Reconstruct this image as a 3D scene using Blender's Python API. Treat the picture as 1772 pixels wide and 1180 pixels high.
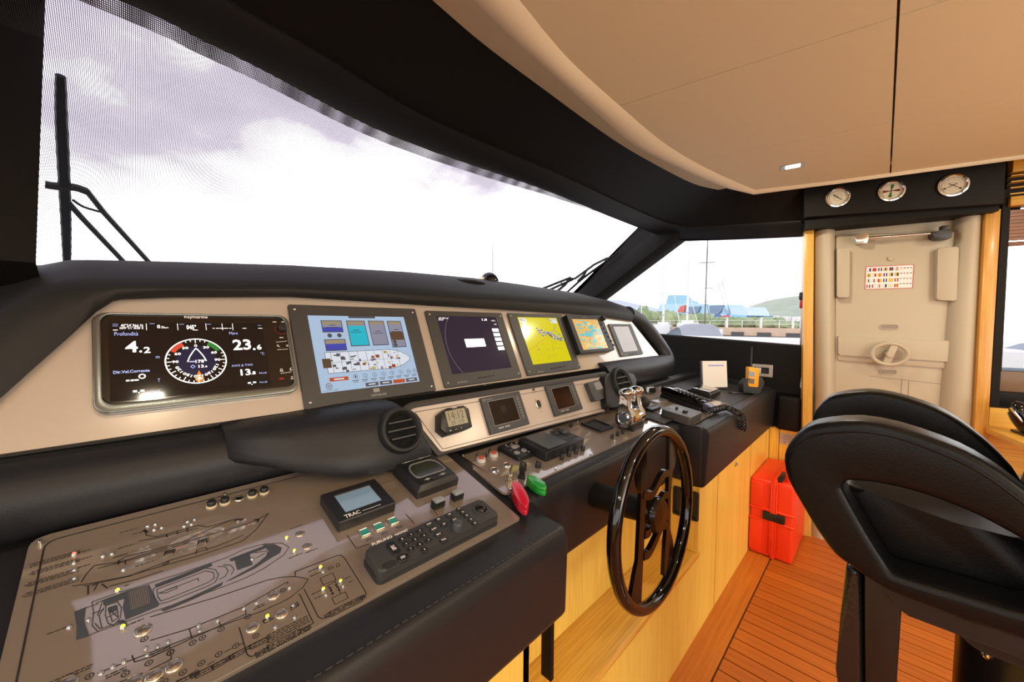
import bpy, bmesh, math, random
from math import sin, cos, pi, radians, tan, atan2, hypot
from mathutils import Vector, Matrix
random.seed(7)
for o in list(bpy.data.objects): bpy.data.objects.remove(o)
SC = bpy.context.scene
COL = SC.collection

# ------------------------------------------------------------------ camera
H = 1.30                                   # eye height above the cabin sole
FPX, YAW, PIT, ROL = 656.5, 0.7737, 0.04805, 0.0066
def _axes():
    cy, sy, cp, sp, cr, sr = cos(YAW), sin(YAW), cos(PIT), sin(PIT), cos(ROL), sin(ROL)
    Rp = Matrix(((1, 0, 0), (0, cp, -sp), (0, sp, cp))); Rr = Matrix(((cr, -sr, 0), (sr, cr, 0), (0, 0, 1)))
    M = Rr @ Rp
    return [M @ Vector(v) for v in ((sy, 0, cy), (-cy, 0, sy), (0, -1, 0))]
AX = _axes()                               # the cabin's axes as the camera sees them
EYE = Vector((0, 0, H))
cam = bpy.data.cameras.new('camera'); cam.sensor_width = 36; cam.lens = FPX / 1772 * 36
cam.clip_start = .02; cam.clip_end = 5000
camo = bpy.data.objects.new('camera', cam); COL.objects.link(camo)
rt = Vector([a[0] for a in AX]); dn = Vector([a[1] for a in AX]); fw = Vector([a[2] for a in AX])
camo.matrix_world = Matrix(((rt[0], -dn[0], -fw[0], 0), (rt[1], -dn[1], -fw[1], 0), (rt[2], -dn[2], -fw[2], H), (0, 0, 0, 1)))
SC.camera = camo

# ------------------------------------------------------------------ exposure, sky, sun, lamps
vs = SC.view_settings
vs.view_transform = 'Standard'; vs.look = 'None'; vs.gamma = 1; vs.use_curve_mapping = False
vs.exposure = 0.0
SC.cycles.use_denoising = True
SC.cycles.max_bounces = 10; SC.cycles.transparent_max_bounces = 12

def sky():
    w = bpy.data.worlds.new('sky'); SC.world = w; w.use_nodes = True
    nt = w.node_tree; N = nt.nodes; L = nt.links; N.clear()
    out = N.new('ShaderNodeOutputWorld'); bg = N.new('ShaderNodeBackground')
    tc = N.new('ShaderNodeTexCoord'); mp = N.new('ShaderNodeMapping')
    mp.inputs['Scale'].default_value = (1, 1, 1.9); mp.inputs['Location'].default_value = (4.1, .6, 1.6)
    nz = N.new('ShaderNodeTexNoise'); nz.inputs['Scale'].default_value = 1.7; nz.inputs['Detail'].default_value = 7; nz.inputs['Roughness'].default_value = .52
    rp = N.new('ShaderNodeValToRGB'); e = rp.color_ramp.elements
    e[0].position = .36; e[0].color = (.50, .45, .545, 1); e[1].position = .64; e[1].color = (2.1, 2.08, 2.06, 1)
    m = e.new(.46); m.color = (.66, .61, .71, 1); m2 = e.new(.53); m2.color = (1.35, 1.32, 1.36, 1)
    sx = N.new('ShaderNodeSeparateXYZ'); L.new(tc.outputs['Generated'], sx.inputs[0])
    ma = N.new('ShaderNodeMath'); ma.operation = 'MULTIPLY_ADD'; ma.inputs[1].default_value = -.46; ma.inputs[2].default_value = .178; L.new(sx.outputs['Z'], ma.inputs[0])
    ad = N.new('ShaderNodeMath'); ad.operation = 'ADD'; L.new(nz.outputs['Fac'], ad.inputs[0]); L.new(ma.outputs[0], ad.inputs[1])
    L.new(tc.outputs['Generated'], mp.inputs['Vector']); L.new(mp.outputs['Vector'], nz.inputs['Vector'])
    L.new(ad.outputs[0], rp.inputs['Fac']); L.new(rp.outputs['Color'], bg.inputs['Color'])
    bg.inputs['Strength'].default_value = SKY
    L.new(bg.outputs['Background'], out.inputs['Surface'])
SKY = 1.75
sky()
def lamp(name, loc, energy, size, color, kind='AREA', sy=None, rot=(0, 0, 0), spread=180):
    l = bpy.data.lights.new(name, kind); l.energy = energy; l.color = color
    if kind == 'AREA':
        l.size = size; l.spread = radians(spread)
        if sy: l.shape = 'RECTANGLE'; l.size_y = sy
    else: l.shadow_soft_size = size
    o = bpy.data.objects.new(name, l); o.location = loc; o.rotation_euler = rot; COL.objects.link(o); return o
WARM = (1, .88, .66)
CEIL = H + .78
DOWN = [(2.325, .348), (1.1, -.95), (2.3, -.95), (.08, -.01), (-1.0, -.01), (-.9, -.85), (.95, -2.0), (2.3, -2.0), (-.9, -2.0)]
for i, (x, y) in enumerate(DOWN):
    lamp('ceiling_lamp', (x, y, CEIL - .02), 1.8 if i == 3 else 6.5, .07, WARM)
# added fill lights without fixtures, brightening cabin and ceiling from behind the helm
lamp('saloon_fill', (.6, -3.4, 1.55), 36, 1.8, (1, .92, .82), sy=1.2, rot=(radians(100), 0, 0))
lamp('ceiling_fill', (.8, -2.2, .9), 56, 1.6, (1, .92, .74), sy=1.2, rot=(radians(180), 0, 0))

# ------------------------------------------------------------------ pixels to points on real planes
def ray(u, v):
    c = Vector(((u - 886) / FPX, (v - 590) / FPX, 1)); return Vector([a.dot(c) for a in AX])
def on_x(u, v, x): d = ray(u, v); return EYE + d * (x / d[0])
def on_y(u, v, y): d = ray(u, v); return EYE + d * (y / d[1])
def on_z(u, v, z): d = ray(u, v); return EYE + d * ((z - H) / d[2])
def on_p(u, v, p, n): d = ray(u, v); return EYE + d * ((p - EYE).dot(n) / d.dot(n))
def far(u, v, r): d = ray(u, v); return EYE + d * (r / hypot(d[0], d[1]))
class Fr:
    def __init__(s, o, ex, ey):
        s.o = Vector(o); s.ex = Vector(ex).normalized(); s.ey = Vector(ey).normalized(); s.n = s.ex.cross(s.ey)
    def px(s, u, v, h=0):
        q = on_p(u, v, s.o + s.n * h, s.n) - s.o; return (q.dot(s.ex), q.dot(s.ey))
    def at(s, x, y, h=0): return s.o + s.ex * x + s.ey * y + s.n * h
    def mat(s, x=0, y=0, h=0):
        o = s.at(x, y, h); e, f, n = s.ex, s.ey, s.n
        return Matrix(((e[0], f[0], n[0], o[0]), (e[1], f[1], n[1], o[1]), (e[2], f[2], n[2], o[2]), (0, 0, 0, 1)))
DASH = Fr((0, 1.0, H - .215), (1, 0, 0), (0, .47, 1))          # main screen fascia
POD = Fr((0, .826, H - .371), (1, 0, 0), (0, .48, 1))          # lower instrument pod
PANL = Fr((0, .55, H - .432), (1, 0, 0), (0, 1, .235))         # port switch panel
DESK = Fr((0, .629, H - .410), (1, 0, 0), (0, 1, .14))         # centre and starboard desk
VENT = Fr((0, .80, H - .36), (1, 0, 0), (0, .45, 1))
SIDE = Fr((2.96, 0, 0), (0, -1, 0), (0, 0, 1))                 # starboard side wall
DOOR = Fr((2.93, .37, 0), (.233, -.972, 0), (0, 0, 1))         # watertight door bulkhead
ENDW = Fr((1.62, .51, 0), (0, -1, 0), (0, 0, 1))
WIND = Fr((0, 1.25, H + .70), (1, 0, 0), (0, -1.72, 1))        # raked windscreen
WIND.n = -WIND.n if WIND.n[1] > 0 else WIND.n

# ------------------------------------------------------------------ materials
def lin(c): return tuple((x / 12.92 if x <= .04045 else ((x + .055) / 1.055) ** 2.4) for x in c)
def rgb(r, g, b): return lin((r / 255, g / 255, b / 255))
MATS = {}
def mat(name, col, rough=.5, metal=0, bump=None, var=0, vscale=8, emit=0, coat=0, spec=.5, alpha=1):
    """col is linear; bump = (kind, scale, strength, distance)"""
    if name in MATS: return MATS[name]
    m = bpy.data.materials.new(name); m.use_nodes = True; nt = m.node_tree; N = nt.nodes; L = nt.links
    b = N['Principled BSDF']; b.inputs['Base Color'].default_value = (*col, 1)
    b.inputs['Roughness'].default_value = rough; b.inputs['Metallic'].default_value = metal
    b.inputs['Coat Weight'].default_value = coat; b.inputs['Coat Roughness'].default_value = .05
    b.inputs['Specular IOR Level'].default_value = spec; b.inputs['Alpha'].default_value = alpha
    if emit:
        b.inputs['Emission Color'].default_value = (*col, 1); b.inputs['Emission Strength'].default_value = emit
    if var or bump:
        tc = N.new('ShaderNodeTexCoord')
    if var:
        nz = N.new('ShaderNodeTexNoise'); nz.inputs['Scale'].default_value = vscale; nz.inputs['Detail'].default_value = 4
        mx = N.new('ShaderNodeMix'); mx.data_type = 'RGBA'
        mx.inputs['A'].default_value = (*[x * (1 - var) for x in col], 1); mx.inputs['B'].default_value = (*[min(1, x * (1 + var)) for x in col], 1)
        L.new(tc.outputs['Object'], nz.inputs['Vector']); L.new(nz.outputs['Fac'], mx.inputs['Factor']); L.new(mx.outputs['Result'], b.inputs['Base Color'])
    if bump:
        k, sc, st, di = bump
        if k == 'leather':
            t = N.new('ShaderNodeTexVoronoi'); t.inputs['Scale'].default_value = sc; o = t.outputs['Distance']
        else:
            t = N.new('ShaderNodeTexNoise'); t.inputs['Scale'].default_value = sc; t.inputs['Detail'].default_value = 3; o = t.outputs['Fac']
        bp = N.new('ShaderNodeBump'); bp.inputs['Strength'].default_value = st; bp.inputs['Distance'].default_value = di
        L.new(tc.outputs['Object'], t.inputs['Vector']); L.new(o, bp.inputs['Height']); L.new(bp.outputs['Normal'], b.inputs['Normal'])
    MATS[name] = m; return m
def wood(name, c1, c2, axis='Z', scale=60, rough=.35, coat=.15):
    if name in MATS: return MATS[name]
    m = bpy.data.materials.new(name); m.use_nodes = True; nt = m.node_tree; N = nt.nodes; L = nt.links
    b = N['Principled BSDF']; b.inputs['Roughness'].default_value = rough; b.inputs['Coat Weight'].default_value = coat; b.inputs['Coat Roughness'].default_value = .15
    tc = N.new('ShaderNodeTexCoord'); mp = N.new('ShaderNodeMapping')
    s = [scale] * 3; s['XYZ'.index(axis)] = scale * .035; mp.inputs['Scale'].default_value = s
    nz = N.new('ShaderNodeTexNoise'); nz.inputs['Scale'].default_value = 1; nz.inputs['Detail'].default_value = 6; nz.inputs['Roughness'].default_value = .6
    n2 = N.new('ShaderNodeTexNoise'); n2.inputs['Scale'].default_value = .06; n2.inputs['Detail'].default_value = 2
    ad = N.new('ShaderNodeMath'); ad.operation = 'MULTIPLY_ADD'; ad.inputs[1].default_value = .5
    oi = N.new('ShaderNodeObjectInfo'); ad2 = N.new('ShaderNodeMath'); ad2.operation = 'MULTIPLY_ADD'; ad2.inputs[1].default_value = .22
    rp = N.new('ShaderNodeValToRGB'); e = rp.color_ramp.elements
    e[0].position = .52; e[0].color = (*c1, 1); e[1].position = 1.0; e[1].color = (*c2, 1)
    bp = N.new('ShaderNodeBump'); bp.inputs['Strength'].default_value = .12; bp.inputs['Distance'].default_value = .001
    L.new(tc.outputs['Object'], mp.inputs['Vector']); L.new(mp.outputs['Vector'], nz.inputs['Vector']); L.new(mp.outputs['Vector'], n2.inputs['Vector'])
    L.new(n2.outputs['Fac'], ad.inputs[0]); L.new(nz.outputs['Fac'], ad.inputs[2])
    L.new(oi.outputs['Random'], ad2.inputs[0]); L.new(ad.outputs[0], ad2.inputs[2])
    L.new(ad2.outputs[0], rp.inputs['Fac']); L.new(rp.outputs['Color'], b.inputs['Base Color'])
    L.new(nz.outputs['Fac'], bp.inputs['Height']); L.new(bp.outputs['Normal'], b.inputs['Normal'])
    MATS[name] = m; return m
def glassy(name, tint, gloss=.06, rough=.0):
    m = bpy.data.materials.new(name); m.use_nodes = True; nt = m.node_tree; N = nt.nodes; L = nt.links
    N.remove(N['Principled BSDF']); out = N['Material Output']
    tr = N.new('ShaderNodeBsdfTransparent'); tr.inputs['Color'].default_value = (*tint, 1)
    gl = N.new('ShaderNodeBsdfGlossy'); gl.inputs['Roughness'].default_value = rough
    fr = N.new('ShaderNodeLayerWeight'); fr.inputs['Blend'].default_value = gloss
    mx = N.new('ShaderNodeMixShader'); L.new(fr.outputs['Fresnel'], mx.inputs[0]); L.new(tr.outputs[0], mx.inputs[1]); L.new(gl.outputs[0], mx.inputs[2])
    L.new(mx.outputs[0], out.inputs['Surface']); MATS[name] = m; return m

LEATHER = mat('black_leather', (.020, .019, .021), .42, bump=('leather', 420, .35, .0006))
PADV = mat('charcoal_vinyl', (.018, .0178, .0205), .42, bump=('leather', 500, .25, .0005), spec=.32)
HOOD = mat('grey_vinyl_hood', (.022, .0215, .0215), .55, bump=('leather', 600, .2, .0004), spec=.25)
BLACKV = mat('black_trim_vinyl', (.0085, .0072, .0064), .6, bump=('leather', 400, .2, .0005), spec=.2)
FASC = mat('champagne_lacquer', (.54, .47, .40), .22, .15, coat=1.0, bump=('noise', 900, .02, .0003))
FASC.node_tree.nodes['Principled BSDF'].inputs['Coat IOR'].default_value = 1.9
FASC2 = mat('pale_champagne_lacquer', (.62, .54, .48), .25, .15, coat=.3, bump=('noise', 900, .02, .0003))
FASC2.node_tree.nodes['Principled BSDF'].inputs['Coat Roughness'].default_value = .22
TAUPE = mat('taupe_lacquer', (.25, .198, .155), .35, .0, coat=1.0)
TAUPE.node_tree.nodes['Principled BSDF'].inputs['Coat IOR'].default_value = 2.8
RIM = mat('dark_brown_rim', (.030, .027, .026), .5)
OAK = wood('honey_oak_upright', rgb(228, 172, 54), rgb(248, 212, 102), 'Z', 150)
OAKY = wood('honey_oak_post', rgb(192, 130, 46), rgb(222, 170, 78), 'Y', 150)
OAKX = wood('honey_oak_level', rgb(206, 142, 46), rgb(238, 190, 86), 'X', 150)
TEAK = wood('teak_plank', rgb(152, 76, 18), rgb(196, 110, 34), 'Y', 60, .42, .05)
TEAKX = wood('teak_margin', rgb(164, 88, 24), rgb(202, 120, 40), 'X', 60, .42, .05)
CAULK = mat('brown_caulk', rgb(92, 46, 20), .7)
GEL = mat('cream_gelcoat', (.49, .425, .315), .42, bump=('noise', 60, .03, .001))
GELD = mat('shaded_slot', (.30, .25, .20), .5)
VINYL = mat('beige_ceiling_vinyl', (.80, .69, .46), .6, bump=('leather', 700, .25, .0004))
VINYLL = mat('ivory_ceiling_roll', (.86, .76, .55), .5, bump=('leather', 700, .25, .0004))
PLA = mat('black_plastic', (.012, .012, .013), .38)
PLAM = mat('matt_black_plastic', (.018, .018, .019), .6)
GREY = mat('dark_grey_metal', (.062, .060, .060), .45, .2)
GREYD = mat('slate_plastic', (.045, .047, .052), .42)
GREYK = mat('keypad_grey_plastic', (.040, .040, .042), .5, bump=('noise', 1500, .1, .0002))
CHROME = mat('polished_chrome', (.72, .77, .82), .06, 1)
STEEL = mat('brushed_steel', (.70, .64, .55), .32, 1)
PEWTER = mat('pewter_bezel', (.20, .225, .225), .25, .9)
GLOSSB = mat('glossy_black_lacquer', (.004, .003, .003), .08, coat=.3, spec=.4)
BROWNW = mat('dark_mahogany_lacquer', (.006, .0035, .0025), .2, spec=.3)
WHITE = mat('white_print', (.85, .85, .85), .5)
GREYP = mat('grey_print', (.35, .35, .35), .5)
INK = mat('black_print', (.022, .018, .016), .5)
PLAN = mat('blue_grey_print', (.058, .066, .076), .3)
RUB = mat('black_rubber', (.010, .010, .011), .6)
ALU = mat('satin_aluminium', (.70, .70, .70), .35, .8)
def scr(name, r, g, b, e=1.0):
    m = mat(name, rgb(r, g, b), .12, emit=e); m.node_tree.nodes['Principled BSDF'].inputs['Base Color'].default_value = (.01, .01, .01, 1); return m
# ------------------------------------------------------------------ geometry helpers
FONTS = {}
def glyphs(s, bold=False):
    k = (s, bold)
    if k in FONTS: return FONTS[k]
    c = bpy.data.curves.new('t', 'FONT'); c.body = s; c.size = 1; c.resolution_u = 2; c.align_x = 'LEFT'; c.space_line = .95
    if bold: c.offset = .022
    o = bpy.data.objects.new('t', c); me = o.to_mesh()
    vs_ = [(v.co.x, v.co.y) for v in me.vertices]; fs = [list(p.vertices) for p in me.polygons]
    o.to_mesh_clear(); bpy.data.objects.remove(o); bpy.data.curves.remove(c)
    xs = [v[0] for v in vs_] or [0]; ys = [v[1] for v in vs_] or [0]
    FONTS[k] = (vs_, fs, min(xs), max(xs), min(ys), max(ys)); return FONTS[k]
def rrect(x0, x1, y0, y1, r, seg=5):
    r = min(r, (x1 - x0) / 2, (y1 - y0) / 2); out = []
    for cx, cy, a in ((x1 - r, y1 - r, 0), (x0 + r, y1 - r, 90), (x0 + r, y0 + r, 180), (x1 - r, y0 + r, 270)):
        for i in range(seg + 1):
            t = radians(a + 90 * i / seg); out.append((cx + r * cos(t), cy + r * sin(t)))
    return out
def rpoly(pts, r, seg=4):
    """round every corner of a polygon"""
    n = len(pts); out = []
    for i in range(n):
        p = Vector(pts[i]); a = Vector(pts[i - 1]) - p; b = Vector(pts[(i + 1) % n]) - p
        rr = r[i] if isinstance(r, (list, tuple)) else r
        d = min(rr, a.length * .45, b.length * .45)
        if d < 1e-5: out.append(tuple(p)); continue
        s, e = p + a.normalized() * d, p + b.normalized() * d
        for k in range(seg + 1):
            t = k / seg; q = s * (1 - t) ** 2 + p * 2 * t * (1 - t) + e * t * t; out.append(tuple(q))
    return out
def area(p): return sum(p[i - 1][0] * p[i][1] - p[i][0] * p[i - 1][1] for i in range(len(p))) / 2
def ccw(p): return list(p) if area(p) > 0 else list(p)[::-1]
def ellp(cx, cy, rx, ry, n=24, a0=0): return [(cx + rx * cos(a0 + 2 * pi * i / n), cy + ry * sin(a0 + 2 * pi * i / n)) for i in range(n)]
def smooth(pts, n=6, closed=False):
    """Catmull-Rom through points"""
    P = [Vector(p) for p in pts]; m = len(P); out = []
    for i in range(m if closed else m - 1):
        a = P[(i - 1) % m] if closed or i > 0 else P[0]; b = P[i]; c = P[(i + 1) % m]
        d = P[(i + 2) % m] if closed or i + 2 < m else P[-1]
        for k in range(n):
            t = k / n; out.append(.5 * ((2 * b) + (c - a) * t + (2 * a - 5 * b + 4 * c - d) * t * t + (3 * b - a - 3 * c + d) * t ** 3))
    if not closed: out.append(P[-1])
    return out
class G:
    def __init__(s, T=None): s.v = []; s.f = []; s.m = []; s.T = T
    def add(s, vs_, fs, m=0):
        b = len(s.v)
        for p in vs_:
            p = Vector(p) if len(p) == 3 else Vector((*p, 0))
            s.v.append(s.T @ p if s.T else p)
        for f in fs: s.f.append([b + i for i in f]); s.m.append(m)
        return s
    def bm(s, b, m=0):
        b.verts.index_update(); s.add([v.co.copy() for v in b.verts], [[v.index for v in f.verts] for f in b.faces], m); b.free(); return s
    def box(s, x0, x1, y0, y1, z0, z1, bev=0, seg=2, m=0):
        return s.prism([(x0, y0), (x1, y0), (x1, y1), (x0, y1)], z0, z1, bev, seg, m, all_=True)
    def prism(s, poly, z0, z1, bev=0, seg=2, m=0, all_=False, top=None):
        """polygon in the plane pushed from z0 to z1; top = polygon of the upper face (tapered)"""
        b = bmesh.new(); p = ccw(poly); q = p if top is None else ccw(top); n = len(p)
        lo = [b.verts.new((*a, z0)) for a in p]; hi = [b.verts.new((*a, z1)) for a in q]
        b.faces.new(lo[::-1]); tf = b.faces.new(hi)
        for i in range(n): b.faces.new((lo[i], lo[(i + 1) % n], hi[(i + 1) % n], hi[i]))
        if bev:
            ed = b.edges[:] if all_ else list(tf.edges)
            bmesh.ops.bevel(b, geom=ed, offset=bev, segments=seg, profile=.5, affect='EDGES', clamp_overlap=True)
        return s.bm(b, m)
    def ring(s, outer, inner, z0, z1, bev=0, seg=2, m=0):
        """prism with a hole; both loops must have equal counts and matching order"""
        b = bmesh.new(); n = len(outer)
        if area(outer) < 0: outer = outer[::-1]; inner = inner[::-1]
        ol = [b.verts.new((*a, z0)) for a in outer]; oh = [b.verts.new((*a, z1)) for a in outer]
        il = [b.verts.new((*a, z0)) for a in inner]; ih = [b.verts.new((*a, z1)) for a in inner]
        for i in range(n):
            j = (i + 1) % n
            b.faces.new((ol[i], ol[j], oh[j], oh[i])); b.faces.new((il[j], il[i], ih[i], ih[j]))
            b.faces.new((oh[i], oh[j], ih[j], ih[i])); b.faces.new((ol[j], ol[i], il[i], il[j]))
        if bev:
            es = [e for e in b.edges if abs(e.verts[0].co.z - e.verts[1].co.z) < 1e-7 and len(e.link_faces) == 2 and abs(e.link_faces[0].normal.dot(e.link_faces[1].normal)) < .7]
            b.normal_update()
            es = [e for e in b.edges if len(e.link_faces) == 2 and e.calc_face_angle(0) > .9 and abs(e.verts[0].co.z - e.verts[1].co.z) < 1e-7]
            bmesh.ops.bevel(b, geom=es, offset=bev, segments=seg, profile=.5, affect='EDGES', clamp_overlap=True)
        return s.bm(b, m)
    def plate(s, poly, z=0, m=0):
        p = ccw(poly); return s.add([(*a, z) for a in p], [list(range(len(p)))], m)
    def line(s, pts, w, z=0, m=0, closed=False):
        n = len(pts)
        for i in range(n if closed else n - 1):
            a = Vector(pts[i][:2]); b = Vector(pts[(i + 1) % n][:2]); d = b - a
            if d.length < 1e-7: continue
            d.normalize(); q = Vector((-d[1], d[0])) * w / 2; a = a - d * w * .3; b = b + d * w * .3
            s.add([(*(a - q), z), (*(b - q), z), (*(b + q), z), (*(a + q), z)], [[0, 1, 2, 3]], m)
        return s
    def circ(s, cx, cy, r, w, z=0, m=0, n=18, ry=None, a0=0, a1=2 * pi):
        ry = ry or r; c = abs(a1 - a0 - 2 * pi) < 1e-6; k = n if c else n + 1
        A = [a0 + (a1 - a0) * i / n for i in range(k)]
        vs_ = [(cx + (r - w / 2) * cos(t), cy + (ry - w / 2) * sin(t), z) for t in A] + [(cx + (r + w / 2) * cos(t), cy + (ry + w / 2) * sin(t), z) for t in A]
        fs = [[i, k + i, k + (i + 1) % k, (i + 1) % k] for i in range(n)]
        return s.add(vs_, fs, m)
    def text(s, t, x0, y0, x1, y1, z=0, m=0, bold=False, rot=0):
        """lettering fitted into the box x0..x1, y0..y1"""
        vs_, fs, a, b, c, d = glyphs(t, bold)
        if not vs_: return s
        sx = (x1 - x0) / max(b - a, 1e-6); sy = (y1 - y0) / max(d - c, 1e-6); cx, cy = (x0 + x1) / 2, (y0 + y1) / 2
        o = []
        for v in vs_:
            X = x0 + (v[0] - a) * sx - cx; Y = y0 + (v[1] - c) * sy - cy
            o.append((cx + X * cos(rot) - Y * sin(rot), cy + X * sin(rot) + Y * cos(rot), z))
        return s.add(o, fs, m)
    def lathe(s, prof, cx=0, cy=0, seg=24, m=0, axis=None):
        """profile of (radius, height) turned about the local normal (or another axis matrix)"""
        vs_ = []; fs = []; n = len(prof)
        for i in range(seg):
            t = 2 * pi * i / seg
            for r, z in prof:
                p = Vector((r * cos(t), r * sin(t), z)); p = axis @ p if axis else p; vs_.append((p[0] + cx, p[1] + cy, p[2]))
        for i in range(seg):
            j = (i + 1) % seg
            for k in range(n - 1): fs.append([i * n + k, j * n + k, j * n + k + 1, i * n + k + 1])
        if prof[-1][0] > 1e-6: fs.append([i * n + n - 1 for i in range(seg)])
        if prof[0][0] > 1e-6: fs.append([i * n for i in range(seg)][::-1])
        return s.add(vs_, fs, m)
    def cyl(s, cx, cy, z0, z1, r, seg=20, m=0, bev=.0, axis=None):
        bev = bev or .12 * min(r, abs(z1 - z0)); return s.lathe([(r, z0), (r, z1 - bev), (r - bev, z1)], cx, cy, seg, m, axis)
    def ell(s, c, rx, ry, rz, seg=16, rings=10, m=0):
        vs_ = [(c[0], c[1], c[2] - rz)]
        for j in range(1, rings):
            p = pi * j / rings
            for i in range(seg):
                t = 2 * pi * i / seg; vs_.append((c[0] + rx * sin(p) * cos(t), c[1] + ry * sin(p) * sin(t), c[2] - rz * cos(p)))
        vs_.append((c[0], c[1], c[2] + rz)); fs = []
        for i in range(seg):
            fs.append([0, 1 + (i + 1) % seg, 1 + i])
            for j in range(rings - 2):
                a = 1 + j * seg; fs.append([a + i, a + (i + 1) % seg, a + seg + (i + 1) % seg, a + seg + i])
            a = 1 + (rings - 2) * seg; fs.append([a + i, a + (i + 1) % seg, len(vs_) - 1])
        return s.add(vs_, fs, m)
    def loft(s, secs, closed=True, caps=True, m=0, loop=False):
        n = len(secs[0]); vs_ = [p for q in secs for p in q]; fs = []; k = len(secs)
        for a in range(k if loop else k - 1):
            b = (a + 1) % k
            for i in range(n if closed else n - 1):
                j = (i + 1) % n; fs.append([a * n + i, a * n + j, b * n + j, b * n + i])
        if caps and closed and not loop: fs += [list(range(n))[::-1], [(k - 1) * n + i for i in range(n)]]
        return s.add(vs_, fs, m)
    def tube(s, path, r, seg=10, m=0, closed=False, rs=None, up=(0, 0, 1), flat=1):
        P = [Vector(p) if len(p) == 3 else Vector((*p, 0)) for p in path]; n = len(P); secs = []; prev = None
        for i in range(n):
            a = P[i - 1] if closed or i else P[i]; b = P[(i + 1) % n] if closed or i < n - 1 else P[i]
            t = (b - a).normalized() if (b - a).length > 1e-9 else Vector((0, 0, 1))
            if prev is None:
                u = Vector(up); u = u - t * u.dot(t)
                if u.length < .05: u = Vector((1, 0, 0)); u = u - t * u.dot(t)
            else: u = prev - t * prev.dot(t)
            u.normalize(); prev = u; w = t.cross(u); rr = rs[i] if rs else r
            secs.append([P[i] + u * rr * flat * cos(2 * pi * k / seg) + w * rr * sin(2 * pi * k / seg) for k in range(seg)])
        return s.loft(secs, True, True, m, closed)
def mesh(name, g, mats, smoothed=True, ang=38):
    me = bpy.data.meshes.new(name); me.from_pydata([tuple(v) for v in g.v], [], g.f)
    mats = mats if isinstance(mats, (list, tuple)) else [mats]
    for x in mats: me.materials.append(x)
    if len(mats) > 1: me.polygons.foreach_set('material_index', g.m)
    me.validate()
    if smoothed:
        me.shade_smooth(); me.set_sharp_from_angle(angle=radians(ang))
    me.update(); return me
def obj(name, g, mats, parent=None, smoothed=True, ang=38, label=None, cat=None, group=None, kind=None, M=None):
    me = g if isinstance(g, bpy.types.Mesh) else mesh(name, g, mats, smoothed, ang)
    o = bpy.data.objects.new(name, me); COL.objects.link(o)
    if parent: o.parent = parent
    if M is not None: o.matrix_local = M
    return tag(o, label, cat, group, kind)
def tag(o, label=None, cat=None, group=None, kind=None):
    for k, v in (('label', label), ('category', cat), ('group', group), ('kind', kind)):
        if v: o[k] = v
    return o
def fixnormals(o):
    b = bmesh.new(); b.from_mesh(o.data); bmesh.ops.recalc_face_normals(b, faces=b.faces[:]); b.to_mesh(o.data); b.free()
class Thing:
    """a thing on a plane: an Empty at its base, parts in that plane's own coordinates"""
    def __init__(s, name, label, cat, fr, x=0, y=0, group=None, h=0):
        s.fr = fr; s.x = x; s.y = y; s.h = h
        s.e = bpy.data.objects.new(name, None); s.e.empty_display_size = .02; COL.objects.link(s.e)
        s.e.matrix_world = fr.mat(x, y, h); tag(s.e, label, cat, group)
    def px(s, u, v, h=0):
        a, b = s.fr.px(u, v, h + s.h); return (a - s.x, b - s.y)
    def pts(s, L, h=0): return [s.px(u, v, h) for u, v in L]
    def part(s, name, g, mats, parent=None, **k):
        if name in ('print', 'screen_graphics', 'legend', 'printed_diagram', 'dial_print'): k.setdefault('kind', 'stuff')   # fine flat print
        return obj(name, g, mats, parent or s.e, **k)
    def quad(s, bl, tr, h=0):
        a = s.px(*bl, h); b = s.px(*tr, h); return a[0], b[0], a[1], b[1]
    def rect(s, tl, tr, br, bl, h=0):
        """mean rectangle of four pixel corners"""
        q = s.pts([tl, tr, br, bl], h); return ((q[0][0] + q[3][0]) / 2, (q[1][0] + q[2][0]) / 2, (q[2][1] + q[3][1]) / 2, (q[0][1] + q[1][1]) / 2)
    def text(s, g, t, bl, tr, z, m=0, bold=False):
        a = s.px(*bl, z); b = s.px(*tr, z); g.text(t, a[0], a[1], b[0], b[1], z, m, bold)
def thing_at(name, label, cat, loc, rz=0, group=None):
    T = Thing.__new__(Thing); c, s_ = cos(rz), sin(rz)
    T.fr = Fr(loc, (c, s_, 0), (-s_, c, 0)); T.x = T.y = T.h = 0
    T.e = bpy.data.objects.new(name, None); T.e.empty_display_size = .05; COL.objects.link(T.e)
    T.e.matrix_world = T.fr.mat(); tag(T.e, label, cat, group); return T
def dup(root, M, label=None, group=None):
    r = root.copy(); COL.objects.link(r); r.matrix_world = M
    if label: r['label'] = label
    if group: r['group'] = group
    for ch in list(root.children):
        c = ch.copy(); COL.objects.link(c); c.parent = r
        for q in list(ch.children):
            d = q.copy(); COL.objects.link(d); d.parent = c
    return r
def struct(name, g, mats, **k): return obj(name, g, mats, kind='structure', **k)
# ------------------------------------------------------------------ sole: teak planks laid fore and aft, a margin board along the console
g = G(); g.box(-2.2, 3.6, -5.2, .56, -.06, -.006)
floor = struct('floor', g, CAULK)
pw = .0685; me_ = None
YM = .401
k = 0; x = .30
while x < 3.35:
    g = G(); g.box(0, pw - .005, -2.6 if x > .25 else -2.6, YM - .006, -.006, 0, .0008, 1)
    if me_ is None: me_ = mesh('plank', g, TEAK)
    o = obj('plank', me_, TEAK, floor); o.location = (x, 0, 0); x += pw
for i in range(36):                                            # the port side of the sole, out of sight of the console front
    o = obj('plank', me_, TEAK, floor); o.location = (.30 - (i + 1) * pw, 0, 0)
g = G(); g.box(-2.1, 3.3, YM, .56, -.006, .0, .0008, 1); obj('margin_board', g, TEAKX, floor)

# ------------------------------------------------------------------ walls
WT = H + .70
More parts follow.
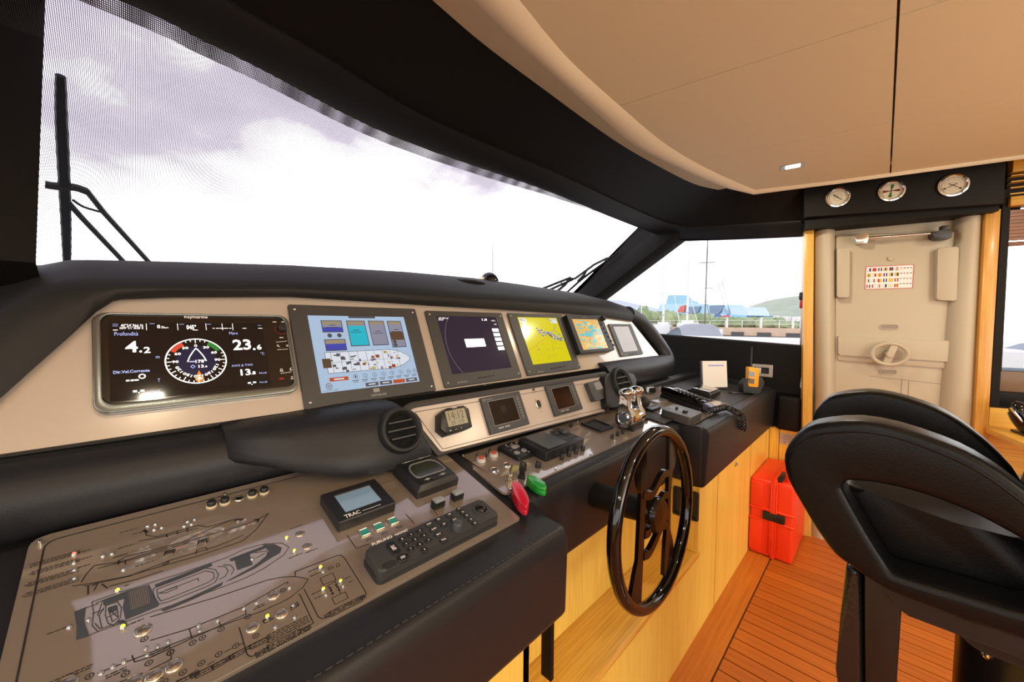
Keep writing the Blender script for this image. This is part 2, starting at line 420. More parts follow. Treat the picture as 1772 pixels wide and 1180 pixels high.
# starboard side: black upper wall with the side window, padded lower band, oak below
XS = 2.96
g = G()
wz = lambda u, v: tuple(on_x(u, v, XS)[1:])
wa, wb, wc, wd, we = wz(1168, 415), wz(1250, 412), wz(1391, 407), wz(1391, 600), wz(1128, 579)
wf = (2.55, we[1] + .02)
hole = [wa, wb, wc, wd, we, wf]
out_ = [(1.25, H + .95), (.9, H + .95), (.36, H + .95), (.36, .86), (1.3, .86), (2.9, .86)]
v = [(XS, *p) for p in out_] + [(XS, *p) for p in hole] + [(XS + .05, *p) for p in hole]
n = 6
f = [[i, (i + 1) % n, n + (i + 1) % n, n + i] for i in range(n)] + [[n + i, n + (i + 1) % n, 2 * n + (i + 1) % n, 2 * n + i] for i in range(n)]
g.add(v, f)
wr = struct('wall_right', g, BLACKV)
g = G(); g.add([(XS + .03, *p) for p in hole], [list(range(n))]); wp = struct('window_1', g, glassy('window_glass', (.97, .985, .98), .03))
g = G(); g.tube([(XS + .012, *p) for p in hole], .012, 6, closed=True); obj('window_seal', g, RUB, wp)
# padded lower band and oak skirting under the black wall (beside the door)
zb = on_x(1331, 738, XS)[2]
g = G(); g.box(.345, .470, zb, .845, XS - .05, XS + .02, .022, 3)
for i, v_ in enumerate(g.v): g.v[i] = Vector((v_[2], v_[0], v_[1]))
bandr = struct('trim_8', g, BLACKV, label='black padded band under the side wall')
g = G(); g.box(XS - .012, XS + .05, .33, .506, 0, zb + .003); wl = struct('wall_right_lower', g, OAK)
g = G(); g.box(XS + .022, XS + .05, .30, 2.95, 0, .90); obj('wall_backing', g, BLACKV, wl)
g = G(); g.box(XS - .013, XS - .0118, .452, .455, 0, zb); obj('lining_joint', g, CAULK, wl)
# door bulkhead plane: cream cylindrical jambs, black gauge header above, oak posts
D0 = Thing('door_1', None, None, DOOR); D0.e['kind'] = 'structure'; D0.e['label'] = 'cream watertight door with a small handwheel, set between rounded cream jambs'
q = D0.pts([(1446, 404), (1661, 397), (1648, 690), (1449, 690)])
zf = 0
def down(p, b):   # carry an edge on down to the sole
    return (p[0] + (b[0] - p[0]) * 0, zf)
dl = q[0][0]; dr = (q[1][0] + q[2][0]) / 2; dt = q[0][1]; drt = q[1][1]
dl2 = q[3][0]; dr2 = q[2][0]
leaf = [(dl + .004, dt - .006), (dr2 * .35 + dr * .65, drt - .004), (dr2, q[2][1]), (dr2, .03), (dl2 + .004, .03)]
g = G(); g.prism(leaf, -.05, -.012, .012, 3); D0.part('door_leaf', g, GEL)
g = G(); bandp = D0.pts([(1450, 581), (1645, 590), (1645, 626), (1645, 638), (1450, 623), (1450, 614)])
g.prism(rpoly([bandp[0], bandp[1], bandp[2], bandp[5]], .008), -.014, .010, .008, 3); g.prism(rpoly([bandp[5], bandp[2], bandp[3], bandp[4]], .005), -.014, -.002, .004, 2)
D0.part('locking_bar_cover', g, GEL)
for nm, P in (('hinge_cover', [(1447, 431), (1469, 430), (1468, 515), (1447, 515)]), ('hinge_cover', [(1620, 431), (1656, 428), (1652, 521), (1618, 519)])):
    g = G(); p = D0.pts(P); g.prism(rpoly(p, .008), -.014, .022, .010, 3); D0.part(nm, g, GEL)
for P in ([(1524, 562), (1555, 562), (1555, 569), (1524, 569)], [(1524, 640), (1552, 641), (1552, 648), (1524, 646)]):
    p = D0.pts(P); xs = [a[0] for a in p]; ys = [a[1] for a in p]
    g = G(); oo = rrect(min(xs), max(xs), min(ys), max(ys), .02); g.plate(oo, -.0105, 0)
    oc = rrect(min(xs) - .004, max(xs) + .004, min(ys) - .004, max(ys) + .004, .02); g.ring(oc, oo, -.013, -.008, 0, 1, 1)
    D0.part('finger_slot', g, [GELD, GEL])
c = D0.px(1540, 613, .05)
g = G(); R_ = (D0.px(1572, 613, .05)[0] - c[0]) * 1.0
g.tube([(c[0] + R_ * cos(t), c[1] + R_ * .80 * sin(t), .045) for t in [2 * pi * i / 28 for i in range(28)]], .0105, 8, closed=True)
a = Vector((c[0] - .012, c[1] - R_ * .8)); b = Vector((c[0] + .02, c[1] + R_ * .8)); d = (b - a).normalized(); w = Vector((-d[1], d[0])) * .016
g.prism([tuple(a - w), tuple(b - w), tuple(b + w), tuple(a + w)], .036, .05, .004)
wh = D0.part('handwheel', g, GEL)
g = G(); g.cyl(c[0], c[1], -.01, .060, .017, 18); D0.part('wheel_hub', g, GEL, wh)
c = D0.px(1542, 447); g = G(); g.cyl(c[0], c[1], -.014, -.004, .013, 16); D0.part('door_button', g, GEL)
# lower door panels
g = G(); p = D0.pts([(1506, 651), (1560, 655), (1560, 668), (1632, 677), (1640, 670), (1645, 664)])
g.line(D0.pts([(1506, 651), (1648, 667)]), .003, -.0108, 0); g.line(D0.pts([(1574, 661), (1573, 690)]), .003, -.0108, 0); g.line(D0.pts([(1562, 656), (1560, 690)]), .003, -.0108, 0)
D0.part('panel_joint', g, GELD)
# signal-flag sticker with its chart
s0 = D0.rect((1498, 459), (1583, 459), (1581, 499), (1498, 500)); z = -.011
g = G(); x0, x1, y0, y1 = s0; g.plate(rrect(x0, x1, y0, y1, .002), z, 0); b_ = .0028
for P in ((x0, x1, y1 - b_, y1), (x0, x1, y0, y0 + b_), (x0, x0 + b_, y0, y1), (x1 - b_, x1, y0, y1)): g.box(*P, z, z + .0006, 0, 1, 1)
fm = [WHITE, mat('flag_red', rgb(190, 40, 40), .5), mat('flag_blue', rgb(35, 40, 100), .5), mat('flag_yellow', rgb(240, 195, 50), .5), INK, mat('flag_green', rgb(40, 110, 60), .5)]
FL = ['wb', 'rr', 'bwb', 'yby', 'brb', 'wrw', 'ygy', 'wr', 'yry', 'bwb', 'yb', 'yk', 'wkw', 'wbw', 'ry', 'bwb', 'yy', 'rwr', 'rwb', 'rww', 'wrw', 'wb', 'wyw', 'ryr']
cw = (x1 - x0) * .70 / 6; ch = (y1 - y0) / 4.2; ix = dict(w=0, r=1, b=2, y=3, k=4, g=5)
for i, F_ in enumerate(FL):
    cx = x0 + .004 + cw * (i % 6 + .5); cy = y1 - .004 - ch * (i // 6 + .5); w = cw * .32; h = ch * .27; n_ = len(F_)
    g.plate(rrect(cx - w - .0008, cx + w + .0008, cy - h - .0008, cy + h + .0008, 0, 1), z + .0004, 4)
    for j, c_ in enumerate(F_):
        a0 = cx - w + 2 * w * j / n_; g.plate([(a0, cy - h), (a0 + 2 * w / n_, cy - h), (a0 + 2 * w / n_, cy + h), (a0, cy + h)], z + .0006, ix[c_])
for i in range(16):
    cx = x0 + (x1 - x0) * (.75 + .065 * (i % 4)); cy = y1 - .006 - ch * .93 * (i // 4 + .4); g.plate(rrect(cx - .0035, cx + .0035, cy - .0022, cy + .0022, 0, 1), z + .0006, [1, 4, 4, 2, 4, 1, 4, 4, 5, 4, 1, 4, 4, 2, 4, 4][i])
D0.part('flag_chart_sticker', g, fm, smoothed=False)
# door closer: chrome telescopic strut, black bracket
cz = .035
a = D0.px(1490, 413, cz); b = D0.px(1622, 403, cz); A = Vector((*a, cz)); B = Vector((*b, cz))
dc = Thing('door_closer', 'chrome telescopic door closer strut with black end bracket atop the cream door', 'door closer', DOOR)
g = G()
for t0, t1, r in ((0, .36, .0085), (.34, .68, .0072), (.66, 1, .006)): g.tube([A.lerp(B, t0), A.lerp(B, t1)], r, 10)
dc.part('strut', g, CHROME)
g = G(); g.prism(rpoly(D0.pts([(1477, 408), (1502, 404), (1502, 410), (1500, 421), (1482, 421)], cz), .004), -.012, cz + .012, .003); dc.part('end_bracket', g, CHROME)
g = G(); g.prism(rpoly(D0.pts([(1611, 402), (1640, 397), (1645, 402), (1644, 413), (1620, 415), (1612, 410)], cz), .005), -.006, cz + .02, .005); g.prism(D0.pts([(1629, 391), (1641, 390), (1640, 402), (1629, 402)], cz), .005, cz + .01, .002)
dc.part('pivot_bracket', g, PLA)
# jambs and frame around the door
def cyljamb(name, u0, u1, vt, off=-.03):
    top = D0.px(u0, vt)[0], D0.px(u1, vt)[0]; bot = D0.px(u0 + (4 if u0 < 1500 else -30), 690)[0], D0.px(u1 + (2 if u0 < 1500 else -12), 690)[0]
    zt = D0.px(u0, vt - 22)[1]; zb_ = D0.px(u0, 690)[1]; secs = []
    for zz in (0, zb_, zt):
        k = max(0, (zz - zb_) / (zt - zb_)); x0 = bot[0] + (top[0] - bot[0]) * k; x1 = bot[1] + (top[1] - bot[1]) * k
        secs.append([((x0 + x1) / 2 - (x1 - x0) / 2 * cos(pi * i / 12), zz, off + .07 * sin(pi * i / 12)) for i in range(13)] + [(x1, zz, -.09), (x0, zz, -.09)])
    g = G(); g.loft(secs); o = D0.part(name, g, GEL); fixnormals(o); return o
cyljamb('door_jamb', 1407, 1445, 386); cyljamb('door_jamb', 1657, 1703, 372)
g = G(); p = D0.pts([(1440, 386), (1668, 372), (1664, 400), (1444, 407)]); g.prism([(p[0][0], p[0][1] + .06), (p[1][0], p[1][1] + .06), p[2], p[3]], -.09, -.035, .004); D0.part('door_head', g, GEL)
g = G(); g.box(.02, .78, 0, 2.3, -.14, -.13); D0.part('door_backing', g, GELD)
def post(name, P, d0=-.08, d1=.06):
    p = D0.pts(P, d1); p[-2] = (p[-2][0], 0); p[-1] = (p[-1][0], 0); g = G(); g.prism(p, d0, d1, .004); return struct(name, g, OAKY, M=DOOR.mat())
post('trim_1', [(1392, 386), (1409, 386), (1413, 736), (1395, 736)], -.06, .05)
post('trim_2', [(1706, 364), (1733, 361), (1713, 736), (1690, 736)], -.06, .05)
# black gauge header
hd = Thing('gauge_header', 'black leather-covered header panel carrying three round gauges above the cream door', 'header panel', DOOR)
hp = D0.pts([(1389, 322), (1742, 275), (1738, 352), (1391, 376)], .14); p2 = D0.pts([(1391, 386), (1736, 364)], .05)
hp[0] = (hp[0][0], hp[0][1] + .12); hp[1] = (hp[1][0], hp[1][1] + .12)
g = G(); g.prism(hp, -.1, .14, .006); hd.part('header_box', g, BLACKV)
g = G(); g.box(hp[3][0] + .01, hp[2][0], hp[2][1] - .024, hp[2][1] + .03, -.1, .10); hd.part('header_underside', g, BLACKV)
for i, (u, v, ru, lab) in enumerate([(1450, 341, 22.5, 'leftmost round gauge above the door, one plain dark needle on white dial'), (1543, 330, 25, 'middle round gauge above the door, green and red pointers crossing on white dial'), (1650, 320, 29, 'rightmost round gauge above the door, two thin dot-tipped needles on white dial')]):
    c = D0.px(u, v, .15); r = (D0.px(u + ru, v, .15)[0] - D0.px(u - ru, v, .15)[0]) / 2
    T = Thing('wall_gauge', lab, 'gauge', DOOR, *c, group='round gauges in the black header', h=.14)
    g = G(); g.lathe([(r, 0), (r, .006), (r * .96, .012), (r * .84, .013), (r * .78, .009), (r * .78, .002)], seg=36); T.part('bezel', g, CHROME)
    g = G(); g.lathe([(r * .79, .001), (r * .79, .0045)], seg=36); T.part('dial', g, mat('gauge_dial', rgb(236, 226, 208), .5))
    z = .0052; g = G()
    for j in range(41):
        a = radians(-130 + 260 * j / 40) + pi / 2; r0 = r * (.62 if j % 5 else .56); g.line([(r0 * cos(a), r0 * sin(a)), (r * .68 * cos(a), r * .68 * sin(a))], r * .014, z, 0)
    g.circ(0, 0, r * .70, r * .015, z, 0, 36)
    if i == 0: g.circ(0, 0, r * .32, r * .012, z, 0)
    if i == 2: g.circ(0, 0, r * .5, r * .01, z, 0); g.circ(0, 0, r * .25, r * .01, z, 0)
    T.part('dial_print', g, INK, smoothed=False)
    g = G(); z = .0065
    def needle(a, w, L, m, b=.15):
        a = radians(a); d = Vector((cos(a), sin(a))); q_ = Vector((-d[1], d[0])) * w; g.prism([tuple(-d * L * b - q_), tuple(-d * L * b + q_), tuple(d * L + q_ * .3), tuple(d * L - q_ * .3)], z, z + .0015, 0, 1, m)
    def wedge(a, L, m):
        a = radians(a); d = Vector((cos(a), sin(a))); q_ = Vector((-d[1], d[0])); g.prism([(0, 0), tuple(d * L - q_ * r * .12), tuple(d * L + q_ * r * .12)], z, z + .0015, 0, 1, m)
    if i == 0: needle(-40, r * .04, r * .5, 0, .9)
    if i == 1:
        for a, m in ((82, 1), (262, 1), (0, 2), (180, 2)): wedge(a, r * .58, m)
    if i == 2:
        needle(-35, r * .02, r * .6, 0, .5); needle(205, r * .02, r * .6, 0, .5)
        for a in (-35, 205): a = radians(a); g.cyl(r * .55 * cos(a), r * .55 * sin(a), z, z + .003, r * .06, 10)
    g.cyl(0, 0, z, z + .004, r * .05, 10)
    T.part('needle', g, [INK, fm[5], mat('needle_red', rgb(120, 25, 25), .5)])
    g = G(); g.lathe([(0, .0105), (r * .79, .0095)][::-1], seg=36); T.part('gauge_glass', g, glassy('clear_cover', (.97, .97, .96), .04))
# ------------------------------------------------------------------ ceiling: dropped panels with a rolled front edge
ZC = H + .78
def zz(L, z): return [on_z(u, v, z) for u, v in L]
Cc = zz([(898.6, 0), (943, 55), (994, 112), (1073.5, 184), (1141.6, 241.8), (1198, 278), (1254, 306), (1306, 328.5)], ZC)
Cc = [Vector((-2, .52, ZC)), Vector((-.4, .54, ZC)), Vector((.2, .59, ZC))] + Cc
Re = zz([(1440, 313), (1772, 268)], ZC); dre = (Re[1] - Re[0]).normalized()
Rend = Re[0] + dre * ((-5.2 - Re[0][1]) / dre[1])
Bc = zz([(821, 0), (882, 61), (953.5, 126), (1024.7, 189), (1096, 249.7), (1153, 280), (1209, 306), (1263, 328)], ZC - .012)
Bc = [Vector((-2, .60, ZC - .012)), Vector((-.4, .62, ZC - .012)), Vector((.2, .67, ZC - .012))] + Bc
Ac = zz([(748, 0), (790, 37), (835.6, 75), (933, 148.5), (1059, 240), (1125.8, 280), (1198, 317), (1243, 328.5)], H + .84)
Ac = [Vector((-2, .78, H + .84)), Vector((-.4, .79, H + .84)), Vector((.2, .83, H + .84))] + [Ac[0]] + Ac[2:]
Cx = smooth(Cc, 5); Bx = smooth(Bc, 5); Ax = smooth(Ac, 5)
endB = zz([(1304, 336), (1440, 317.5), (1772, 272)], ZC - .012)
Cx += [Re[0], Re[1], Rend]; Bx += [endB[1], endB[2], Rend + Vector((.05, 0, -.012))]
Bx[-4] = endB[0]
Ax += [Vector((endB[1][0] + .03, endB[1][1], H + .84)), Vector((endB[2][0] + .03, endB[2][1], H + .84)), Vector((Rend[0] + .08, Rend[1], H + .84))]
rows = []
for a, b in zip(Cx, Bx):                                     # rolled lip between the flat and the recess
    n = 6; mid = (a + b) / 2 + Vector((0, 0, -.024)); r_ = []
    for k in range(n + 1):
        t = k / n; r_.append(a * (1 - t) ** 2 + mid * 2 * t * (1 - t) + b * t * t)
    rows.append(r_)
g = G(); g.loss = 0; g.loft(rows, closed=False, caps=False); lipm = g
g2 = G(); g2.loft([[b, b + Vector((0, .006, .02)), a] for a, b in zip(Ax, Bx)], closed=False, caps=False)
clip_region = [(p[0], p[1]) for p in Cx] + [(-2, -5.2)]
def clip(poly, p, n):
    out = []
    for i in range(len(poly)):
        a, b = Vector(poly[i - 1][:2]), Vector(poly[i][:2]); da, db = (a - p).dot(n), (b - p).dot(n)
        if (da >= 0) != (db >= 0): out.append(tuple(a + (b - a) * (da / (da - db))))
        if db >= 0: out.append(tuple(b))
    return out
g = G(); g.box(-2.1, 3.5, -5.3, 1.02, H + .852, H + .90); ceil = struct('ceiling', g, VINYL)
obj('ceiling_roll', lipm, VINYLL, ceil); obj('ceiling_cove', g2, VINYL, ceil)
def seam(a, b): a, b = Vector(a), Vector(b); d = (b - a).normalized(); return a, Vector((-d[1], d[0]))
S1 = seam((1.27, .70), (1.406, -.083)); S2 = seam((1.954, .643), (2.16, -.31)); S0 = seam((.30, .7), (.40, -.1)); SX = seam((3, .003), (0, .003)); SY = seam((3, -1.6), (0, -1.6)); SZ = seam((3, -3.2), (0, -3.2))
gap = .0016
for i in range(4):
    for j in range(4):
        P = clip_region
        lines = [S0, S1, S2]
        if i > 0: P = clip(P, lines[i - 1][0] + lines[i - 1][1] * gap, lines[i - 1][1])
        if i < 3: P = clip(P, lines[i][0] - lines[i][1] * gap, -lines[i][1])
        cr = [SX, SY, SZ]; G2 = .0032 if j < 2 else gap
        if j > 0 and P: P = clip(P, cr[j - 1][0] + cr[j - 1][1] * (.0028 if j == 1 else gap), cr[j - 1][1])
        if j < 3 and P: P = clip(P, cr[j][0] - cr[j][1] * (.0028 if j == 0 else gap), -cr[j][1])
        if len(P) < 3: continue
        q = []
        for a in P:
            if not q or (Vector(a) - Vector(q[-1])).length > .002: q.append(a)
        g = G(); g.prism(q, ZC, ZC + .02); obj('ceiling_panel', g, VINYL, ceil)
# recessed downlights
for i, (x, y) in enumerate(DOWN):
    F_ = Fr((0, 0, ZC), (.17, -.985, 0), (-.985, -.17, 0)); xy = (Vector((x, y, ZC)) - F_.o); lx, ly = xy.dot(F_.ex), xy.dot(F_.ey)
    labs = {0: 'lit square ceiling downlight near the black header panel'}
    T = Thing('downlight', labs.get(i, 'square ceiling downlight ' + ['', 'aft of the helm chair, centre row', 'above the passage beside the door', 'right above the camera', 'over the port side by the windscreen', 'over the port side, second row', 'in the third row, centre', 'in the third row, starboard', 'in the third row, port'][i]), 'ceiling light', F_, lx, ly, group='ceiling downlights', h=0)
    g = G(); g.ring(rrect(-.048, .048, -.034, .034, .008), rrect(-.03, .03, -.026, .026, .008), -.001, .004, .001, 1); T.part('trim_plate', g, ALU)
    g = G(); g.plate(rrect(-.031, .031, -.027, .027, .008), .0008); T.part('lens', g, mat('lamp_lens', (1, .82, .5), .3, emit=14))

# ------------------------------------------------------------------ black headliner sweeping from the ceiling to the window heads
Wl = [on_z(u, v, H + .70) for u, v in [(245, 0), (345, 52), (450, 105), (700, 235), (950, 325), (1060, 371), (1138, 402)]]
Wl = [Vector((-2, Wl[0][1] - .02, H + .70)), Vector((-.4, Wl[0][1] - .01, H + .70))] + Wl + [on_x(1178, 413.5, XS)]
Ws = smooth(Wl, 5)
As = smooth(Ac, 5)
As += [Vector((2.62, .66, H + .84)), Vector((2.78, .36, H + .84)), Vector((2.85, .30, H + .84))]
Ws += [on_x(1250, 413, XS), on_x(1391, 407.5, XS), Vector((XS, .30, on_x(1391, 407.5, XS)[2]))]
rows = []
for a, w in zip(As, Ws):
    m_ = (a + w) / 2 + Vector((.0, .03, .035)); r_ = []
    for k in range(9):
        t = k / 8; r_.append(a * (1 - t) ** 2 + m_ * 2 * t * (1 - t) + w * t * t)
    r_.append(w + Vector((0, .03, -.004))); r_.append(w + Vector((0, .05, .03))); rows.append(r_)
g = G(); g.loft([r_[:8] for r_ in rows], closed=False, caps=False); hl = struct('trim_3', g, BLACKV, label='black padded headliner band')
dz_ = Vector((0, -.004, -.010)); g = G(); g.loft([[r_[6] + Vector((0, 0, .004)), r_[6] + dz_ * .8, r_[6].lerp(r_[7], .25) + dz_, r_[7] + dz_, r_[8] + dz_ * .3] + r_[9:] for r_ in rows], closed=False, caps=False)
obj('window_head_trim', g, mat('charcoal_head_trim', (.014, .014, .0155), .5, bump=('leather', 400, .2, .0005), spec=.3), hl)
# windscreen glass, its lower edge hidden ahead of the hood
wn = Ws[:-3]; nrm = WIND.n
base = [Vector((p[0] + (.06 if p[0] > 2 else 0), p[1] + 1.72 * .74, p[2] - .74)) for p in wn]
g = G(); g.loft([[a + Vector((0, .03, .0)), b + Vector((0, .03, 0))] for a, b in zip(wn, base)], closed=False, caps=False)
ws = struct('window_2', g, glassy('windscreen_glass', (.985, .98, .99), .02))
# windscreen side pillars
def beam(name, a, b, wx, th, m, n=Vector((0, .5, .865))):
    d = (b - a).normalized(); w = Vector(wx).normalized() if not isinstance(wx, (int, float)) else Vector((1, 0, 0)); nn = d.cross(w).normalized()
    return d, w, nn
P0 = on_x(1135, 400, XS); P1 = on_x(1181, 411, XS); P2 = on_x(1000, 507, XS); P3 = on_x(1040, 518, XS)
ext = 1.25
P2 = P0 + (P2 - P0) * ext; P3 = P1 + (P3 - P1) * ext
g = G(); sec = lambda a, b: [a + Vector((0, 0, 0)), a + Vector((.10, 0, 0)), b + Vector((.10, 0, 0)), b + Vector((-.0, 0, 0)), (b * .82 + a * .18) + Vector((-.055, 0, 0)), (a * .6 + b * .4) + Vector((-.06, 0, 0)), a + Vector((-.02, 0, 0))]
g.loft([sec(P0 + (P0 - P2) * .06, P1 + (P1 - P3) * .06), sec(P2, P3)]); o = struct('trim_4', g, BLACKV, label='raked black windscreen pillar beside the side window'); fixnormals(o)
xm = -.112
g = G(); a0 = on_x(75, 0, xm); a1 = on_x(65, 455, xm)
A = Vector((-.50, 1.20, H + .735)); 
def ms(y, z, x1): return [Vector((-.50, y, z)), Vector((x1, y, z)), Vector((x1 - .03, y + .05, z + .09)), Vector((-.50, y + .05, z + .09))]
g.loft([ms(.98, H + .80, -.095), ms(a0[1], a0[2] - .0, xm + .003), ms(a1[1], a1[2], xm - .002), ms(a1[1] + .5, a1[2] - .27, xm - .004)])
o = struct('trim_5', g, BLACKV, label='wide black windscreen mullion'); fixnormals(o)
# perforated sun cover stretched over the outside of the windscreen
def shade_mat(nm='sunscreen_mesh', vt=.58, ht=.93):
    m = bpy.data.materials.new(nm); m.use_nodes = True; nt = m.node_tree; N = nt.nodes; L = nt.links
    b = N['Principled BSDF']; b.inputs['Base Color'].default_value = (.035, .035, .042, 1); b.inputs['Roughness'].default_value = .8
    tc = N.new('ShaderNodeTexCoord'); sp = N.new('ShaderNodeSeparateXYZ'); L.new(tc.outputs['Object'], sp.inputs[0])
    def cord(sock, per, th):
        a = N.new('ShaderNodeMath'); a.operation = 'MULTIPLY'; a.inputs[1].default_value = 2 * pi / per; L.new(sock, a.inputs[0])
        s = N.new('ShaderNodeMath'); s.operation = 'SINE'; L.new(a.outputs[0], s.inputs[0])
        c = N.new('ShaderNodeMath'); c.operation = 'GREATER_THAN'; c.inputs[1].default_value = th; L.new(s.outputs[0], c.inputs[0]); return c.outputs[0]
    v = cord(sp.outputs['X'], .0034, vt); h = cord(sp.outputs['Y'], .0050, ht)
    mx = N.new('ShaderNodeMath'); mx.operation = 'MAXIMUM'; L.new(v, mx.inputs[0]); L.new(h, mx.inputs[1])
    tr = N.new('ShaderNodeBsdfTransparent'); ms_ = N.new('ShaderNodeMixShader')
    L.new(mx.outputs[0], ms_.inputs[0]); L.new(tr.outputs[0], ms_.inputs[1]); L.new(b.outputs[0], ms_.inputs[2])
    L.new(ms_.outputs[0], N['Material Output'].inputs['Surface']); return m
SHADE = Thing('windscreen_cover', 'fine dark perforated mesh sun cover stretched outside the windscreen', 'sun cover', WIND, 0, 0)
shm = shade_mat()
g = G(); x0 = xm - .25; x1 = 2.75
# a thin double-sided sheet with a hem along the top; its local plane is the windscreen's
s_ = 1 if WIND.ex.cross(WIND.ey).dot(WIND.n) > 0 else -1
pts = [(x0, -1.45), (x1, -1.45), (x1, -.02)]
gx = 12
poly = []
SHF = Fr(WIND.o + Vector((0, .06, .02)), (1, 0, 0), (0, 1.72, -1))   # y runs down the slope
g = G(); g.plate([(x0, -.14), (x1, -.14), (x1, 1.6), (x0, 1.6)]); sh = obj('mesh_panel', g, shm, SHADE.e); sh.matrix_parent_inverse = SHADE.e.matrix_world.inverted(); sh.matrix_world = SHF.mat()
sh.matrix_parent_inverse = Matrix.Identity(4); bpy.context.view_layer.update(); sh.matrix_local = SHADE.e.matrix_world.inverted() @ SHF.mat()
g = G()
top_ = [SHADE.fr.o] ; hem = [(SHADE.e.matrix_world.inverted() @ (p + Vector((0, .038, .012)))) for p in Ws[:-3] if x0 < p[0] < 2.2]
g.loft([[h_ + Vector((0, .05, .0)), h_ + Vector((0, -.050 * min(1, max(.15, (2.5 - h_[0]) / 1.2)), 0))] for h_ in hem], closed=False, caps=False)
hm = obj('hem', g, shade_mat('hem_mesh', -.05, .4), SHADE.e)

# ------------------------------------------------------------------ aft starboard window beside the door, blind, vent and sill
g = G()
fr_out = D0.pts([(1733, 350), (1900, 335), (1900, 760), (1712, 708)], .0)
op = D0.pts([(1747, 362), (1900, 345), (1900, 660), (1728, 622)], .0)
xL0, xR0 = D0.px(1712, 708)[0], D0.px(1733, 352)[0]
def quadring(po, pi_, z0, z1, b=.003): gg = G(); gg.ring(po, pi_, z0, z1, b, 1); return gg
W2 = D0.px(1728, 700); W2t = D0.px(1747, 362); XE = W2t[0] + 1.5
lo = [(W2[0] - .035, W2[1] - .015), (XE, W2[1] - .015), (XE, W2t[1] + .1), (W2t[0] - .03, W2t[1] + .1)]
zsill = D0.px(1728, 641)[1]
li = [(W2[0], zsill), (XE - .06, zsill), (XE - .06, W2t[1] + .02), (W2t[0], W2t[1] + .02)]
w2 = struct('window_3', quadring(lo, li, -.10, .01), BLACKV, M=DOOR.mat())
g = G(); g.plate(li, -.07); obj('pane', g, MATS['window_glass'], w2)
g = G(); m2 = D0.px(1728, 676)[1]; g.box(W2[0] - .005, XE, m2, zsill - .002, -.05, .012, .003); obj('inner_ledge', g, mat('warm_grey_ledge', rgb(120, 100, 85), .3), w2)
g = G(); g.box(W2[0] - .005, XE, W2[1] - .01, m2 - .003, -.05, .010, .003); obj('lower_panel', g, PADV, w2)
wallR = G(); wallR.box(W2[0] - .03, XE + 2.8, 0, W2[1] - .016, -.09, .004); wallR.box(XE, XE + 2.8, W2[1], 2.2, -.09, .004)
wa2 = struct('wall_right_aft', wallR, OAKX, M=DOOR.mat())
g = G(); g.box(.70, W2t[0] + .06, 1.84, 2.2, -.10, -.06); obj('corner_filler', g, BLACKV, wa2)
# oak header with louvres over the window
zt0, zt1 = D0.px(1755, 300)[1], D0.px(1752, 342)[1]
g = G(); xl = W2t[0] - .01; g.box(xl, XE, zt0, zt0 + .12, -.02, .03, .003); g.box(xl, XE, W2t[1] + .01, zt1, -.02, .03, .003); hdw = struct('trim_6', g, OAKX, M=DOOR.mat())
for i in range(4):
    zz_ = zt1 + (zt0 - zt1) * (i + .5) / 4; g = G(); g.box(xl, XE, zz_ - .0035, zz_ + .0035, -.012, .022, .001, 1); obj('slat', g, OAKX, hdw)
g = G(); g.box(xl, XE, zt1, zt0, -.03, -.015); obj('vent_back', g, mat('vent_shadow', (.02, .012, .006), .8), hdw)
BL = Thing('window_blind', 'brown wooden slatted blind half raised at the aft side window', 'blind', DOOR, W2t[0], W2t[1])
zb0 = D0.px(1750, 417)[1] - W2t[1]
nsl = 9
for i in range(nsl):
    g = G(); y = -.0 + (zb0 + .005) * (i + .5) / nsl; g.box(.006, 1.3, y - .0085, y + .0085, -.03, -.022, .001, 1); BL.part('slat', g, wood('walnut_slat', rgb(92, 52, 28), rgb(140, 84, 50), 'X', 60))
g = G(); g.box(.004, 1.3, zb0 - .022, zb0 - .002, -.035, -.016, .002); BL.part('bottom_rail', g, MATS['walnut_slat'])
# oak counter under it, with a black handset resting in its cradle
zc_ = D0.px(1730, 738)[1]
g = G(); g.box(W2[0] - .06, XE, zc_ - .03, zc_, .004, .40, .004); struct('trim_7', g, OAKX, M=DOOR.mat(), label='oak counter ledge')
cc = D0.px(1752, 745, .12); CT = Fr(DOOR.at(0, zc_, 0), DOOR.ex, -DOOR.n)
hs = Thing('desk_handset', 'black curved handset standing on the oak counter by the aft window', 'handset', CT, cc[0] - .0, -.14)
g = G(); P = smooth([(-.02, -.0, .13), (.0, -.01, .12), (.02, -.02, .07), (.045, -.03, .02), (.06, -.03, .012)], 5); g.tube(P, .03, 12, up=(1, 0, 0), rs=[.010 + .032 * sin(pi * min(1, .15 + .8 * i / len(P))) for i in range(len(P))]); hs.part('handset_body', g, GLOSSB)
g = G(); g.tube(smooth([(-.035, -.04, .128), (-.02, -.045, .10), (.01, -.05, .05), (.035, -.055, .005)], 5), .006, 8); hs.part('edge_trim', g, CHROME)
g = G(); g.box(-.0, .12, -.08, .04, 0, .012, .004); hs.part('cradle', g, PLA)
g = G(); g.tube([(.0 + .003 * i, -.085 + .006 * sin(i * 1.7), .008 + .005 * cos(i * 1.7)) for i in range(40)], .003, 6); hs.part('coiled_cord', g, PLA)
# red emergency hammer on the post by the side window
ph = on_x(1388, 518, XS - .02)
hf = Fr((XS - .0, ph[1], ph[2]), (0, -1, 0), (0, 0, 1))
T = Thing('rescue_hammer', 'small red and black rescue hammer fixed beside the side window post', 'hammer', hf)
g = G(); g.box(-.012, .012, -.055, -.005, 0, .022, .005); T.part('handle', g, mat('signal_red_plastic', rgb(190, 22, 30), .35))
g = G(); g.box(-.016, .012, -.004, .045, 0, .028, .006); T.part('holder', g, PLA)

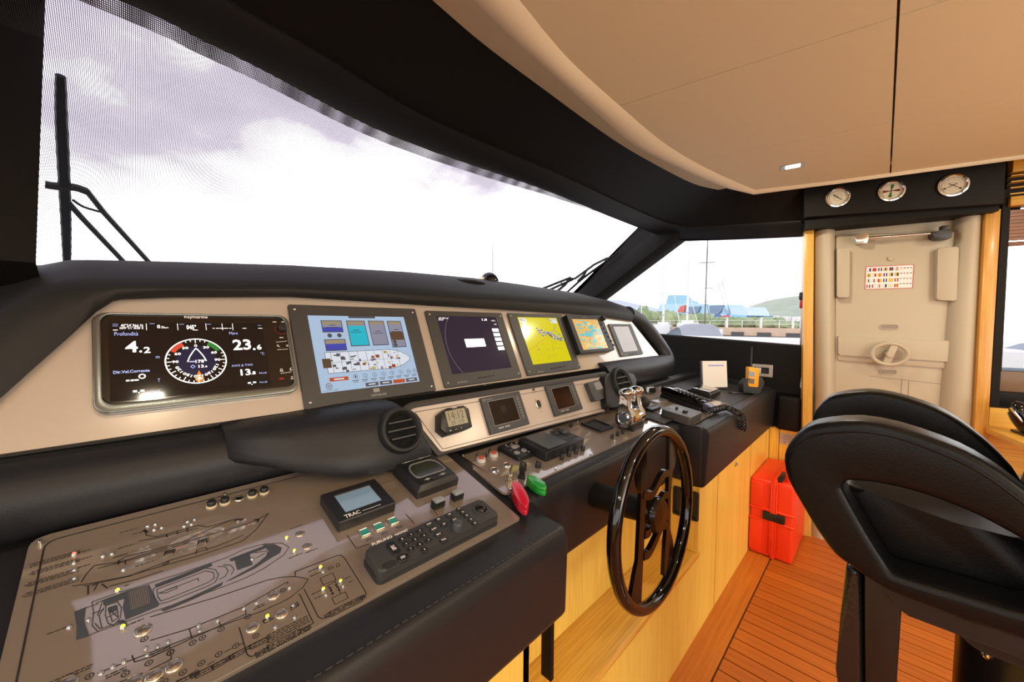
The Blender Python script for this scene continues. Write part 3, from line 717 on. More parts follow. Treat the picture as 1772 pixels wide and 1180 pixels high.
# ------------------------------------------------------------------ rest of the cabin behind the camera
g = G(); g.box(-2.16, -2.1, -5.3, 1.2, 0, 1.0); g.box(-2.16, -2.1, -5.3, 1.4, 1.95, 2.2); g.box(-2.16, -2.1, -2.4, -2.1, 1.0, 1.95); g.box(-2.16, -2.1, .9, 1.4, 1.0, 1.95)
struct('wall_left', g, OAK)
g = G(); g.box(-2.1, -1.0, -5.36, -5.3, 0, 2.2); g.box(1.6, 4.6, -5.36, -5.3, 0, 2.2); g.box(-1.0, 1.6, -5.36, -5.3, 1.95, 2.2)
struct('wall_back', g, OAK)
# ------------------------------------------------------------------ helm console: dashboard with hood
def onD(u, v, h=0): return on_p(u, v, DASH.o + DASH.n * h, DASH.n)
dash = bpy.data.objects.new('dashboard', None); COL.objects.link(dash); dash.location = (1.1, 1.2, 0)
tag(dash, 'long charcoal padded dashboard with champagne fascia below the windscreen', 'dashboard')
dash_inv = Matrix.Translation((-1.1, -1.2, 0))
def dpart(name, g, m, **k):
    g.v = [dash_inv @ v for v in g.v]; return obj(name, g, m, dash, **k)
def frpart(name, g, m, fr, parent, base, **k):     # geometry given in a plane's coordinates, stored under a parent at base
    M = Matrix.Translation(-Vector(base)) @ fr.mat(); g.v = [M @ v for v in g.v]; return obj(name, g, m, parent, **k)
B0 = (1.1, 1.2, 0)
fp = [DASH.px(u, v) for u, v in [(-260, 824), (520, 710), (1145, 621.5), (1091, 554)]]
top = [DASH.px(u, v) for u, v in [(1075, 552), (1000, 543), (870, 536), (740, 529), (620, 520), (500, 514), (300, 515), (215, 517), (190, 522)]]
dg = [DASH.px(u, v) for u, v in [(170, 537), (0, 690), (-260, 924)]]
dg[-1] = (fp[0][0], fp[0][1] + .004)
g = G(); g.prism(fp + top + dg[:-1] + [(fp[0][0] - .0, fp[0][1] + .001)], -.03, 0, .002, 1); frpart('fascia', g, FASC, DASH, dash, B0)
# hood: cross-sections along the boat's beam
S = [(-260, 930, 700, 540), (0, 690, 548, 467), (60, 636, 510, 459), (120, 583, 500, 457.5), (165, 541, 497, 457.5), (200, 519, 496, 458), (300, 515, 496, 459.5), (500, 514, 498, 463.5), (700, 526, 507, 473), (820, 533, 515, 483), (900, 538, 520, 494), (1000, 544, 527, 510), (1050, 549.5, 533, 524), (1095, 556, 541, 543)]
secs = []
for u, va, vb, vc in S:
    a = onD(u, va, .0); a2 = onD(u, va - 1.0, .012); b = on_p(u, vb, DASH.o + DASH.n * .030, DASH.n); c = on_y(u, vc, 1.47)
    if u > 900: c = on_y(u, vc, 1.47 - (u - 900) * .0011)
    pts = [a, a2, a2.lerp(b, .5) + DASH.n * .008, b]
    for t in (.12, .3, .55, .8): 
        m = b.lerp(c, t); m.z += .030 * sin(pi * t) ** .8 * (1 if u > 100 else .4); pts.append(m)
    # keep the crest the silhouette
    pts += [c, c + Vector((0, .10, -.02)), c + Vector((0, .16, -.25)), c + Vector((0, .16, -.6))]
    secs.append(pts)
g = G(); g.loft(secs, closed=False, caps=False); hood = dpart('hood', g, HOOD, ang=55)
# padded bolster under the fascia and round its starboard end
bl = [onD(u, v, -.005) for u, v in [(-260, 838), (60, 791), (330, 752), (600, 713.5)]]
R0 = .072
path = [p + Vector((0, .012, -.062)) for p in bl]
def bol(path, name, prof):
    secs = []
    for p in path: secs.append([p + Vector((0, y, z)) for y, z in prof])
    g = G(); g.loft(secs, closed=False, caps=False); return dpart(name, g, PADV, ang=60)
prof = [(.0, .064), (-.030, .060), (-.056, .045), (-.070, .020), (-.074, -.008), (-.068, -.040), (-.050, -.062), (-.02, -.070), (.04, -.074)]
bol([path[0], path[1], path[2], path[3], path[3] + Vector((.15, 0, 0))], 'lower_bolster', prof)
# starboard end roll: up the right side of the fascia and along its lower edge
pp = [(1040, 654), (1090, 645.5), (1130, 638.5), (1150, 632.5), (1156, 624), (1148, 606), (1128, 580), (1108, 558), (1088, 546)]
pw_ = [onD(u, v, -.012) for u, v in pp]
rs = [.075, .078, .078, .070, .060, .056, .060, .062, .062]
pw_ = [p + Vector((0, .02, 0)) for p in pw_]
g = G(); sp = smooth(pw_, 4); rr = [rs[min(i // 4, 8)] * (1 - (i % 4) / 4) + rs[min(i // 4 + 1, 8)] * (i % 4) / 4 for i in range(len(sp))]
g.tube(sp, .06, 14, rs=rr, up=(0, -1, 0)); o = dpart('end_roll', g, PADV, ang=70)
g = G(); xe = pw_[4][0]
g.add([(x, y, z) for x in (-2.0, xe + .0) for y, z in ((1.03, H - .22), (1.15, H - .00), (1.40, H - .03), (1.55, H - .15), (1.55, H - .335), (1.03, H - .335))], [[0, 1, 7, 6], [1, 2, 8, 7], [2, 3, 9, 8], [3, 4, 10, 9], [4, 5, 11, 10], [5, 0, 6, 11], [5, 4, 3, 2, 1, 0], [6, 7, 8, 9, 10, 11]])
dpart('dashboard_body', g, BLACKV, smoothed=False)
# dark cover behind the hood's starboard end
e0 = [onD(1100, 552, -.02), on_y(1100, 545, 1.25)]
g = G(); pe = [onD(1098, 553, -.01), onD(1146, 622, -.01)]
g.loft([[pe[0], pe[0] + Vector((.05, .30, .0)), pe[0] + Vector((.05, .5, -.1))], [pe[1] + Vector((.03, 0, 0)), pe[1] + Vector((.10, .35, 0)), pe[1] + Vector((.10, .5, -.1))]], closed=False, caps=False); dpart('end_cover', g, HOOD)
# compass cover dome and the two fairings on the hood
cpos = on_y(847, 488, 1.42)
T = thing_at('compass', 'small black domed compass on top of the dashboard hood', 'compass', (cpos[0], cpos[1], cpos[2] - .022))
g = G(); g.lathe([(.056, 0), (.056, .018), (.050, .024)], seg=24); T.part('base_ring', g, PLA)
g = G(); g.lathe([(.047 * cos(a), .024 + .047 * sin(a)) for a in [pi / 2 * i / 8 for i in range(8)]] + [(0, .071)], seg=24); T.part('dome', g, mat('smoked_dome', (.012, .012, .013), .08, coat=1))
g = G(); g.box(-.058, -.040, -.012, .012, .0, .045, .004); T.part('bracket', g, STEEL)
g = G(); g.box(.040, .06, -.016, .016, 0, .02, .004); T.part('bracket', g, STEEL)
for i, (u, v, w, lab) in enumerate([(796, 488, .12, 'hood_fairing'), (925, 505, .13, 'hood_fairing')]):
    p = on_y(u, v, 1.36); g = G(); g.ell((0, 0, 0), w, .12, .020, 28, 14); g.v = [v_ + p + Vector((0, 0, -.008)) for v_ in g.v]; dpart(lab, g, HOOD)
# ------------------------------------------------------------------ lower instrument pod
pod = thing_at('instrument_pod', 'raised champagne instrument pod on the console with dark padded top lip', 'console', (1.2, .86, H - .4)); PB = (1.2, .86, H - .4)
pp = [POD.px(u, v) for u, v in [(762, 783), (1048, 711), (1046, 660), (1040, 652), (716, 706), (705, 713)]]
g = G(); g.prism(rpoly(pp, [.01, .01, .02, .02, .02, .02]), -.02, 0, .002, 1); frpart('pod_face', g, FASC2, POD, pod.e, PB)
gl_ = [POD.px(u, v, .0005) for u, v in [(766, 777), (1043, 706.5), (1040, 659), (718, 713)]]
g = G(); g.line(gl_, .0016, .0006, 0, closed=True); frpart('pod_groove', g, INK, POD, pod.e, PB)
outer = [POD.px(u, v) for u, v in [(756, 790), (1054, 716), (1053, 655), (1046, 643), (706, 697), (690, 711)]]; outer = [(a, max(b, -.003)) for a, b in outer]
oc = rpoly(outer, [.004, .004, .02, .02, .02, .02]); ic = rpoly(pp, [.004, .004, .02, .02, .02, .02])
g = G(); g.ring(oc, ic, -.10, .006, .004, 2); frpart('pod_frame', g, RIM, POD, pod.e, PB)
g = G(); g.prism([(a[0], max(a[1], .0)) for a in pp], -.10, -.018); frpart('pod_core', g, BLACKV, POD, pod.e, PB)
# vent housings either side
def vent(name, lab, poly, c, edge, dx, r_px, depth=.22, fr=VENT, m=PADV, shape=None):
    T = Thing(name, lab, 'air vent', fr, *fr.px(*c), group='round console air vents')
    if shape is None: P = T.pts(poly); g = G(); g.prism(rpoly(P, .02), -depth, 0, .022, 4)
    else:
        Mi = T.e.matrix_world.inverted(); vy = lambda z: .80 + .45 * (z - (H - .36)); secs = []
        for (xt, zt, xb, zb, off) in shape:
            q = [Vector((xt, 1.06, zt)), Vector((xt, vy(zt) + .06 + off, zt + .004)), Vector((xt, vy(zt) + .02 + off, zt - .004))] + [Vector((xt + (xb - xt) * t, vy(zt + (zb - zt) * t) + off, zt + (zb - zt) * t)) for t in (.16, .4, .65, .86)] + [Vector((xb, vy(zb) + .012 + off, zb - .002)), Vector((xb, vy(zb) + .05 + off, zb - .006)), Vector((xb, 1.06, zb))]
            secs.append([Mi @ v for v in q])
        g = G(); g.loft(secs)
    hg = T.part('air_vent', g, m, ang=62); ee = T.e; T.e = hg; hg.parent = dash; hg.matrix_local = Matrix.Translation((-1.1, -1.2, 0)) @ fr.mat(*fr.px(*c)); bpy.data.objects.remove(ee); hg['label'] = lab
    ri = (T.px(c[0] + r_px, c[1])[0] - T.px(c[0] - r_px, c[1])[0]) / 2
    g = G(); g.lathe([(ri, -.004), (ri * .99, .008), (ri * .93, .015), (ri * .82, .016), (ri * .70, .008), (ri * .66, -.02)], seg=40); T.part('bezel', g, RUB)
    g = G(); g.lathe([(0, .001), (ri * .74, .001)], seg=32); T.part('duct', g, mat('duct_black', (.004, .004, .004), .8), smoothed=False)
    for k in (-1, 0, 1):
        y = k * ri * .34; w = math.sqrt(max(1e-6, (ri * .66) ** 2 - y * y)); g = G(); g.box(-w, w, y - ri * .02, y + ri * .06, .003, .012, .001, 1); T.part('slat', g, GREYD)
    return T, ri
vent('air_vent', 'big round black air vent beside the left switch panel', [(600, 728), (625, 716), (660, 709), (702, 706), (716, 718), (757, 785), (738, 795), (690, 808), (640, 808), (600, 796)], (693, 745), 0, 0, 38, shape=[(.14, H - .222, .14, H - .285, .10), (.20, H - .220, .20, H - .300, .062), (.27, H - .217, .26, H - .320, .030), (.34, H - .214, .33, H - .338, .008), (.41, H - .212, .40, H - .346, .0), (.485, H - .214, .53, H - .348, .0), (.498, H - .217, .550, H - .345, .004), (.508, H - .224, .560, H - .343, .02), (.512, H - .23, .564, H - .34, .08)])
vent('air_vent', 'smaller-looking round black air vent behind the chrome throttle levers', [(1046, 650), (1062, 642), (1086, 643), (1101, 650), (1101, 684), (1085, 702), (1050, 706)], (1076, 664), 0, 0, 16, .12)

# ------------------------------------------------------------------ console bodies: port, centre, starboard, leather pads and oak base
con = thing_at('helm_console', 'black leather-padded helm console on an oak base spanning the wheelhouse', 'console', (1.0, .6, 0)); CB = (1.0, .6, 0)
def cpart(name, g, m, **k):
    g.v = [v - Vector(CB) for v in g.v]; return obj(name, g, m, con.e, **k)
def xprism(prof, x0, x1, bev, g=None, seg=3):
    g = g or G(); b = G(); b.prism([(y, z) for y, z in prof], x0, x1, bev, seg, all_=True); g.add([(v[2], v[0], v[1]) for v in b.v], [f[::-1] for f in b.f]); return g
zs = lambda dz: H + dz
LX1 = .655                                                   # starboard end of the port console
g = xprism([(.474, zs(-.434)), (.560, zs(-.435)), (.936, zs(-.349)), (.975, zs(-.361)), (.975, zs(-.66)), (.52, zs(-.66)), (.466, zs(-.628)), (.462, zs(-.46))], -2.0, LX1, .012); cpart('port_pad', g, PADV, ang=50)
g = xprism([(.970, zs(-.375)), (.978, zs(-.338)), (1.06, zs(-.338)), (1.06, zs(-.66)), (.970, zs(-.66))], -2.0, 1.7, 0); cpart('back_board', g, BLACKV)
# chamfered inner corner of the pad top, stitched seam
g = G()
for k in range(90):
    x = -.55 + k * .0132
    if x < LX1 - .03: g.box(x, x + .008, .4785, .4800, zs(-.4335), zs(-.4325))
for k in range(68):
    x = .70 + k * .0132; g.box(x, x + .008, .5885, .5898, zs(-.4172), zs(-.4160))
cpart('stitching', g, mat('dark_thread', (.05, .05, .052), .6), smoothed=False, kind='stuff')
g = xprism([(.585, zs(-.418)), (.622, zs(-.414)), (.88, zs(-.385)), (.88, zs(-.63)), (.62, zs(-.65)), (.592, zs(-.632)), (.580, zs(-.45))], LX1 - .02, 1.66, .012); cpart('centre_pad', g, PADV, ang=50)
g = xprism([(1.0, zs(-.372)), (.83, zs(-.388)), (.645, zs(-.413)), (.645, zs(-.45)), (1.0, zs(-.45))], LX1 - .01, XS - .05, .003); cpart('desk_top', g, RIM)
g = xprism([(.552, zs(-.425)), (.652, zs(-.4115)), (.652, zs(-.50)), (.552, zs(-.50))], 1.64, XS - .05, 0); cpart('desk_front', g, RIM)
# starboard console: rim all round a sunken desk
g = xprism([(.484, zs(-.420)), (.540, zs(-.414)), (.545, zs(-.440)), (.56, zs(-.67)), (.50, zs(-.665)), (.488, zs(-.655)), (.478, zs(-.44))], 1.615, XS - .005, .010); cpart('starboard_pad', g, PADV, ang=50)
g = G(); g.box(1.606, 1.645, .50, .66, zs(-.655), zs(-.415), .012, 3); cpart('starboard_pad_return', g, PADV, ang=50)
rz = lambda y: zs(-.42 + (y - .485) * .14)
g = G(); v = []
for y in (.50, .985):
    for x in (XS - .105, XS - .004):
        for dz in (-.22, .006): v.append((x, y, rz(y) + dz))
g.add(v, [[0, 1, 3, 2], [4, 6, 7, 5], [0, 4, 5, 1], [2, 3, 7, 6], [1, 5, 7, 3], [0, 2, 6, 4]]); cpart('side_rim', g, PADV, smoothed=False)
g = xprism([(.935, rz(.935) + .008), (.99, rz(.99) + .008), (.99, rz(.99) - .2), (.935, rz(.935) - .2)], 2.02, XS - .004, .008); cpart('back_rim', g, PADV)
# oak base
Y0 = .509
g = G(); g.box(-2.0, XS, Y0, Y0 + .02, 0, .357); cpart('kick_board', g, OAK)
zsf = on_z(1215, 940, .0); shz = .359
yb = .662
g = G(); g.box(LX1 - .1, 1.64, Y0 - .002, yb + .01, shz - .02, shz, .002); cpart('ledge', g, OAKX)
g = G(); g.box(LX1 - .1, 1.64, yb, yb + .02, shz, .70); cpart('recess_back', g, OAK)
g = G(); g.box(1.622, XS, Y0, Y0 + .02, .3575, .68, .0); cpart('starboard_board', g, OAK)
g = G(); g.box(1.620, 1.64, Y0 + .001, yb + .02, shz, .70, .001); cpart('recess_end', g, OAK)
g = G(); g.box(-2.0, LX1 - .075, Y0, Y0 + .02, .3575, .70, .0); g.box(LX1 - .095, LX1 - .075, Y0, yb + .02, shz, .7, .001); cpart('port_board', g, OAK)
for u, v in ((1240, 900), (1325, 770), (1299, 790)):
    g = G(); x = on_y(u, v, Y0)[0]; g.box(x - .001, x + .001, Y0 - .0008, Y0 + .002, .0 if u == 1240 else 0, .68)
    cpart('board_joint', g, mat('oak_joint', rgb(150, 88, 34), .6), smoothed=False)
# dark upright at the recess' port end
p0 = on_y(948, 1085, .53); p1 = on_y(946, 1172, .53)
g = G(); g.box(p0[0] - .006, p0[0] + .006, .515, .545, p1[2], .68, .002); cpart('black_post', g, BLACKV)
kx = on_y(1272, 803, Y0)
T = Thing('cabinet_latch', 'small chrome push latch on the oak console front', 'latch', Fr((kx[0], Y0, kx[2]), (1, 0, 0), (0, 0, 1)))
g = G(); g.lathe([(.013, 0), (.013, .004), (.010, .006), (.004, .006)], seg=20); T.part('rosette', g, CHROME)
g = G(); g.cyl(0, 0, .004, .014, .0055, 14); T.part('button', g, CHROME)
# speaker on the recess' end wall
sp_ = Fr((1.620, .60, .60), (0, -1, 0), (0, 0, 1))
def px_on(fr, u, v): return fr.px(u, v)
a = sp_.px(1166, 893); b = sp_.px(1210, 846)
T = Thing('speaker', 'square black mesh loudspeaker on the end wall of the oak recess', 'speaker', sp_, (a[0] + b[0]) / 2, (a[1] + b[1]) / 2)
w = .052; h_ = .060
g = G(); g.ring(rrect(-w, w, -h_, h_, .008), rrect(-w * .86, w * .86, -h_ * .84, h_ * .84, .006), 0, .014, .003); T.part('frame', g, PLAM)
g = G(); g.plate(rrect(-w * .9, w * .9, -h_ * .9, h_ * .9, .006), .004)
for i in range(18):
    for j in range(20):
        x = -w * .84 + w * 1.68 * (i + .5) / 18; y = -h_ * .82 + h_ * 1.64 * (j + .5) / 20; d = .0018; g.add([(x - d, y, .0042), (x, y - d, .0042), (x + d, y, .0042), (x, y + d, .0042)], [[0, 1, 2, 3]], 1)
T.part('grille', g, [mat('grille_grey', (.035, .035, .035), .5, .3), PLA], smoothed=False)
# notice on the oak lining
a = on_x(1350, 773, XS - .012); b = on_x(1378, 747, XS - .012)
T = Thing('notice_label', 'small silver-grey notice label on the oak panel behind the red case', 'label', Fr((XS - .0125, (a[1] + b[1]) / 2, (a[2] + b[2]) / 2), (0, -1, 0), (0, 0, 1)))
g = G(); g.box(-.045, .045, -.036, .036, 0, .0012, .0004, 1); T.part('plate', g, mat('label_grey', rgb(190, 175, 165), .4))
g = G()
for i in range(4):
    y = .020 - .012 * i
    for k in range(5 if i else 3):
        x0 = -.026 + .0115 * k + (.008 if not i else 0); g.box(x0, x0 + .009, y, y + .003, .0013, .0014)
g.circ(-.018, -.026, .004, .002, .0014); T.part('print', g, INK, smoothed=False)
# ------------------------------------------------------------------ main displays on the fascia
PW = WHITE
BLUET = mat('screen_text_blue', rgb(150, 165, 225), .3, emit=.9)
SW = mat('screen_text_white', (1, 1, 1), .3, emit=1.0)
SBLK = mat('screen_black', (.004, .004, .006), .06, spec=.6)
SRED = scr('screen_red', 225, 75, 50); SGRN = scr('screen_green', 40, 130, 50); SORG = scr('screen_orange', 240, 140, 40); SNAVY = scr('screen_navy', 18, 18, 62, .8)
# 1: wide multifunction display
T = Thing('multifunction_display', 'wide black multifunction display with pewter rim showing depth and a wind dial', 'display', DASH, *DASH.px(338, 632))
x0, x1, y0, y1 = T.rect((166, 540), (503, 549), (512, 680), (153, 719), .012)
o = rrect(x0, x1, y0, y1, .022, 6); i_ = rrect(x0 + .012, x1 - .009, y0 + .017, y1 - .004, .016, 6)
g = G(); g.ring(o, i_, 0, .018, .007, 3); T.part('bezel', g, PEWTER)
g = G(); g.prism(i_, .002, .0135, .001, 1); fp_ = T.part('front_panel', g, mat('gloss_black_panel', (.008, .006, .005), .12, coat=.5))
z = .0142
sx0, sx1, sy0, sy1 = T.rect((190, 556), (455, 561), (469, 669), (187, 694), z)
g = G(); g.plate([(sx0, sy0), (sx1, sy0), (sx1, sy1), (sx0, sy1)], z); scn = T.part('screen', g, SBLK)
z += .0005; g = G(); M_ = [SW, BLUET, SRED, SGRN, SORG, SNAVY, SBLK]
def t(s, bl, tr, m=0, b=False): T.text(g, s, bl, tr, z, m, b)
t('4', (217, 610), (238, 590), 0, True); t('.', (241, 610), (246, 606), 0, True); t('2', (249, 611), (260, 600), 0, True)
t('23', (404, 606), (433, 587), 0, True); t('.', (438, 606), (442, 602), 0, True); t('6', (445, 605), (452, 596), 0, True)
t('Profondit\u00e0', (198, 581), (239, 574), 1); t('m', (270, 620), (276, 616), 1); t('Mare', (397, 579), (411, 574), 1)
t('Dir.Vel.Corrente', (196, 647), (259, 638), 1, True); t('T', (273, 661), (277, 655), 1); t('Nodi', (259, 681), (277, 674), 1)
t('\u00b0C', (451, 614), (457, 609), 1); t('AWS & TWS', (401, 635), (437, 629), 1); t('13', (417, 650), (433, 638), 0, True); t('.8', (435, 648), (442, 642), 0, True)
t('Nodi', (449, 647), (461, 643), 1); t('Nodi', (450, 663), (462, 659), 1)
for a, b in (((218, 660), (224, 657)), ((226, 659.5), (232, 656.5)), ((233, 659), (240, 656)), ((230, 679), (237, 675)), ((243, 678), (250, 674)), ((429, 664), (434, 661)), ((438, 663), (443, 660))):
    p, q_ = T.px(*a, z), T.px(*b, z); g.plate([p, (q_[0], p[1]), q_, (p[0], q_[1])], z, 0)
c = T.px(246, 651, z); g.circ(*c, .0042, .002, z, 0); 
for a in ((240.5, 679.5), (436, 665)): c = T.px(*a, z); g.plate(ellp(*c, .0012, .0012, 8), z, 0)
# position, speed and heading strip
t("40\u00b054'.966 N", (209, 565.5), (247, 560.5), 0); t("009\u00b031'.828 E", (207, 569.5), (248, 565.5), 0)
t('0', (272, 568), (277, 562), 0, True); t('.0', (278, 568), (283, 564), 0); t('kn', (284, 568), (291, 565), 0); t('045\u00b0', (323, 570), (339, 562), 0, True)
for u in (253, 307, 356, 384, 402): p = T.px(u, 560, z); q_ = T.px(u + .5, 571, z); g.line([p, (p[0], q_[1])], .0009, z, 0)
for u, w in ((368, 3), (374, 4), (380, 4), (386, 8), (397, 3), (420, 6), (334, 7), (196, 5), (447, 7)):
    p = T.px(u, 568 if u not in (334, 196) else 571, z); g.line([p, (p[0] + w * .00115, p[1])], .0011, z, 0)
for u, v in ((195, 561), (195, 564), (446, 563), (259, 560), (311, 561), (358, 561)): p = T.px(u, v, z); g.line([p, (p[0] + .007, p[1])], .0009, z, 1)
p, q_ = T.px(190, 571, z), T.px(455, 577, z)
# wind dial
c = T.px(341, 624, z); rx = (T.px(393, 626, z)[0] - T.px(286, 622, z)[0]) / 2; ry = (T.px(340, 586.5, z)[1] - T.px(342, 665, z)[1]) / 2; r = (rx + ry) / 2
g.plate(ellp(c[0], c[1], r * .66, r * .66, 28), z - .0002, 5)
g.circ(*c, r * .98, r * .045, z, 0, 48)
g.circ(*c, r * .86, r * .17, z, 2, 10, a0=radians(118), a1=radians(150)); g.circ(*c, r * .86, r * .17, z, 3, 10, a0=radians(30), a1=radians(62))
for k in range(36):
    a = radians(90 - 10 * k); r0 = .80 if k % 3 == 0 else .88
    if k in (3, 33, 4, 5, 6, 30, 31, 32): continue
    g.line([(c[0] + r * r0 * cos(a), c[1] + r * r0 * sin(a)), (c[0] + r * .93 * cos(a), c[1] + r * .93 * sin(a))], r * .028, z, 0)
for k, s in ((0, '0'), (30, '30'), (60, '60'), (90, '90'), (120, '120'), (150, '150'), (180, '180'), (-30, '30'), (-60, '60'), (-90, '90'), (-120, '120'), (-150, '150')):
    a = radians(90 - k); cx, cy = c[0] + r * .68 * cos(a), c[1] + r * .68 * sin(a); w = r * .05 * len(s); g.text(s, cx - w, cy - r * .055, cx + w, cy + r * .055, z, 0, True, rot=-radians(k) if abs(k) in (120, 150, 180) else 0)
g.line([(c[0] + r * p_[0], c[1] + r * p_[1]) for p_ in ((-.30, -.02), (-.22, .2), (-.1, .42), (0, .56), (.1, .42), (.22, .2), (.30, -.02))], r * .04, z, 0)
g.text('178\u00b0', c[0] - r * .05, c[1] - r * .10, c[0] + r * .30, c[1] + r * .04, z, 0, True); g.text('13', c[0] + r * .03, c[1] - r * .32, c[0] + r * .2, c[1] - r * .19, z, 0, True); g.text('.8', c[0] + r * .22, c[1] - r * .32, c[0] + r * .31, c[1] - r * .24, z, 0)
g.line([(c[0] - r * .24, c[1] - r * .03), (c[0] - r * .08, c[1] - r * .03)], r * .05, z, 1); g.circ(c[0] - r * .15, c[1] - r * .25, r * .07, r * .03, z, 1, 4)
g.plate([(c[0] + r * .03, c[1] - r * .42), (c[0] + r * .16, c[1] - r * .76), (c[0] + r * .03, c[1] - r * .92), (c[0] - r * .1, c[1] - r * .76)], z - .0001, 4); g.circ(c[0] + r * .03, c[1] - r * .80, r * .12, r * .05, z, 4); g.text('180', c[0] - r * .06, c[1] - r * .84, c[0] + r * .12, c[1] - r * .75, z + .0002, 0, True)
T.part('screen_graphics', g, M_, scn, smoothed=False)
g = G(); T.text(g, 'Raymarine', (319, 552), (359, 546), .0139, 0, True)
for a, b in (((478, 592), (496, 590)), ((480, 605), (498, 604)), ((486, 646), (504, 643.5))): g.line([T.px(*a, .0139), T.px(*b, .0139)], .001, .0139, 0)
for u, v in ((481, 598), (497, 598)): c = T.px(u, v, .0139); g.circ(*c, .002, .0009, .0139, 0); g.line([c, (c[0] + .004, c[1] - .004)], .0009, .0139, 0)
for u, v in ((487, 640), (504, 638), (506, 653)): c = T.px(u, v, .0139); g.circ(*c, .0025, .0012, .0139, 0); g.line([(c[0] - .004, c[1] - .004), (c[0] + .004, c[1] - .004)], .0008, .0139, 0)
for u, v in ((475, 557), (490, 557), (487, 584)): c = T.px(u, v, .0139); g.line([(c[0] - .0035, c[1]), (c[0] + .0035, c[1])], .002, .0139, 0)
c = T.px(488, 655, .0139); g.plate(rrect(c[0] - .006, c[0] + .004, c[1] - .002, c[1] + .002, .001), .0139, 1)
T.part('lettering', g, [WHITE, mat('print_red', rgb(160, 30, 25), .4)], smoothed=False)
c = T.px(487, 569, .014); g = G(); g.lathe([(.0105, .0125), (.0105, .020), (.0085, .0255), (.0035, .026), (.003, .024)], *c, seg=28); kn = T.part('rotary_knob', g, PLAM)
g = G(); g.circ(*c, .0135, .0014, .0141, 0, 28, a0=radians(150), a1=radians(380)); T.part('red_ring', g, mat('led_red_ring', rgb(150, 20, 40), .4), kn)

def monitor(name, lab, tl, tr, br, bl, s_tl, s_tr, s_br, s_bl, fr=DASH, th=.008, body=GREY, scrm=SBLK, r=.006, screws=True, cat='display', group=None, inset=.0015):
    c = fr.px(sum(p[0] for p in (tl, tr, br, bl)) / 4, sum(p[1] for p in (tl, tr, br, bl)) / 4)
    T = Thing(name, lab, cat, fr, *c, group=group); x0, x1, y0, y1 = T.rect(tl, tr, br, bl, th); a0, a1, b0, b1 = T.rect(s_tl, s_tr, s_br, s_bl, th)
    T.R = (x0, x1, y0, y1); T.S = (a0, a1, b0, b1); T.z = th - inset + .0003
    g = G(); g.ring(rrect(x0, x1, y0, y1, r, 4), rrect(a0, a1, b0, b1, .001, 4), 0, th, .0012, 1); T.part('bezel', g, body)
    g = G(); g.plate([(a0, b0), (a1, b0), (a1, b1), (a0, b1)], th - inset); T.scr = T.part('screen', g, scrm)
    if screws:
        for x in (x0 + .014, x1 - .014):
            for y in (y0 + .016, y1 - .014):
                g = G(); g.lathe([(.0034, th), (.0034, th + .0015), (.002, th + .0028), (0, th + .003)], x, y, 12); T.part('screw', g, STEEL)
    return T
def F(T, fx, fy): a0, a1, b0, b1 = T.S; return (a0 + (a1 - a0) * fx, b1 - (b1 - b0) * fy)     # fractions of the screen, y from the top
def R(g, T, x0, x1, y0, y1, m, z=None):
    a = F(T, x0, y0); b = F(T, x1, y1); g.plate([(a[0], b[1]), (b[0], b[1]), (b[0], a[1]), (a[0], a[1])], T.z if z is None else z, m)
def TX(g, T, s, x0, x1, y0, y1, m, z=None, b=False):
    a = F(T, x0, y1); c = F(T, x1, y0); g.text(s, a[0], a[1], c[0], c[1], T.z + .0002 if z is None else z, m, b)
# 2: tank monitoring screen
T = monitor('monitoring_display', 'grey-framed display with pale blue tank and deck plan page, beside the wide display', (499, 525), (717, 535), (757, 675), (527, 710), (533, 543), (699, 550), (727, 660), (555, 680), scrm=scr('screen_pale_blue', 172, 196, 222, .92))
C2 = [scr('tank_grey', 148, 148, 170, .8), scr('tank_blue', 58, 68, 175, .9), scr('tank_cyan', 20, 185, 205, .9), scr('tank_tan', 165, 150, 125, .8), scr('tank_brown', 95, 70, 50, .8), mat('screen_ink', (.03, .03, .05), .3), scr('plan_white', 225, 230, 240, .9), scr('plan_red', 150, 70, 45, .8), scr('plan_yellow', 215, 195, 120, .8), scr('plan_dark', 85, 85, 95, .7), scr('button_grey', 95, 95, 105, .7), scr('button_orange', 200, 80, 40, .8)]
g = G(); z = T.z
def tank(x0, x1, y0, y1, lvl, m):
    R(g, T, x0 - .008, x1 + .008, y0 - .01, y1 + .012, 9, z); R(g, T, x0, x1, y0, y1, 0, z + .0001); R(g, T, x0, x1, y0, y0 + .05, 3, z + .0002); R(g, T, x0, x1, y0 + (y1 - y0) * lvl, y1, m, z + .0002)
tank(.115, .295, .075, .22, .60, 1); tank(.115, .295, .335, .47, .40, 1); tank(.355, .53, .075, .42, .20, 2); tank(.58, .74, .075, .42, .99, 0); tank(.79, .94, .075, .46, .42, 4); R(g, T, .79, .94, .36, .46, 0, z + .0003)
for x, y in ((.165, .275), (.255, .275), (.82, .385), (.82, .435)): c = F(T, x, y); g.plate(ellp(*c, .0062, .0062, 14), z + .0004, 9)
for x, y in ((.40, .20), (.63, .22), (.18, .13), (.84, .20)): R(g, T, x, x + .06, y, y + .008, 5, z + .0004); R(g, T, x - .03, x + .08, y + .03, y + .037, 5, z + .0004)
R(g, T, .38, .66, 0, .03, 9, z)
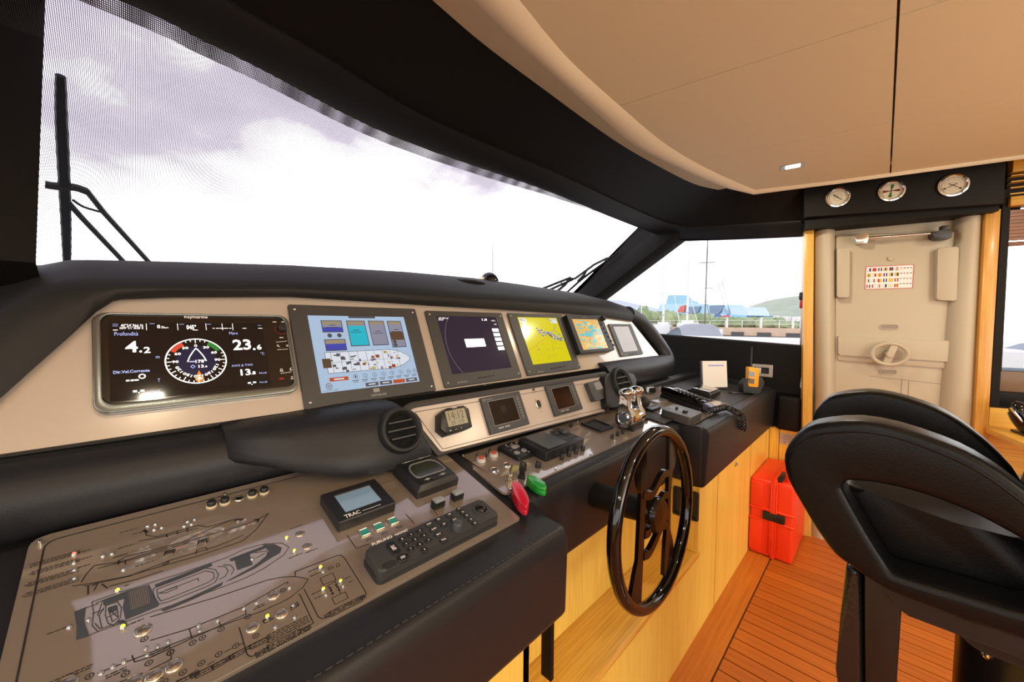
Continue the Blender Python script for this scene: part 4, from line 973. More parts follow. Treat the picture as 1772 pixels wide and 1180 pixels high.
# deck plan: rounded bow to the right
pl = [F(T, x, y) for x, y in ((.09, .50), (.75, .50), (.86, .54), (.93, .60), (.955, .64), (.93, .68), (.86, .73), (.75, .77), (.09, .77))]
g.plate(pl, z, 6); g.line(pl, .0012, z + .0003, 9, True)
rn = random.Random(3)
for k in range(70):
    x = .10 + rn.random() * .70; y = .51 + rn.random() * .24; w = .012 + rn.random() * .035; h = .01 + rn.random() * .035
    mm = rn.choice([9, 9, 10, 6] if x < .42 else [7, 8, 8, 0, 6, 7]); R(g, T, x, x + w, y, y + h, mm, z + .0002 + .00001 * k)
for k in range(9): x = .14 + k * .085; g.line([F(T, x, .50), F(T, x, .77)], .0009, z + .001, 9)
g.line([F(T, .09, .635), F(T, .80, .635)], .0008, z + .001, 9)
R(g, T, .055, .13, .58, .70, 4, z + .001)
for k, s in enumerate('123456'): c = F(T, .33 + k * .095, .838); g.circ(*c, .0065, .0009, z, 9); TX(g, T, s, .323 + k * .095, .337 + k * .095, .822, .852, 5)
for k, s in enumerate(('10', '11')): c = F(T, .90 + k * .07 - .0, .838); g.circ(*c, .0065, .0009, z, 9); TX(g, T, s, .888 + k * .07, .912 + k * .07, .822, .852, 5)
for k in range(8): R(g, T, .29 + k * .09, .355 + k * .09, .885, .893, 9, z); R(g, T, .30 + k * .09, .345 + k * .09, .905, .912, 9, z)
R(g, T, .09, .26, .825, .872, 11, z); R(g, T, .13, .22, .84, .857, 6, z + .0002)
for k, m_ in enumerate((10, 10, 11, 10)): R(g, T, .41 + k * .145, .54 + k * .145, .935, .985, m_, z); R(g, T, .44 + k * .145, .51 + k * .145, .952, .966, 6 if m_ == 10 else 11, z + .0002)
c = F(T, .075, .925); g.circ(*c, .0075, .0014, z, 4); TX(g, T, '=', .06, .09, .912, .938, 4); TX(g, T, 'CUSTOM LINE', .02, .15, .97, .985, 5)
T.part('screen_graphics', g, C2, T.scr, smoothed=False)
g = G(); a = T.px(645, 686, .0085); b = T.px(666, 680, .0085); g.text('CUSTOM LINE', a[0] - .004, a[1], b[0] + .004, a[1] + .006, .0084, 0, True)
for k in range(3): g.box(a[0] + .006 + k * .006, a[0] + .011 + k * .006, a[1] + .011, a[1] + .022, .0081, .0084)
T.part('lettering', g, GREYP, smoothed=False)
# 3: radar screen
T = monitor('radar_display', 'grey-framed dark violet radar display with a white message box', (736, 535), (866, 543), (907, 654), (769, 669), (754, 545), (856, 550), (888, 636), (783, 646), scrm=scr('screen_indigo', 42, 34, 66, .55))
g = G(); z = T.z; C3 = [SW, GREYP, mat('screen_ink', (0, 0, 0)), scr('radar_brown', 110, 70, 58, .35)]
R(g, T, .33, .66, .42, .57, 0, z + .0002)
for k, (s, w) in enumerate((('19 GHz', .1), ('Press PowerOn for', .27), ('5sec then STANDBY', .28), ('for Transm. spot.', .22))): TX(g, T, s, .47 - w / 2 if k else .46, .47 + w / 2 if k else .53, .435 + .033 * k, .457 + .033 * k, 2, z + .0004)
for k in range(5): R(g, T, .86, .98, .23 + .09 * k, .295 + .09 * k, 0, z); TX(g, T, ('TUNE', 'SEA', 'RAIN', 'FTC', 'EBL')[k], .875, .955, .245 + .09 * k, .27 + .09 * k, 2, z + .0002)
c = F(T, .62, .52); rr_ = (T.S[1] - T.S[0]) * .58; g.circ(*c, rr_, .0009, z, 1, 40, a0=radians(110), a1=radians(255)); g.circ(*c, rr_, .0009, z, 1, 12, a0=radians(-40), a1=radians(-12))
TX(g, T, '1.0', .73, .82, .03, .075, 0, b=True); TX(g, T, 'LD 45.1m', .03, .17, .02, .05, 0); TX(g, T, 'H-UP', .02, .09, .055, .08, 0); TX(g, T, '+ RNG -', .89, .98, .06, .085, 0); TX(g, T, '14', .93, .97, .13, .16, 0)
T.part('screen_graphics', g, C3, T.scr, smoothed=False)
def mbtn(T, name, bl, tr, px_):
    g = G(); p = T.px(*bl, .0082); q_ = T.px(*tr, .0082); g.text(name, p[0], p[1], q_[0], max(q_[1], p[1] + .004), .0083, 0); T.part('lettering', g, GREYP, smoothed=False)
    for u, v in px_:
        c = T.px(u, v, .008); g = G(); g.cyl(*c, .0075, .0105, .0026, 10); T.part('button', g, PLA)
mbtn(T, 'SIMRAD', (792, 663.5), (809, 658.5), [(829, 654), (833, 653.3), (838, 652.7), (842, 652), (847, 651), (854, 650)])
# 4: chart screen
SY_ = scr('chart_yellow', 222, 208, 20, .95)
T = monitor('chart_display', 'grey-framed display with bright yellow coast chart', (879, 541), (967, 544), (1009, 634), (914, 653), (896, 549), (960, 549), (992, 622), (923, 632), scrm=SY_, group=None)
g = G(); z = T.z; C4 = [scr('chart_blue', 70, 110, 190, .9), scr('chart_lilac', 185, 170, 205, .9), scr('chart_green', 90, 150, 90, .8), mat('screen_ink', (0, 0, 0)), SRED, scr('chart_white', 235, 235, 225)]
for k in range(90):
    t_ = rn.random(); x = .34 + t_ * .60; y = .30 + .22 * t_ ** 1.5 + rn.gauss(0, .045); s_ = .010 + rn.random() * .028
    R(g, T, x, x + s_ * 1.3, y, y + s_, rn.choice([0, 0, 1, 1, 2, 3]), z + .000005 * k)
pth = [F(T, *p) for p in ((.70, .02), (.84, .10), (.88, .20), (.80, .30), (.88, .36), (.97, .45), (.93, .55))]; g.line(pth, .0022, z + .0006, 0)
g.line([F(T, .02, .72), F(T, .60, .42)], .0012, z + .0007, 4); g.line([F(T, .6, .45), F(T, .66, .60), F(T, .58, .70), F(T, .9, .72)], .0008, z + .0007, 3)
R(g, T, .02, .19, .02, .12, 5, z); R(g, T, .06, .16, .13, .2, 5, z); R(g, T, .80, .97, .02, .13, 5, z); TX(g, T, '48:27', .03, .17, .03, .09, 3); TX(g, T, '97.72', .82, .95, .03, .09, 3)
for k in range(26): x = .1 + rn.random() * .75; y = .05 + rn.random() * .9; R(g, T, x, x + .03 + .03 * rn.random(), y, y + .006, 3, z)
T.part('screen_graphics', g, C4, T.scr, smoothed=False)
mbtn(T, 'SIMRAD', (931, 645), (940, 641.5), [(955, 638), (959, 637.2), (963, 636.4), (967, 635.6), (971, 634.8), (976, 633.8)])
# 5: thick black plotter with side keys
T = monitor('chart_plotter', 'thick black chart plotter showing an orange and aqua chart with side keys', (977, 542), (1038, 547), (1068, 605), (1007, 611), (990, 551), (1032, 553), (1055, 600), (1010, 607), th=.034, body=PLA, scrm=scr('plotter_orange', 240, 190, 110, .95), r=.01, screws=False, inset=.002)
g = G(); z = T.z; C5 = [scr('plotter_aqua', 110, 205, 215, .95), scr('plotter_sand', 235, 215, 150, .95), scr('plotter_ink', 60, 70, 80, .5)]
for k in range(120):
    x = .02 + rn.random() * .9; y = .02 + rn.random() * .93; d = abs(x - .35) + abs(y - .35)
    if rn.random() < d * 1.1 - .1: m_ = 1
    else: m_ = 0
    w = .04 + rn.random() * .16; h = .02 + rn.random() * .05; R(g, T, x, min(.99, x + w), y, min(.99, y + h), m_, z + .000004 * k)
for k in range(14): x = .1 + rn.random() * .7; y = .1 + rn.random() * .7; R(g, T, x, x + .05, y, y + .008, 2, z + .0006)
T.part('screen_graphics', g, C5, T.scr, smoothed=False)
c = T.px(1043, 551, .036); g = G(); g.lathe([(.014, .030), (.014, .046), (.011, .050), (.0, .050)], *c, seg=20); T.part('rotary_knob', g, PLAM)
for k in range(6):
    p = T.px(1041 + 4.1 * k, 561 + 7.2 * k, .034); g = G(); g.box(p[0] - .007, p[0] + .007, p[1] - .006, p[1] + .006, .033, .037, .0015, 1); T.part('key', g, GREYK)
g = G(); p = T.px(1011, 549, .035); g.text('FURUNO', p[0] - .016, p[1] - .003, p[0] + .016, p[1] + .003, .0345, 0, True); T.part('lettering', g, mat('print_gold', rgb(150, 130, 80), .4), smoothed=False)
# 6: switched-off screen at the starboard end
T = monitor('blank_display', 'small grey-framed switched-off display at the starboard end of the dashboard', (1052, 561), (1090, 560), (1115, 611), (1077, 618), (1060, 565), (1086, 564), (1106, 605), (1081, 610), scrm=mat('screen_off_grey', rgb(150, 148, 150), .1, coat=.5))
mbtn(T, 'SIMRAD', (1081, 615.5), (1086, 613), [(1091, 612.5), (1093.5, 612), (1096, 611.5), (1101, 610.5)])

# ------------------------------------------------------------------ instruments on the pod
T = Thing('digital_clock', 'octagonal black digital clock with grey display reading 14:12', 'clock', POD, *POD.px(782, 727))
P = T.pts([(763, 716), (774, 706), (803, 701), (812, 707), (818, 738), (806, 743), (775, 752), (763, 742)], .028); back = [(x * 1.04, y * 1.04) for x, y in P]
g = G(); g.prism(back, 0, .028, .004, 2, top=P); T.part('case', g, PLA)
z = .0285; s = T.rect((770, 712), (804, 705), (810, 732), (776, 738), z); g = G(); g.plate([(s[0], s[2]), (s[1], s[2]), (s[1], s[3]), (s[0], s[3])], z); sc_ = T.part('screen', g, mat('lcd_grey_green', rgb(150, 146, 122), .25))
g = G(); T.S = s; T.z = z + .0003; TX(g, T, '14:12', .12, .88, .10, .62, 0, b=False); TX(g, T, '25', .15, .38, .70, .92, 0); TX(g, T, '10', .6, .83, .70, .92, 0); T.part('digits', g, mat('lcd_ink', rgb(98, 96, 80), .4), sc_, smoothed=False)
g = G(); p = T.px(786, 705.5, z); g.text('TIME', p[0] - .009, p[1] - .002, p[0] + .009, p[1] + .002, z)
for u, v in ((780, 745), (790, 743), (800, 740)): p = T.px(u, v, z); g.line([(p[0] - .003, p[1]), (p[0] + .003, p[1])], .002, z)
T.part('print', g, WHITE, smoothed=False)
for u, v in ((782, 746.5), (791, 744.5), (802, 740.5)): p = T.px(u, v, .028); g = G(); g.ell((*p, .0285), .006, .0032, .003, 10, 6); T.part('button', g, PLAM)
def radarpilot(lab, Q, S_, scrm, tri):
    T = monitor('pilot_display', lab, *Q, *S_, fr=POD, th=.010, body=GREYD, scrm=scrm, r=.003, screws=False)
    x0, x1, y0, y1 = T.R; a0, a1, b0, b1 = T.S; z = .0102; g = G()
    g.line([(a0, b0), (a1, b0), (a1, b1), (a0, b1)], .0012, z, 0, True)
    for k in range(8):
        yy = b0 + (b1 - b0) * (k + .5) / 8; cx = (a1 + x1) / 2; g.line(rrect(cx - .005, cx + .003, yy - .0045, yy + .0045, .001, 1), .0009, z, 0, True)
    for k in range(2): g.plate(rrect(a0 + .012 + k * .028, a0 + .034 + k * .028, y0 + .010, y0 + .0145, 0, 1), z, 0)
    if tri: g.circ(x0 + .010, y1 - .009, .0035, .0012, z, 0); g.text('FURUNO', x0 + .017, y1 - .011, x0 + .046, y1 - .007, z, 0)
    T.part('print', g, GREYP, smoothed=False); return T
T = radarpilot('small slate pilot display with black screen and dim green disc, left one on the pod', ((832, 689), (897, 676), (919, 733), (850, 752)), ((843, 695), (887, 687), (902, 726), (857, 736)), SBLK, True)
g = G(); c = F(T, .5, .40); g.plate(ellp(*c, .013, .013, 20), T.z); T.part('dim_disc', g, scr('dim_green', 34, 44, 38, .3), T.scr)
T = radarpilot('small slate pilot display with dark reddish screen, right one on the pod', ((944, 668), (990, 660), (1011, 706), (962, 721)), ((953, 672), (983, 668), (998, 702), (966, 708)), mat('screen_maroon', (.020, .006, .005), .12), False)
g = G()
T = Thing('lock_plate', 'oval steel key-lock plate under small printed logo on the pod', 'lock', POD, *POD.px(931, 699))
g = G(); g.lathe([(.0165, 0), (.0165, .003), (.013, .0045), (.012, .003)], seg=28); g.v = [Vector((v[0] * .82, v[1] * 1.15, v[2])) for v in g.v]; T.part('escutcheon', g, STEEL)
g = G(); g.lathe([(.0115, .0025), (.0105, .005), (0, .0055)], seg=24); g.v = [Vector((v[0] * .82, v[1] * 1.15, v[2])) for v in g.v]; T.part('barrel', g, mat('dark_barrel', (.05, .045, .04), .3, .6))
g = G(); g.text('CUSTOM', -.007, -.001, .007, .002, .0058); 
p = T.px(924, 676, .0008); g.text('CUSTOM LINE', p[0] - .013, p[1] - .006, p[0] + .013, p[1] - .002, .0008)
for k in range(3): g.box(p[0] - .007 + k * .005, p[0] - .003 + k * .005, p[1] + .001, p[1] + .008, .0003, .0008)
p = T.px(937, 711, .0008); g.text('0', p[0] - .002, p[1] - .003, p[0] + .002, p[1] + .003, .0008); T.part('lettering', g, INK, smoothed=False)
T = Thing('alarm_panel', 'small grey alarm unit with blank display at the right end of the pod', 'alarm', POD, *POD.px(1032, 677))
P = T.pts([(1016, 662), (1037, 657), (1050, 688), (1029, 694)], .02); g = G(); g.prism(rpoly(P, .008), 0, .022, .006, 2); T.part('case', g, mat('mid_grey_plastic', (.055, .056, .058), .4))
P = T.pts([(1027, 663), (1038, 660), (1044, 672), (1032, 675)], .022); g = G(); g.plate(P, .0225); T.part('screen', g, mat('screen_off_slate', rgb(135, 142, 152), .1, coat=.5))
g = G(); p = T.px(1039, 681, .0225); g.circ(*p, .008, .001, .0226); g.line([(p[0] - .004, p[1] - .003), (p[0], p[1] + .004), (p[0] + .004, p[1] - .003)], .001, .0226); T.part('print', g, INK, smoothed=False)
# ------------------------------------------------------------------ port switch panel
LED_Y = mat('lit_led_yellow', rgb(235, 225, 70), .3, emit=1.2); LED_R = mat('lit_led_red', rgb(255, 120, 100), .3, emit=1.0); LED_O = mat('unlit_led', (.16, .15, .15), .12, .0, coat=1)
SP = Thing('switch_panel', 'taupe switch panel printed with yacht plans and set with steel buttons and small lamps', 'switch panel', PANL, 0, .2)
P = [(-1.8, -.197)] + [SP.px(u, v) for u, v in [(900, 898), (775, 790), (748, 786), (577, 804), (66, 930)]] + []
yb_ = (P[4][1] + P[5][1]) / 2
fy = SP.px(900, 898)[1]; xl = SP.px(22, 1060)[0]
pp = [(xl, fy - .002), (P[1][0], fy), (P[2][0], P[2][1]), (P[3][0], yb_), (xl, yb_)]
g = G(); g.prism(rpoly(pp, [.0, .004, .006, .02, .02]), -.004, .003, .001, 1); SP.part('panel_plate', g, TAUPE)
Z = .0034
g = G(); W = .00135
def zf4(L): return [(x / 2.95, 780 + y / 2.95) for x, y in L]
def zf6(L): return [(260 + x / 4.43, 960 + y / 4.43) for x, y in L]
def zf5(L): return [(400 + x / 2.682, 740 + y / 2.682) for x, y in L]
def ln(L, w=W, m=0, closed=False): g.line(SP.pts(L, Z), w, Z, m, closed)
inset = [(xl + .016, fy), (xl + .016, yb_ - .018), (pp[3][0] - .005, yb_ - .018)]; ln_ = rpoly(inset, [0, .018, 0]); g.line(ln_, .002, Z)
# yacht in profile
for L in ([(370, 690), (470, 675), (650, 640), (820, 590), (1000, 540), (1150, 490), (1240, 460), (1310, 400), (1370, 318)], [(480, 585), (610, 568), (760, 520), (960, 462), (1060, 430), (1200, 392), (1300, 360), (1370, 318)],
          [(430, 690), (660, 640), (860, 560), (1100, 490), (1240, 430)], [(600, 570), (640, 540), (800, 500), (960, 455), (1010, 425), (1190, 350), (1245, 345)], [(740, 400), (748, 432), (800, 438), (1010, 380), (1060, 388), (1190, 350)],
          [(710, 460), (820, 440), (1010, 395)], [(415, 670), (440, 630), (480, 585)], [(450, 690), (450, 732)], [(470, 690), (500, 675), (480, 712)], [(520, 680), (548, 700)], [(850, 425), (852, 440)], [(905, 408), (907, 424)], [(955, 392), (957, 412)],
          [(605, 560), (605, 580)], [(640, 560), (640, 578)], [(580, 545), (650, 525)], [(1000, 525), (1005, 505), (1050, 492), (1060, 508)], [(840, 580), (860, 560), (860, 572), (825, 582), (840, 580)], [(500, 600), (700, 548), (960, 470)], [(560, 690), (700, 655), (830, 612)]):
    ln(zf4(L), W if len(L) > 2 else W * 1.3)
for k in range(4):
    for x, y in ((845, 520), (1015, 465)): ln(zf4([(x + 12 * k, y + 6 - 3 * k), (x + 12 * k, y - 8 - 3 * k)]), W * 1.6); 
for x, y in ((845, 520), (1015, 465)): ln(zf4([(x - 8, y + 14), (x, y - 6), (x + 50, y - 20), (x + 40, y + 4)]), W)
ln(zf4([(1300, 352), (1320, 348), (1315, 362)]), W * 2.4); ln(zf4([(735, 405), (750, 415)]), W * 3); ln(zf4([(1195, 356), (1210, 350), (1240, 352)]), W * 2)
# yacht in plan, blue-grey
def fill(L, m=1, z=None): g.plate(SP.pts(zf4(L), Z), Z + (z or 0), m)
for L in ([(378, 822), (440, 796), (430, 870), (456, 945), (388, 966), (392, 900)], [(522, 762), (640, 718), (640, 752), (530, 790)], [(596, 870), (628, 860), (650, 880), (640, 890)], [(642, 716), (762, 682), (790, 742), (810, 792), (640, 862), (626, 800)]): fill(L)
for L in ([(790, 682), (900, 640), (1080, 572), (1084, 586), (910, 656), (795, 698)], [(820, 812), (960, 752), (1140, 668), (1130, 688), (980, 760), (840, 818)], [(1340, 478), (1400, 476), (1438, 494), (1430, 520), (1380, 548), (1300, 600), (1180, 658), (1150, 668), (1290, 590), (1352, 545), (1372, 512)], [(1195, 552), (1274, 526), (1290, 580), (1212, 608)], [(1170, 552), (1350, 484), (1356, 496), (1180, 564)]): fill(L)
fill([(655, 722), (756, 690), (766, 776), (668, 812)], 2, .0001)
for k in range(9): x = 660 + 11 * k; g.line(SP.pts(zf4([(x, 724 - 3.4 * k), (x + 12, 806 - 3.6 * k)]), Z), W * .6, Z + .0002, 1)
for L, c in (([(470, 770), (600, 725), (900, 632), (1150, 547), (1250, 500), (1350, 474), (1440, 470), (1475, 490), (1450, 530), (1350, 598), (1250, 650), (1100, 708), (900, 780), (780, 820), (650, 868), (500, 922), (470, 890), (478, 830)], True),
             ([(490, 776), (610, 736), (640, 724)], False), ([(485, 880), (510, 908), (640, 866)], False), ([(498, 840), (520, 775)], False), ([(520, 905), (506, 840), (530, 800)], False),
             ([(786, 700), (860, 668), (1050, 598), (1100, 606), (1116, 632), (1100, 668), (1060, 690), (860, 770), (812, 782), (790, 750), (780, 720)], True), ([(800, 706), (870, 680), (1050, 612), (1090, 620), (1094, 650), (1060, 672), (870, 750), (822, 766), (806, 745)], True),
             ([(812, 726), (900, 690), (904, 700), (850, 724), (812, 726)], False), ([(850, 712), (1010, 650), (1014, 664)], False), ([(1112, 590), (1150, 590), (1165, 612), (1150, 640), (1120, 655)], False), ([(1140, 580), (1180, 584), (1195, 606), (1180, 632)], False),
             ([(540, 790), (600, 770), (620, 800), (614, 852), (580, 890), (552, 880), (538, 840)], True), ([(552, 806), (596, 790), (604, 850), (574, 872)], True), ([(560, 812), (600, 846)], False), ([(548, 850), (604, 820)], False), ([(470, 830), (530, 810)], False),
             ([(440, 800), (500, 780)], False), ([(458, 940), (500, 922)], False), ([(1300, 520), (1360, 510), (1370, 530), (1330, 560)], False), ([(1310, 545), (1352, 522)], False)): ln(zf4(L), W * .8, 1, c)
for k in range(5): ln(zf4([(556 + 8 * k, 800 - 3 * k), (562 + 8 * k, 826 - 3 * k)]), W, 1)
# schematic of the decks and bilge pumps
for L in ([(0, 475), (250, 400), (500, 325), (900, 192), (1010, 170), (1120, 166), (1212, 186), (1170, 250), (1050, 342), (860, 430), (420, 590), (150, 690), (-400, 905)], [(0, 655), (300, 565), (700, 405), (1052, 206), (1055, 222)], [(0, 785), (320, 640), (300, 570)], [(320, 640), (735, 452), (728, 420)], [(0, 880), (160, 800)],
          [(-350, 1020), (-60, 905)], [(-140, 770), (-120, 820), (0, 785)], [(150, 718), (146, 690)], [(540, 545), (525, 505)], [(300, 920), (360, 880)], [(440, 842), (490, 815)], [(570, 745), (620, 720)], [(680, 690), (716, 676)], [(160, 770), (160, 800)], [(-30, 985), (100, 940)]): ln(zf6(L), W * .85)
ln(zf6([(1112, 162), (1112, 128), (1430, 6), (1462, 2), (1490, 24), (1655, 290), (1650, 308), (1618, 326)])); ln(zf6([(1370, 468), (1318, 490), (1288, 476), (1180, 262)]))
ln(zf6([(682, 558), (744, 766), (772, 780), (892, 734)])); ln(zf6([(1158, 578), (1252, 522), (1240, 500), (1144, 300)]))
for L in ([(1368, 440), (1608, 322), (1630, 352), (1388, 474)], [(896, 690), (1146, 566), (1156, 600), (914, 738)], [(760, 694), (890, 630), (904, 662), (772, 724)], [(866, 500), (872, 524), (936, 494), (944, 486)], [(1076, 404), (1084, 424), (1140, 386), (1126, 362)],
          [(340, 912), (352, 946), (476, 886), (468, 850)], [(476, 846), (488, 880), (608, 808), (600, 780)], [(612, 776), (622, 804), (736, 742), (724, 712)], [(200, 968), (330, 912)], [(1302, 180), (1400, 138), (1422, 192), (1326, 230)], [(1392, 330), (1494, 284), (1518, 330), (1416, 380)], [(1362, 100), (1396, 88), (1404, 100), (1370, 114)], [(1424, 76), (1446, 66), (1454, 84), (1432, 94)]): ln(zf6(L), W * .8, 0, True)
ln(zf6([(1360, 236), (1404, 302)]), W * .8); ln(zf6([(1416, 200), (1462, 300)]), W * .8); ln(zf6([(1362, 236), (1418, 206)]), W * .8)
for x, y in ((1378, 254), (1386, 272), (1398, 296), (1424, 230), (1436, 246), (1448, 268)): g.plate(ellp(*SP.px(260 + x / 4.43, 960 + y / 4.43, Z), .0021, .0021, 6), Z, 0)
def tx(s, bl, tr, b=True):
    (u0, v0), (u1, v1) = zf6([bl, tr]); a = SP.px(u0, v0, Z); b_ = SP.px(u1, v1, Z); g.text(s, a[0], a[1], b_[0], b_[1], Z, 0, b)
def tx2(s, c, w, h, f=zf6):
    u, v = f([c])[0]; a = SP.px(u, v, Z); g.text(s, a[0] - w / 2, a[1] - h / 2, a[0] + w / 2, a[1] + h / 2, Z, 0, True)
tx2('POMPA ACQUE NERE', (1026, 646), .066, .0052, lambda L: zf6(L)); tx2('BLACK WATER PUMP', (1034, 666), .066, .0052)
tx2('WATER TANK LEVEL', (1496, 384), .062, .0042); tx2('TANK AND TRANSFER', (1502, 400), .062, .0042)
def bars(c, n, w, f=zf6, st=.0034, sl=0):
    u, v = f([c])[0]; a = SP.px(u, v, Z)
    for i in range(n):
        x = a[0] - w / 2 + rn.random() * .004; y = a[1] - i * st
        while x < a[0] + w / 2: d = .002 + rn.random() * .0045; g.plate([(x, y), (min(x + d, a[0] + w / 2), y), (min(x + d, a[0] + w / 2), y + .0015), (x, y + .0015)], Z, 0); x += d + .0011
for c, n, w in (((832, 668), 2, .026), ((962, 590), 4, .026), ((1126, 510), 4, .028), ((1262, 112), 1, .020), ((1268, 150), 1, .016), ((1510, 178), 1, .012), ((1538, 206), 1, .010), ((1270, 292), 1, .014), ((1286, 328), 1, .012), ((832, 390), 2, .014), ((896, 498), 1, .013), ((1106, 398), 1, .012), ((66, 742), 2, .018), ((410, 884), 2, .028), ((542, 818), 2, .028), ((670, 746), 2, .028), ((270, 944), 2, .026)): bars(c, n, w)
for c, n, w in (((280, 545), 3, .050), ((280, 585), 3, .048), ((268, 640), 3, .050), ((262, 690), 3, .050), ((425, 515), 1, .016), ((425, 552), 1, .018), ((425, 590), 1, .014), ((655, 408), 1, .022), ((705, 420), 1, .014), ((640, 490), 1, .02), ((735, 578), 1, .022), ((285, 922), 1, .018), ((645, 688), 1, .008), ((680, 880), 1, .020), ((820, 1020), 2, .018), ((590, 1130), 2, .018), ((360, 1140), 2, .034)): bars(c, n, w, zf4)
for c in ((560, 1), ): pass
for u, v in zf5([(640, 515), (710, 488), (778, 460)]): bars((u, v), 2, .014, lambda L: L)
for u, v in zf5([(305, 460), (372, 572), (300, 595)]): bars((u, v), 1, .022, lambda L: L)
# green-button frame and grid line
ln(zf5([(540, 500), (580, 560), (640, 540)])); ln(zf5([(810, 400), (850, 445)])); ln(zf5([(925, 362), (960, 410)]))
for c in ((1018, 270), (748, 473), (543, 570), (400, 635), (325, 672), (155, 750), (810, 620), (655, 697), (525, 762), (392, 830), (250, 900), (105, 972)):
    u, v = zf6([c])[0]; p = SP.px(u, v, Z); g.circ(*p, .0034, .0010, Z, 0, 16); g.plate(ellp(*p, .001, .0014, 6), Z, 0)
for c in ((737, 960), (760, 1082), (640, 1138), (457, 1150), (870, 1028)):
    u, v = zf4([c])[0]; p = SP.px(u, v, Z); g.circ(*p, .0034, .0010, Z, 0, 16); g.plate(ellp(*p, .001, .0014, 6), Z, 0)
SP.part('printed_diagram', g, [INK, PLAN, mat('plan_light_print', (.15, .13, .115), .3)], smoothed=False)
# steel push buttons
me_b = None
BT = [(247, 1088, .0135)] + [(u, v, .0118) for u, v in zf6([(785, 545), (1008, 440), (945, 300)])] + [(u, v, .0128) for u, v in zf6([(180, 838), (30, 912)])] + [(u, v, .0112) for u, v in zf5([(320, 487), (353, 545)])] + [(115, 1180, .0135), (229, 1178, .0128)]
gb = G(); gb.lathe([(1, 0), (1, .12), (.93, .22), (.82, .26), (.78, .22), (.74, .22), (.70, .34), (.45, .43), (0, .46)], seg=28)
gl = G(); gl.lathe([(1, 0), (1, .5), (.75, .9)], seg=12, m=0); gl.lathe([(.78, .5), (.72, 1.1), (.45, 1.5), (0, 1.65)], seg=12, m=1)
mb = mesh('push_button', gb, STEEL); mkL = {k: mesh('indicator_lamp', gl, [CHROME, m]) for k, m in (('o', LED_O), ('y', LED_Y), ('r', LED_R))}
for u, v, r in BT: o = obj('push_button', mb, STEEL, SP.e); x, y = SP.px(u, v, .006); r *= .68; o.location = (x, y, .003); o.scale = (r, r, r)
LD = [(p, 'o') for p in zf4([(378, 567), (380, 603), (380, 645), (525, 532), (572, 520), (630, 602), (753, 380), (793, 370), (787, 398), (825, 387), (957, 357), (993, 346), (940, 380), (977, 370), (352, 893), (450, 858), (1287, 548), (1478, 693), (1310, 770), (1246, 798), (1112, 860), (1015, 886), (1020, 914), (858, 970), (805, 995), (745, 1003), (752, 1036), (633, 1070), (575, 1095), (515, 1128), (1497, 783), (1406, 893), (1505, 843)])]
LD += [(p, 'o') for p in zf5([(427, 663), (520, 731), (440, 770)])] + [(p, 'y') for p in zf5([(415, 645), (508, 710), (428, 747)])] + [(p, 'y') for p in zf4([(600, 710), (627, 895), (1463, 442), (1503, 508), (1365, 843)])] + [(p, 'r') for p in zf4([(378, 525)])]
for (u, v), k in LD:
    o = obj('indicator_lamp', mkL[k], None or CHROME, SP.e) if False else bpy.data.objects.new('indicator_lamp', mkL[k]); COL.objects.link(o) if o.name not in COL.objects else None; o.parent = SP.e
    x, y = SP.px(u, v, .006); o.location = (x, y, .003); s_ = .0028 if k == 'o' else .0034; o.scale = (s_, s_, s_)
    if k != 'o': o['label'] = 'lit yellow lamp' if k == 'y' else 'lit red lamp'
# fuse holders with black caps, standoff screws
for i, (u, v) in enumerate([(366, 872), (389, 866), (436.7, 853.7), (457, 848)]):
    x, y = SP.px(u, v + 3, .004); g = G(); g.lathe([(.0085, .003), (.0085, .0055), (.0074, .0062)], x, y, 24); b = SP.part('fuse_holder', g, mat('ivory_plastic', rgb(215, 200, 165), .4))
    g = G(); g.lathe([(.0070, .0055), (.0070, .0130), (.0056, .0148), (.0025, .0148), (.0022, .0138), (0, .0138)], x, y, 24); SP.part('cap', g, PLA, b)
x, y = SP.px(413.5, 862, .004); g = G(); g.lathe([(.0088, .003), (.0080, .005), (.0056, .005), (.0054, .004)], x, y, 24); b = SP.part('empty_socket', g, STEEL); g = G(); g.lathe([(0, .0042), (.0057, .0042)], x, y, 20); SP.part('socket_hole', g, PLA, b, smoothed=False)
for u, v in ((69, 937), (389, 855), (577, 808)): x, y = SP.px(u, v, .008); g = G(); g.cyl(x, y, .003, .010, .0031, 12); SP.part('standoff_screw', g, CHROME)
# green square buttons
for i, (u, v) in enumerate([(631, 921.5), (655.5, 911.5), (680, 902)]):
    x, y = SP.px(u, v, .004); w = .0092; g = G(); g.ring(rrect(x - w, x + w, y - w, y + w, .002), rrect(x - w * .82, x + w * .82, y - w * .82, y + w * .82, .001), .002, .0065, .001, 1); b = SP.part('square_button', g, STEEL, label='square button with green lens')
    g = G(); g.prism(rrect(x - w * .8, x + w * .8, y - w * .8, y + w * .8, .001), .003, .0058, .0008, 1); SP.part('green_lens', g, mat('green_lens', (.0, .20, .15), .08, coat=1, emit=.25), b)
# two rocker switches, clear over black
for i, (u, v) in enumerate([(759, 864), (792, 851)]):
    x, y = SP.px(u, v, .02); T = Thing('rocker_switch', ('left' if not i else 'right') + ' one of two small black rocker switches with pale caps beyond the keypad', 'switch', PANL, x, y + .2, group='rocker switches beside the keypad', h=.003)
    g = G(); g.box(-.013, .013, -.0095, .0095, 0, .015, .002); T.part('body', g, PLA)
    g = G(); g.prism([(-.0115, -.008), (.0115, -.008), (.0115, .008), (-.0115, .008)], .015, .021, .002, 2, top=[(-.009, -.0055), (.009, -.0055), (.009, .0065), (-.009, .0065)]); T.part('rocker', g, mat('pale_rocker', rgb(140, 145, 148), .2, coat=.6))
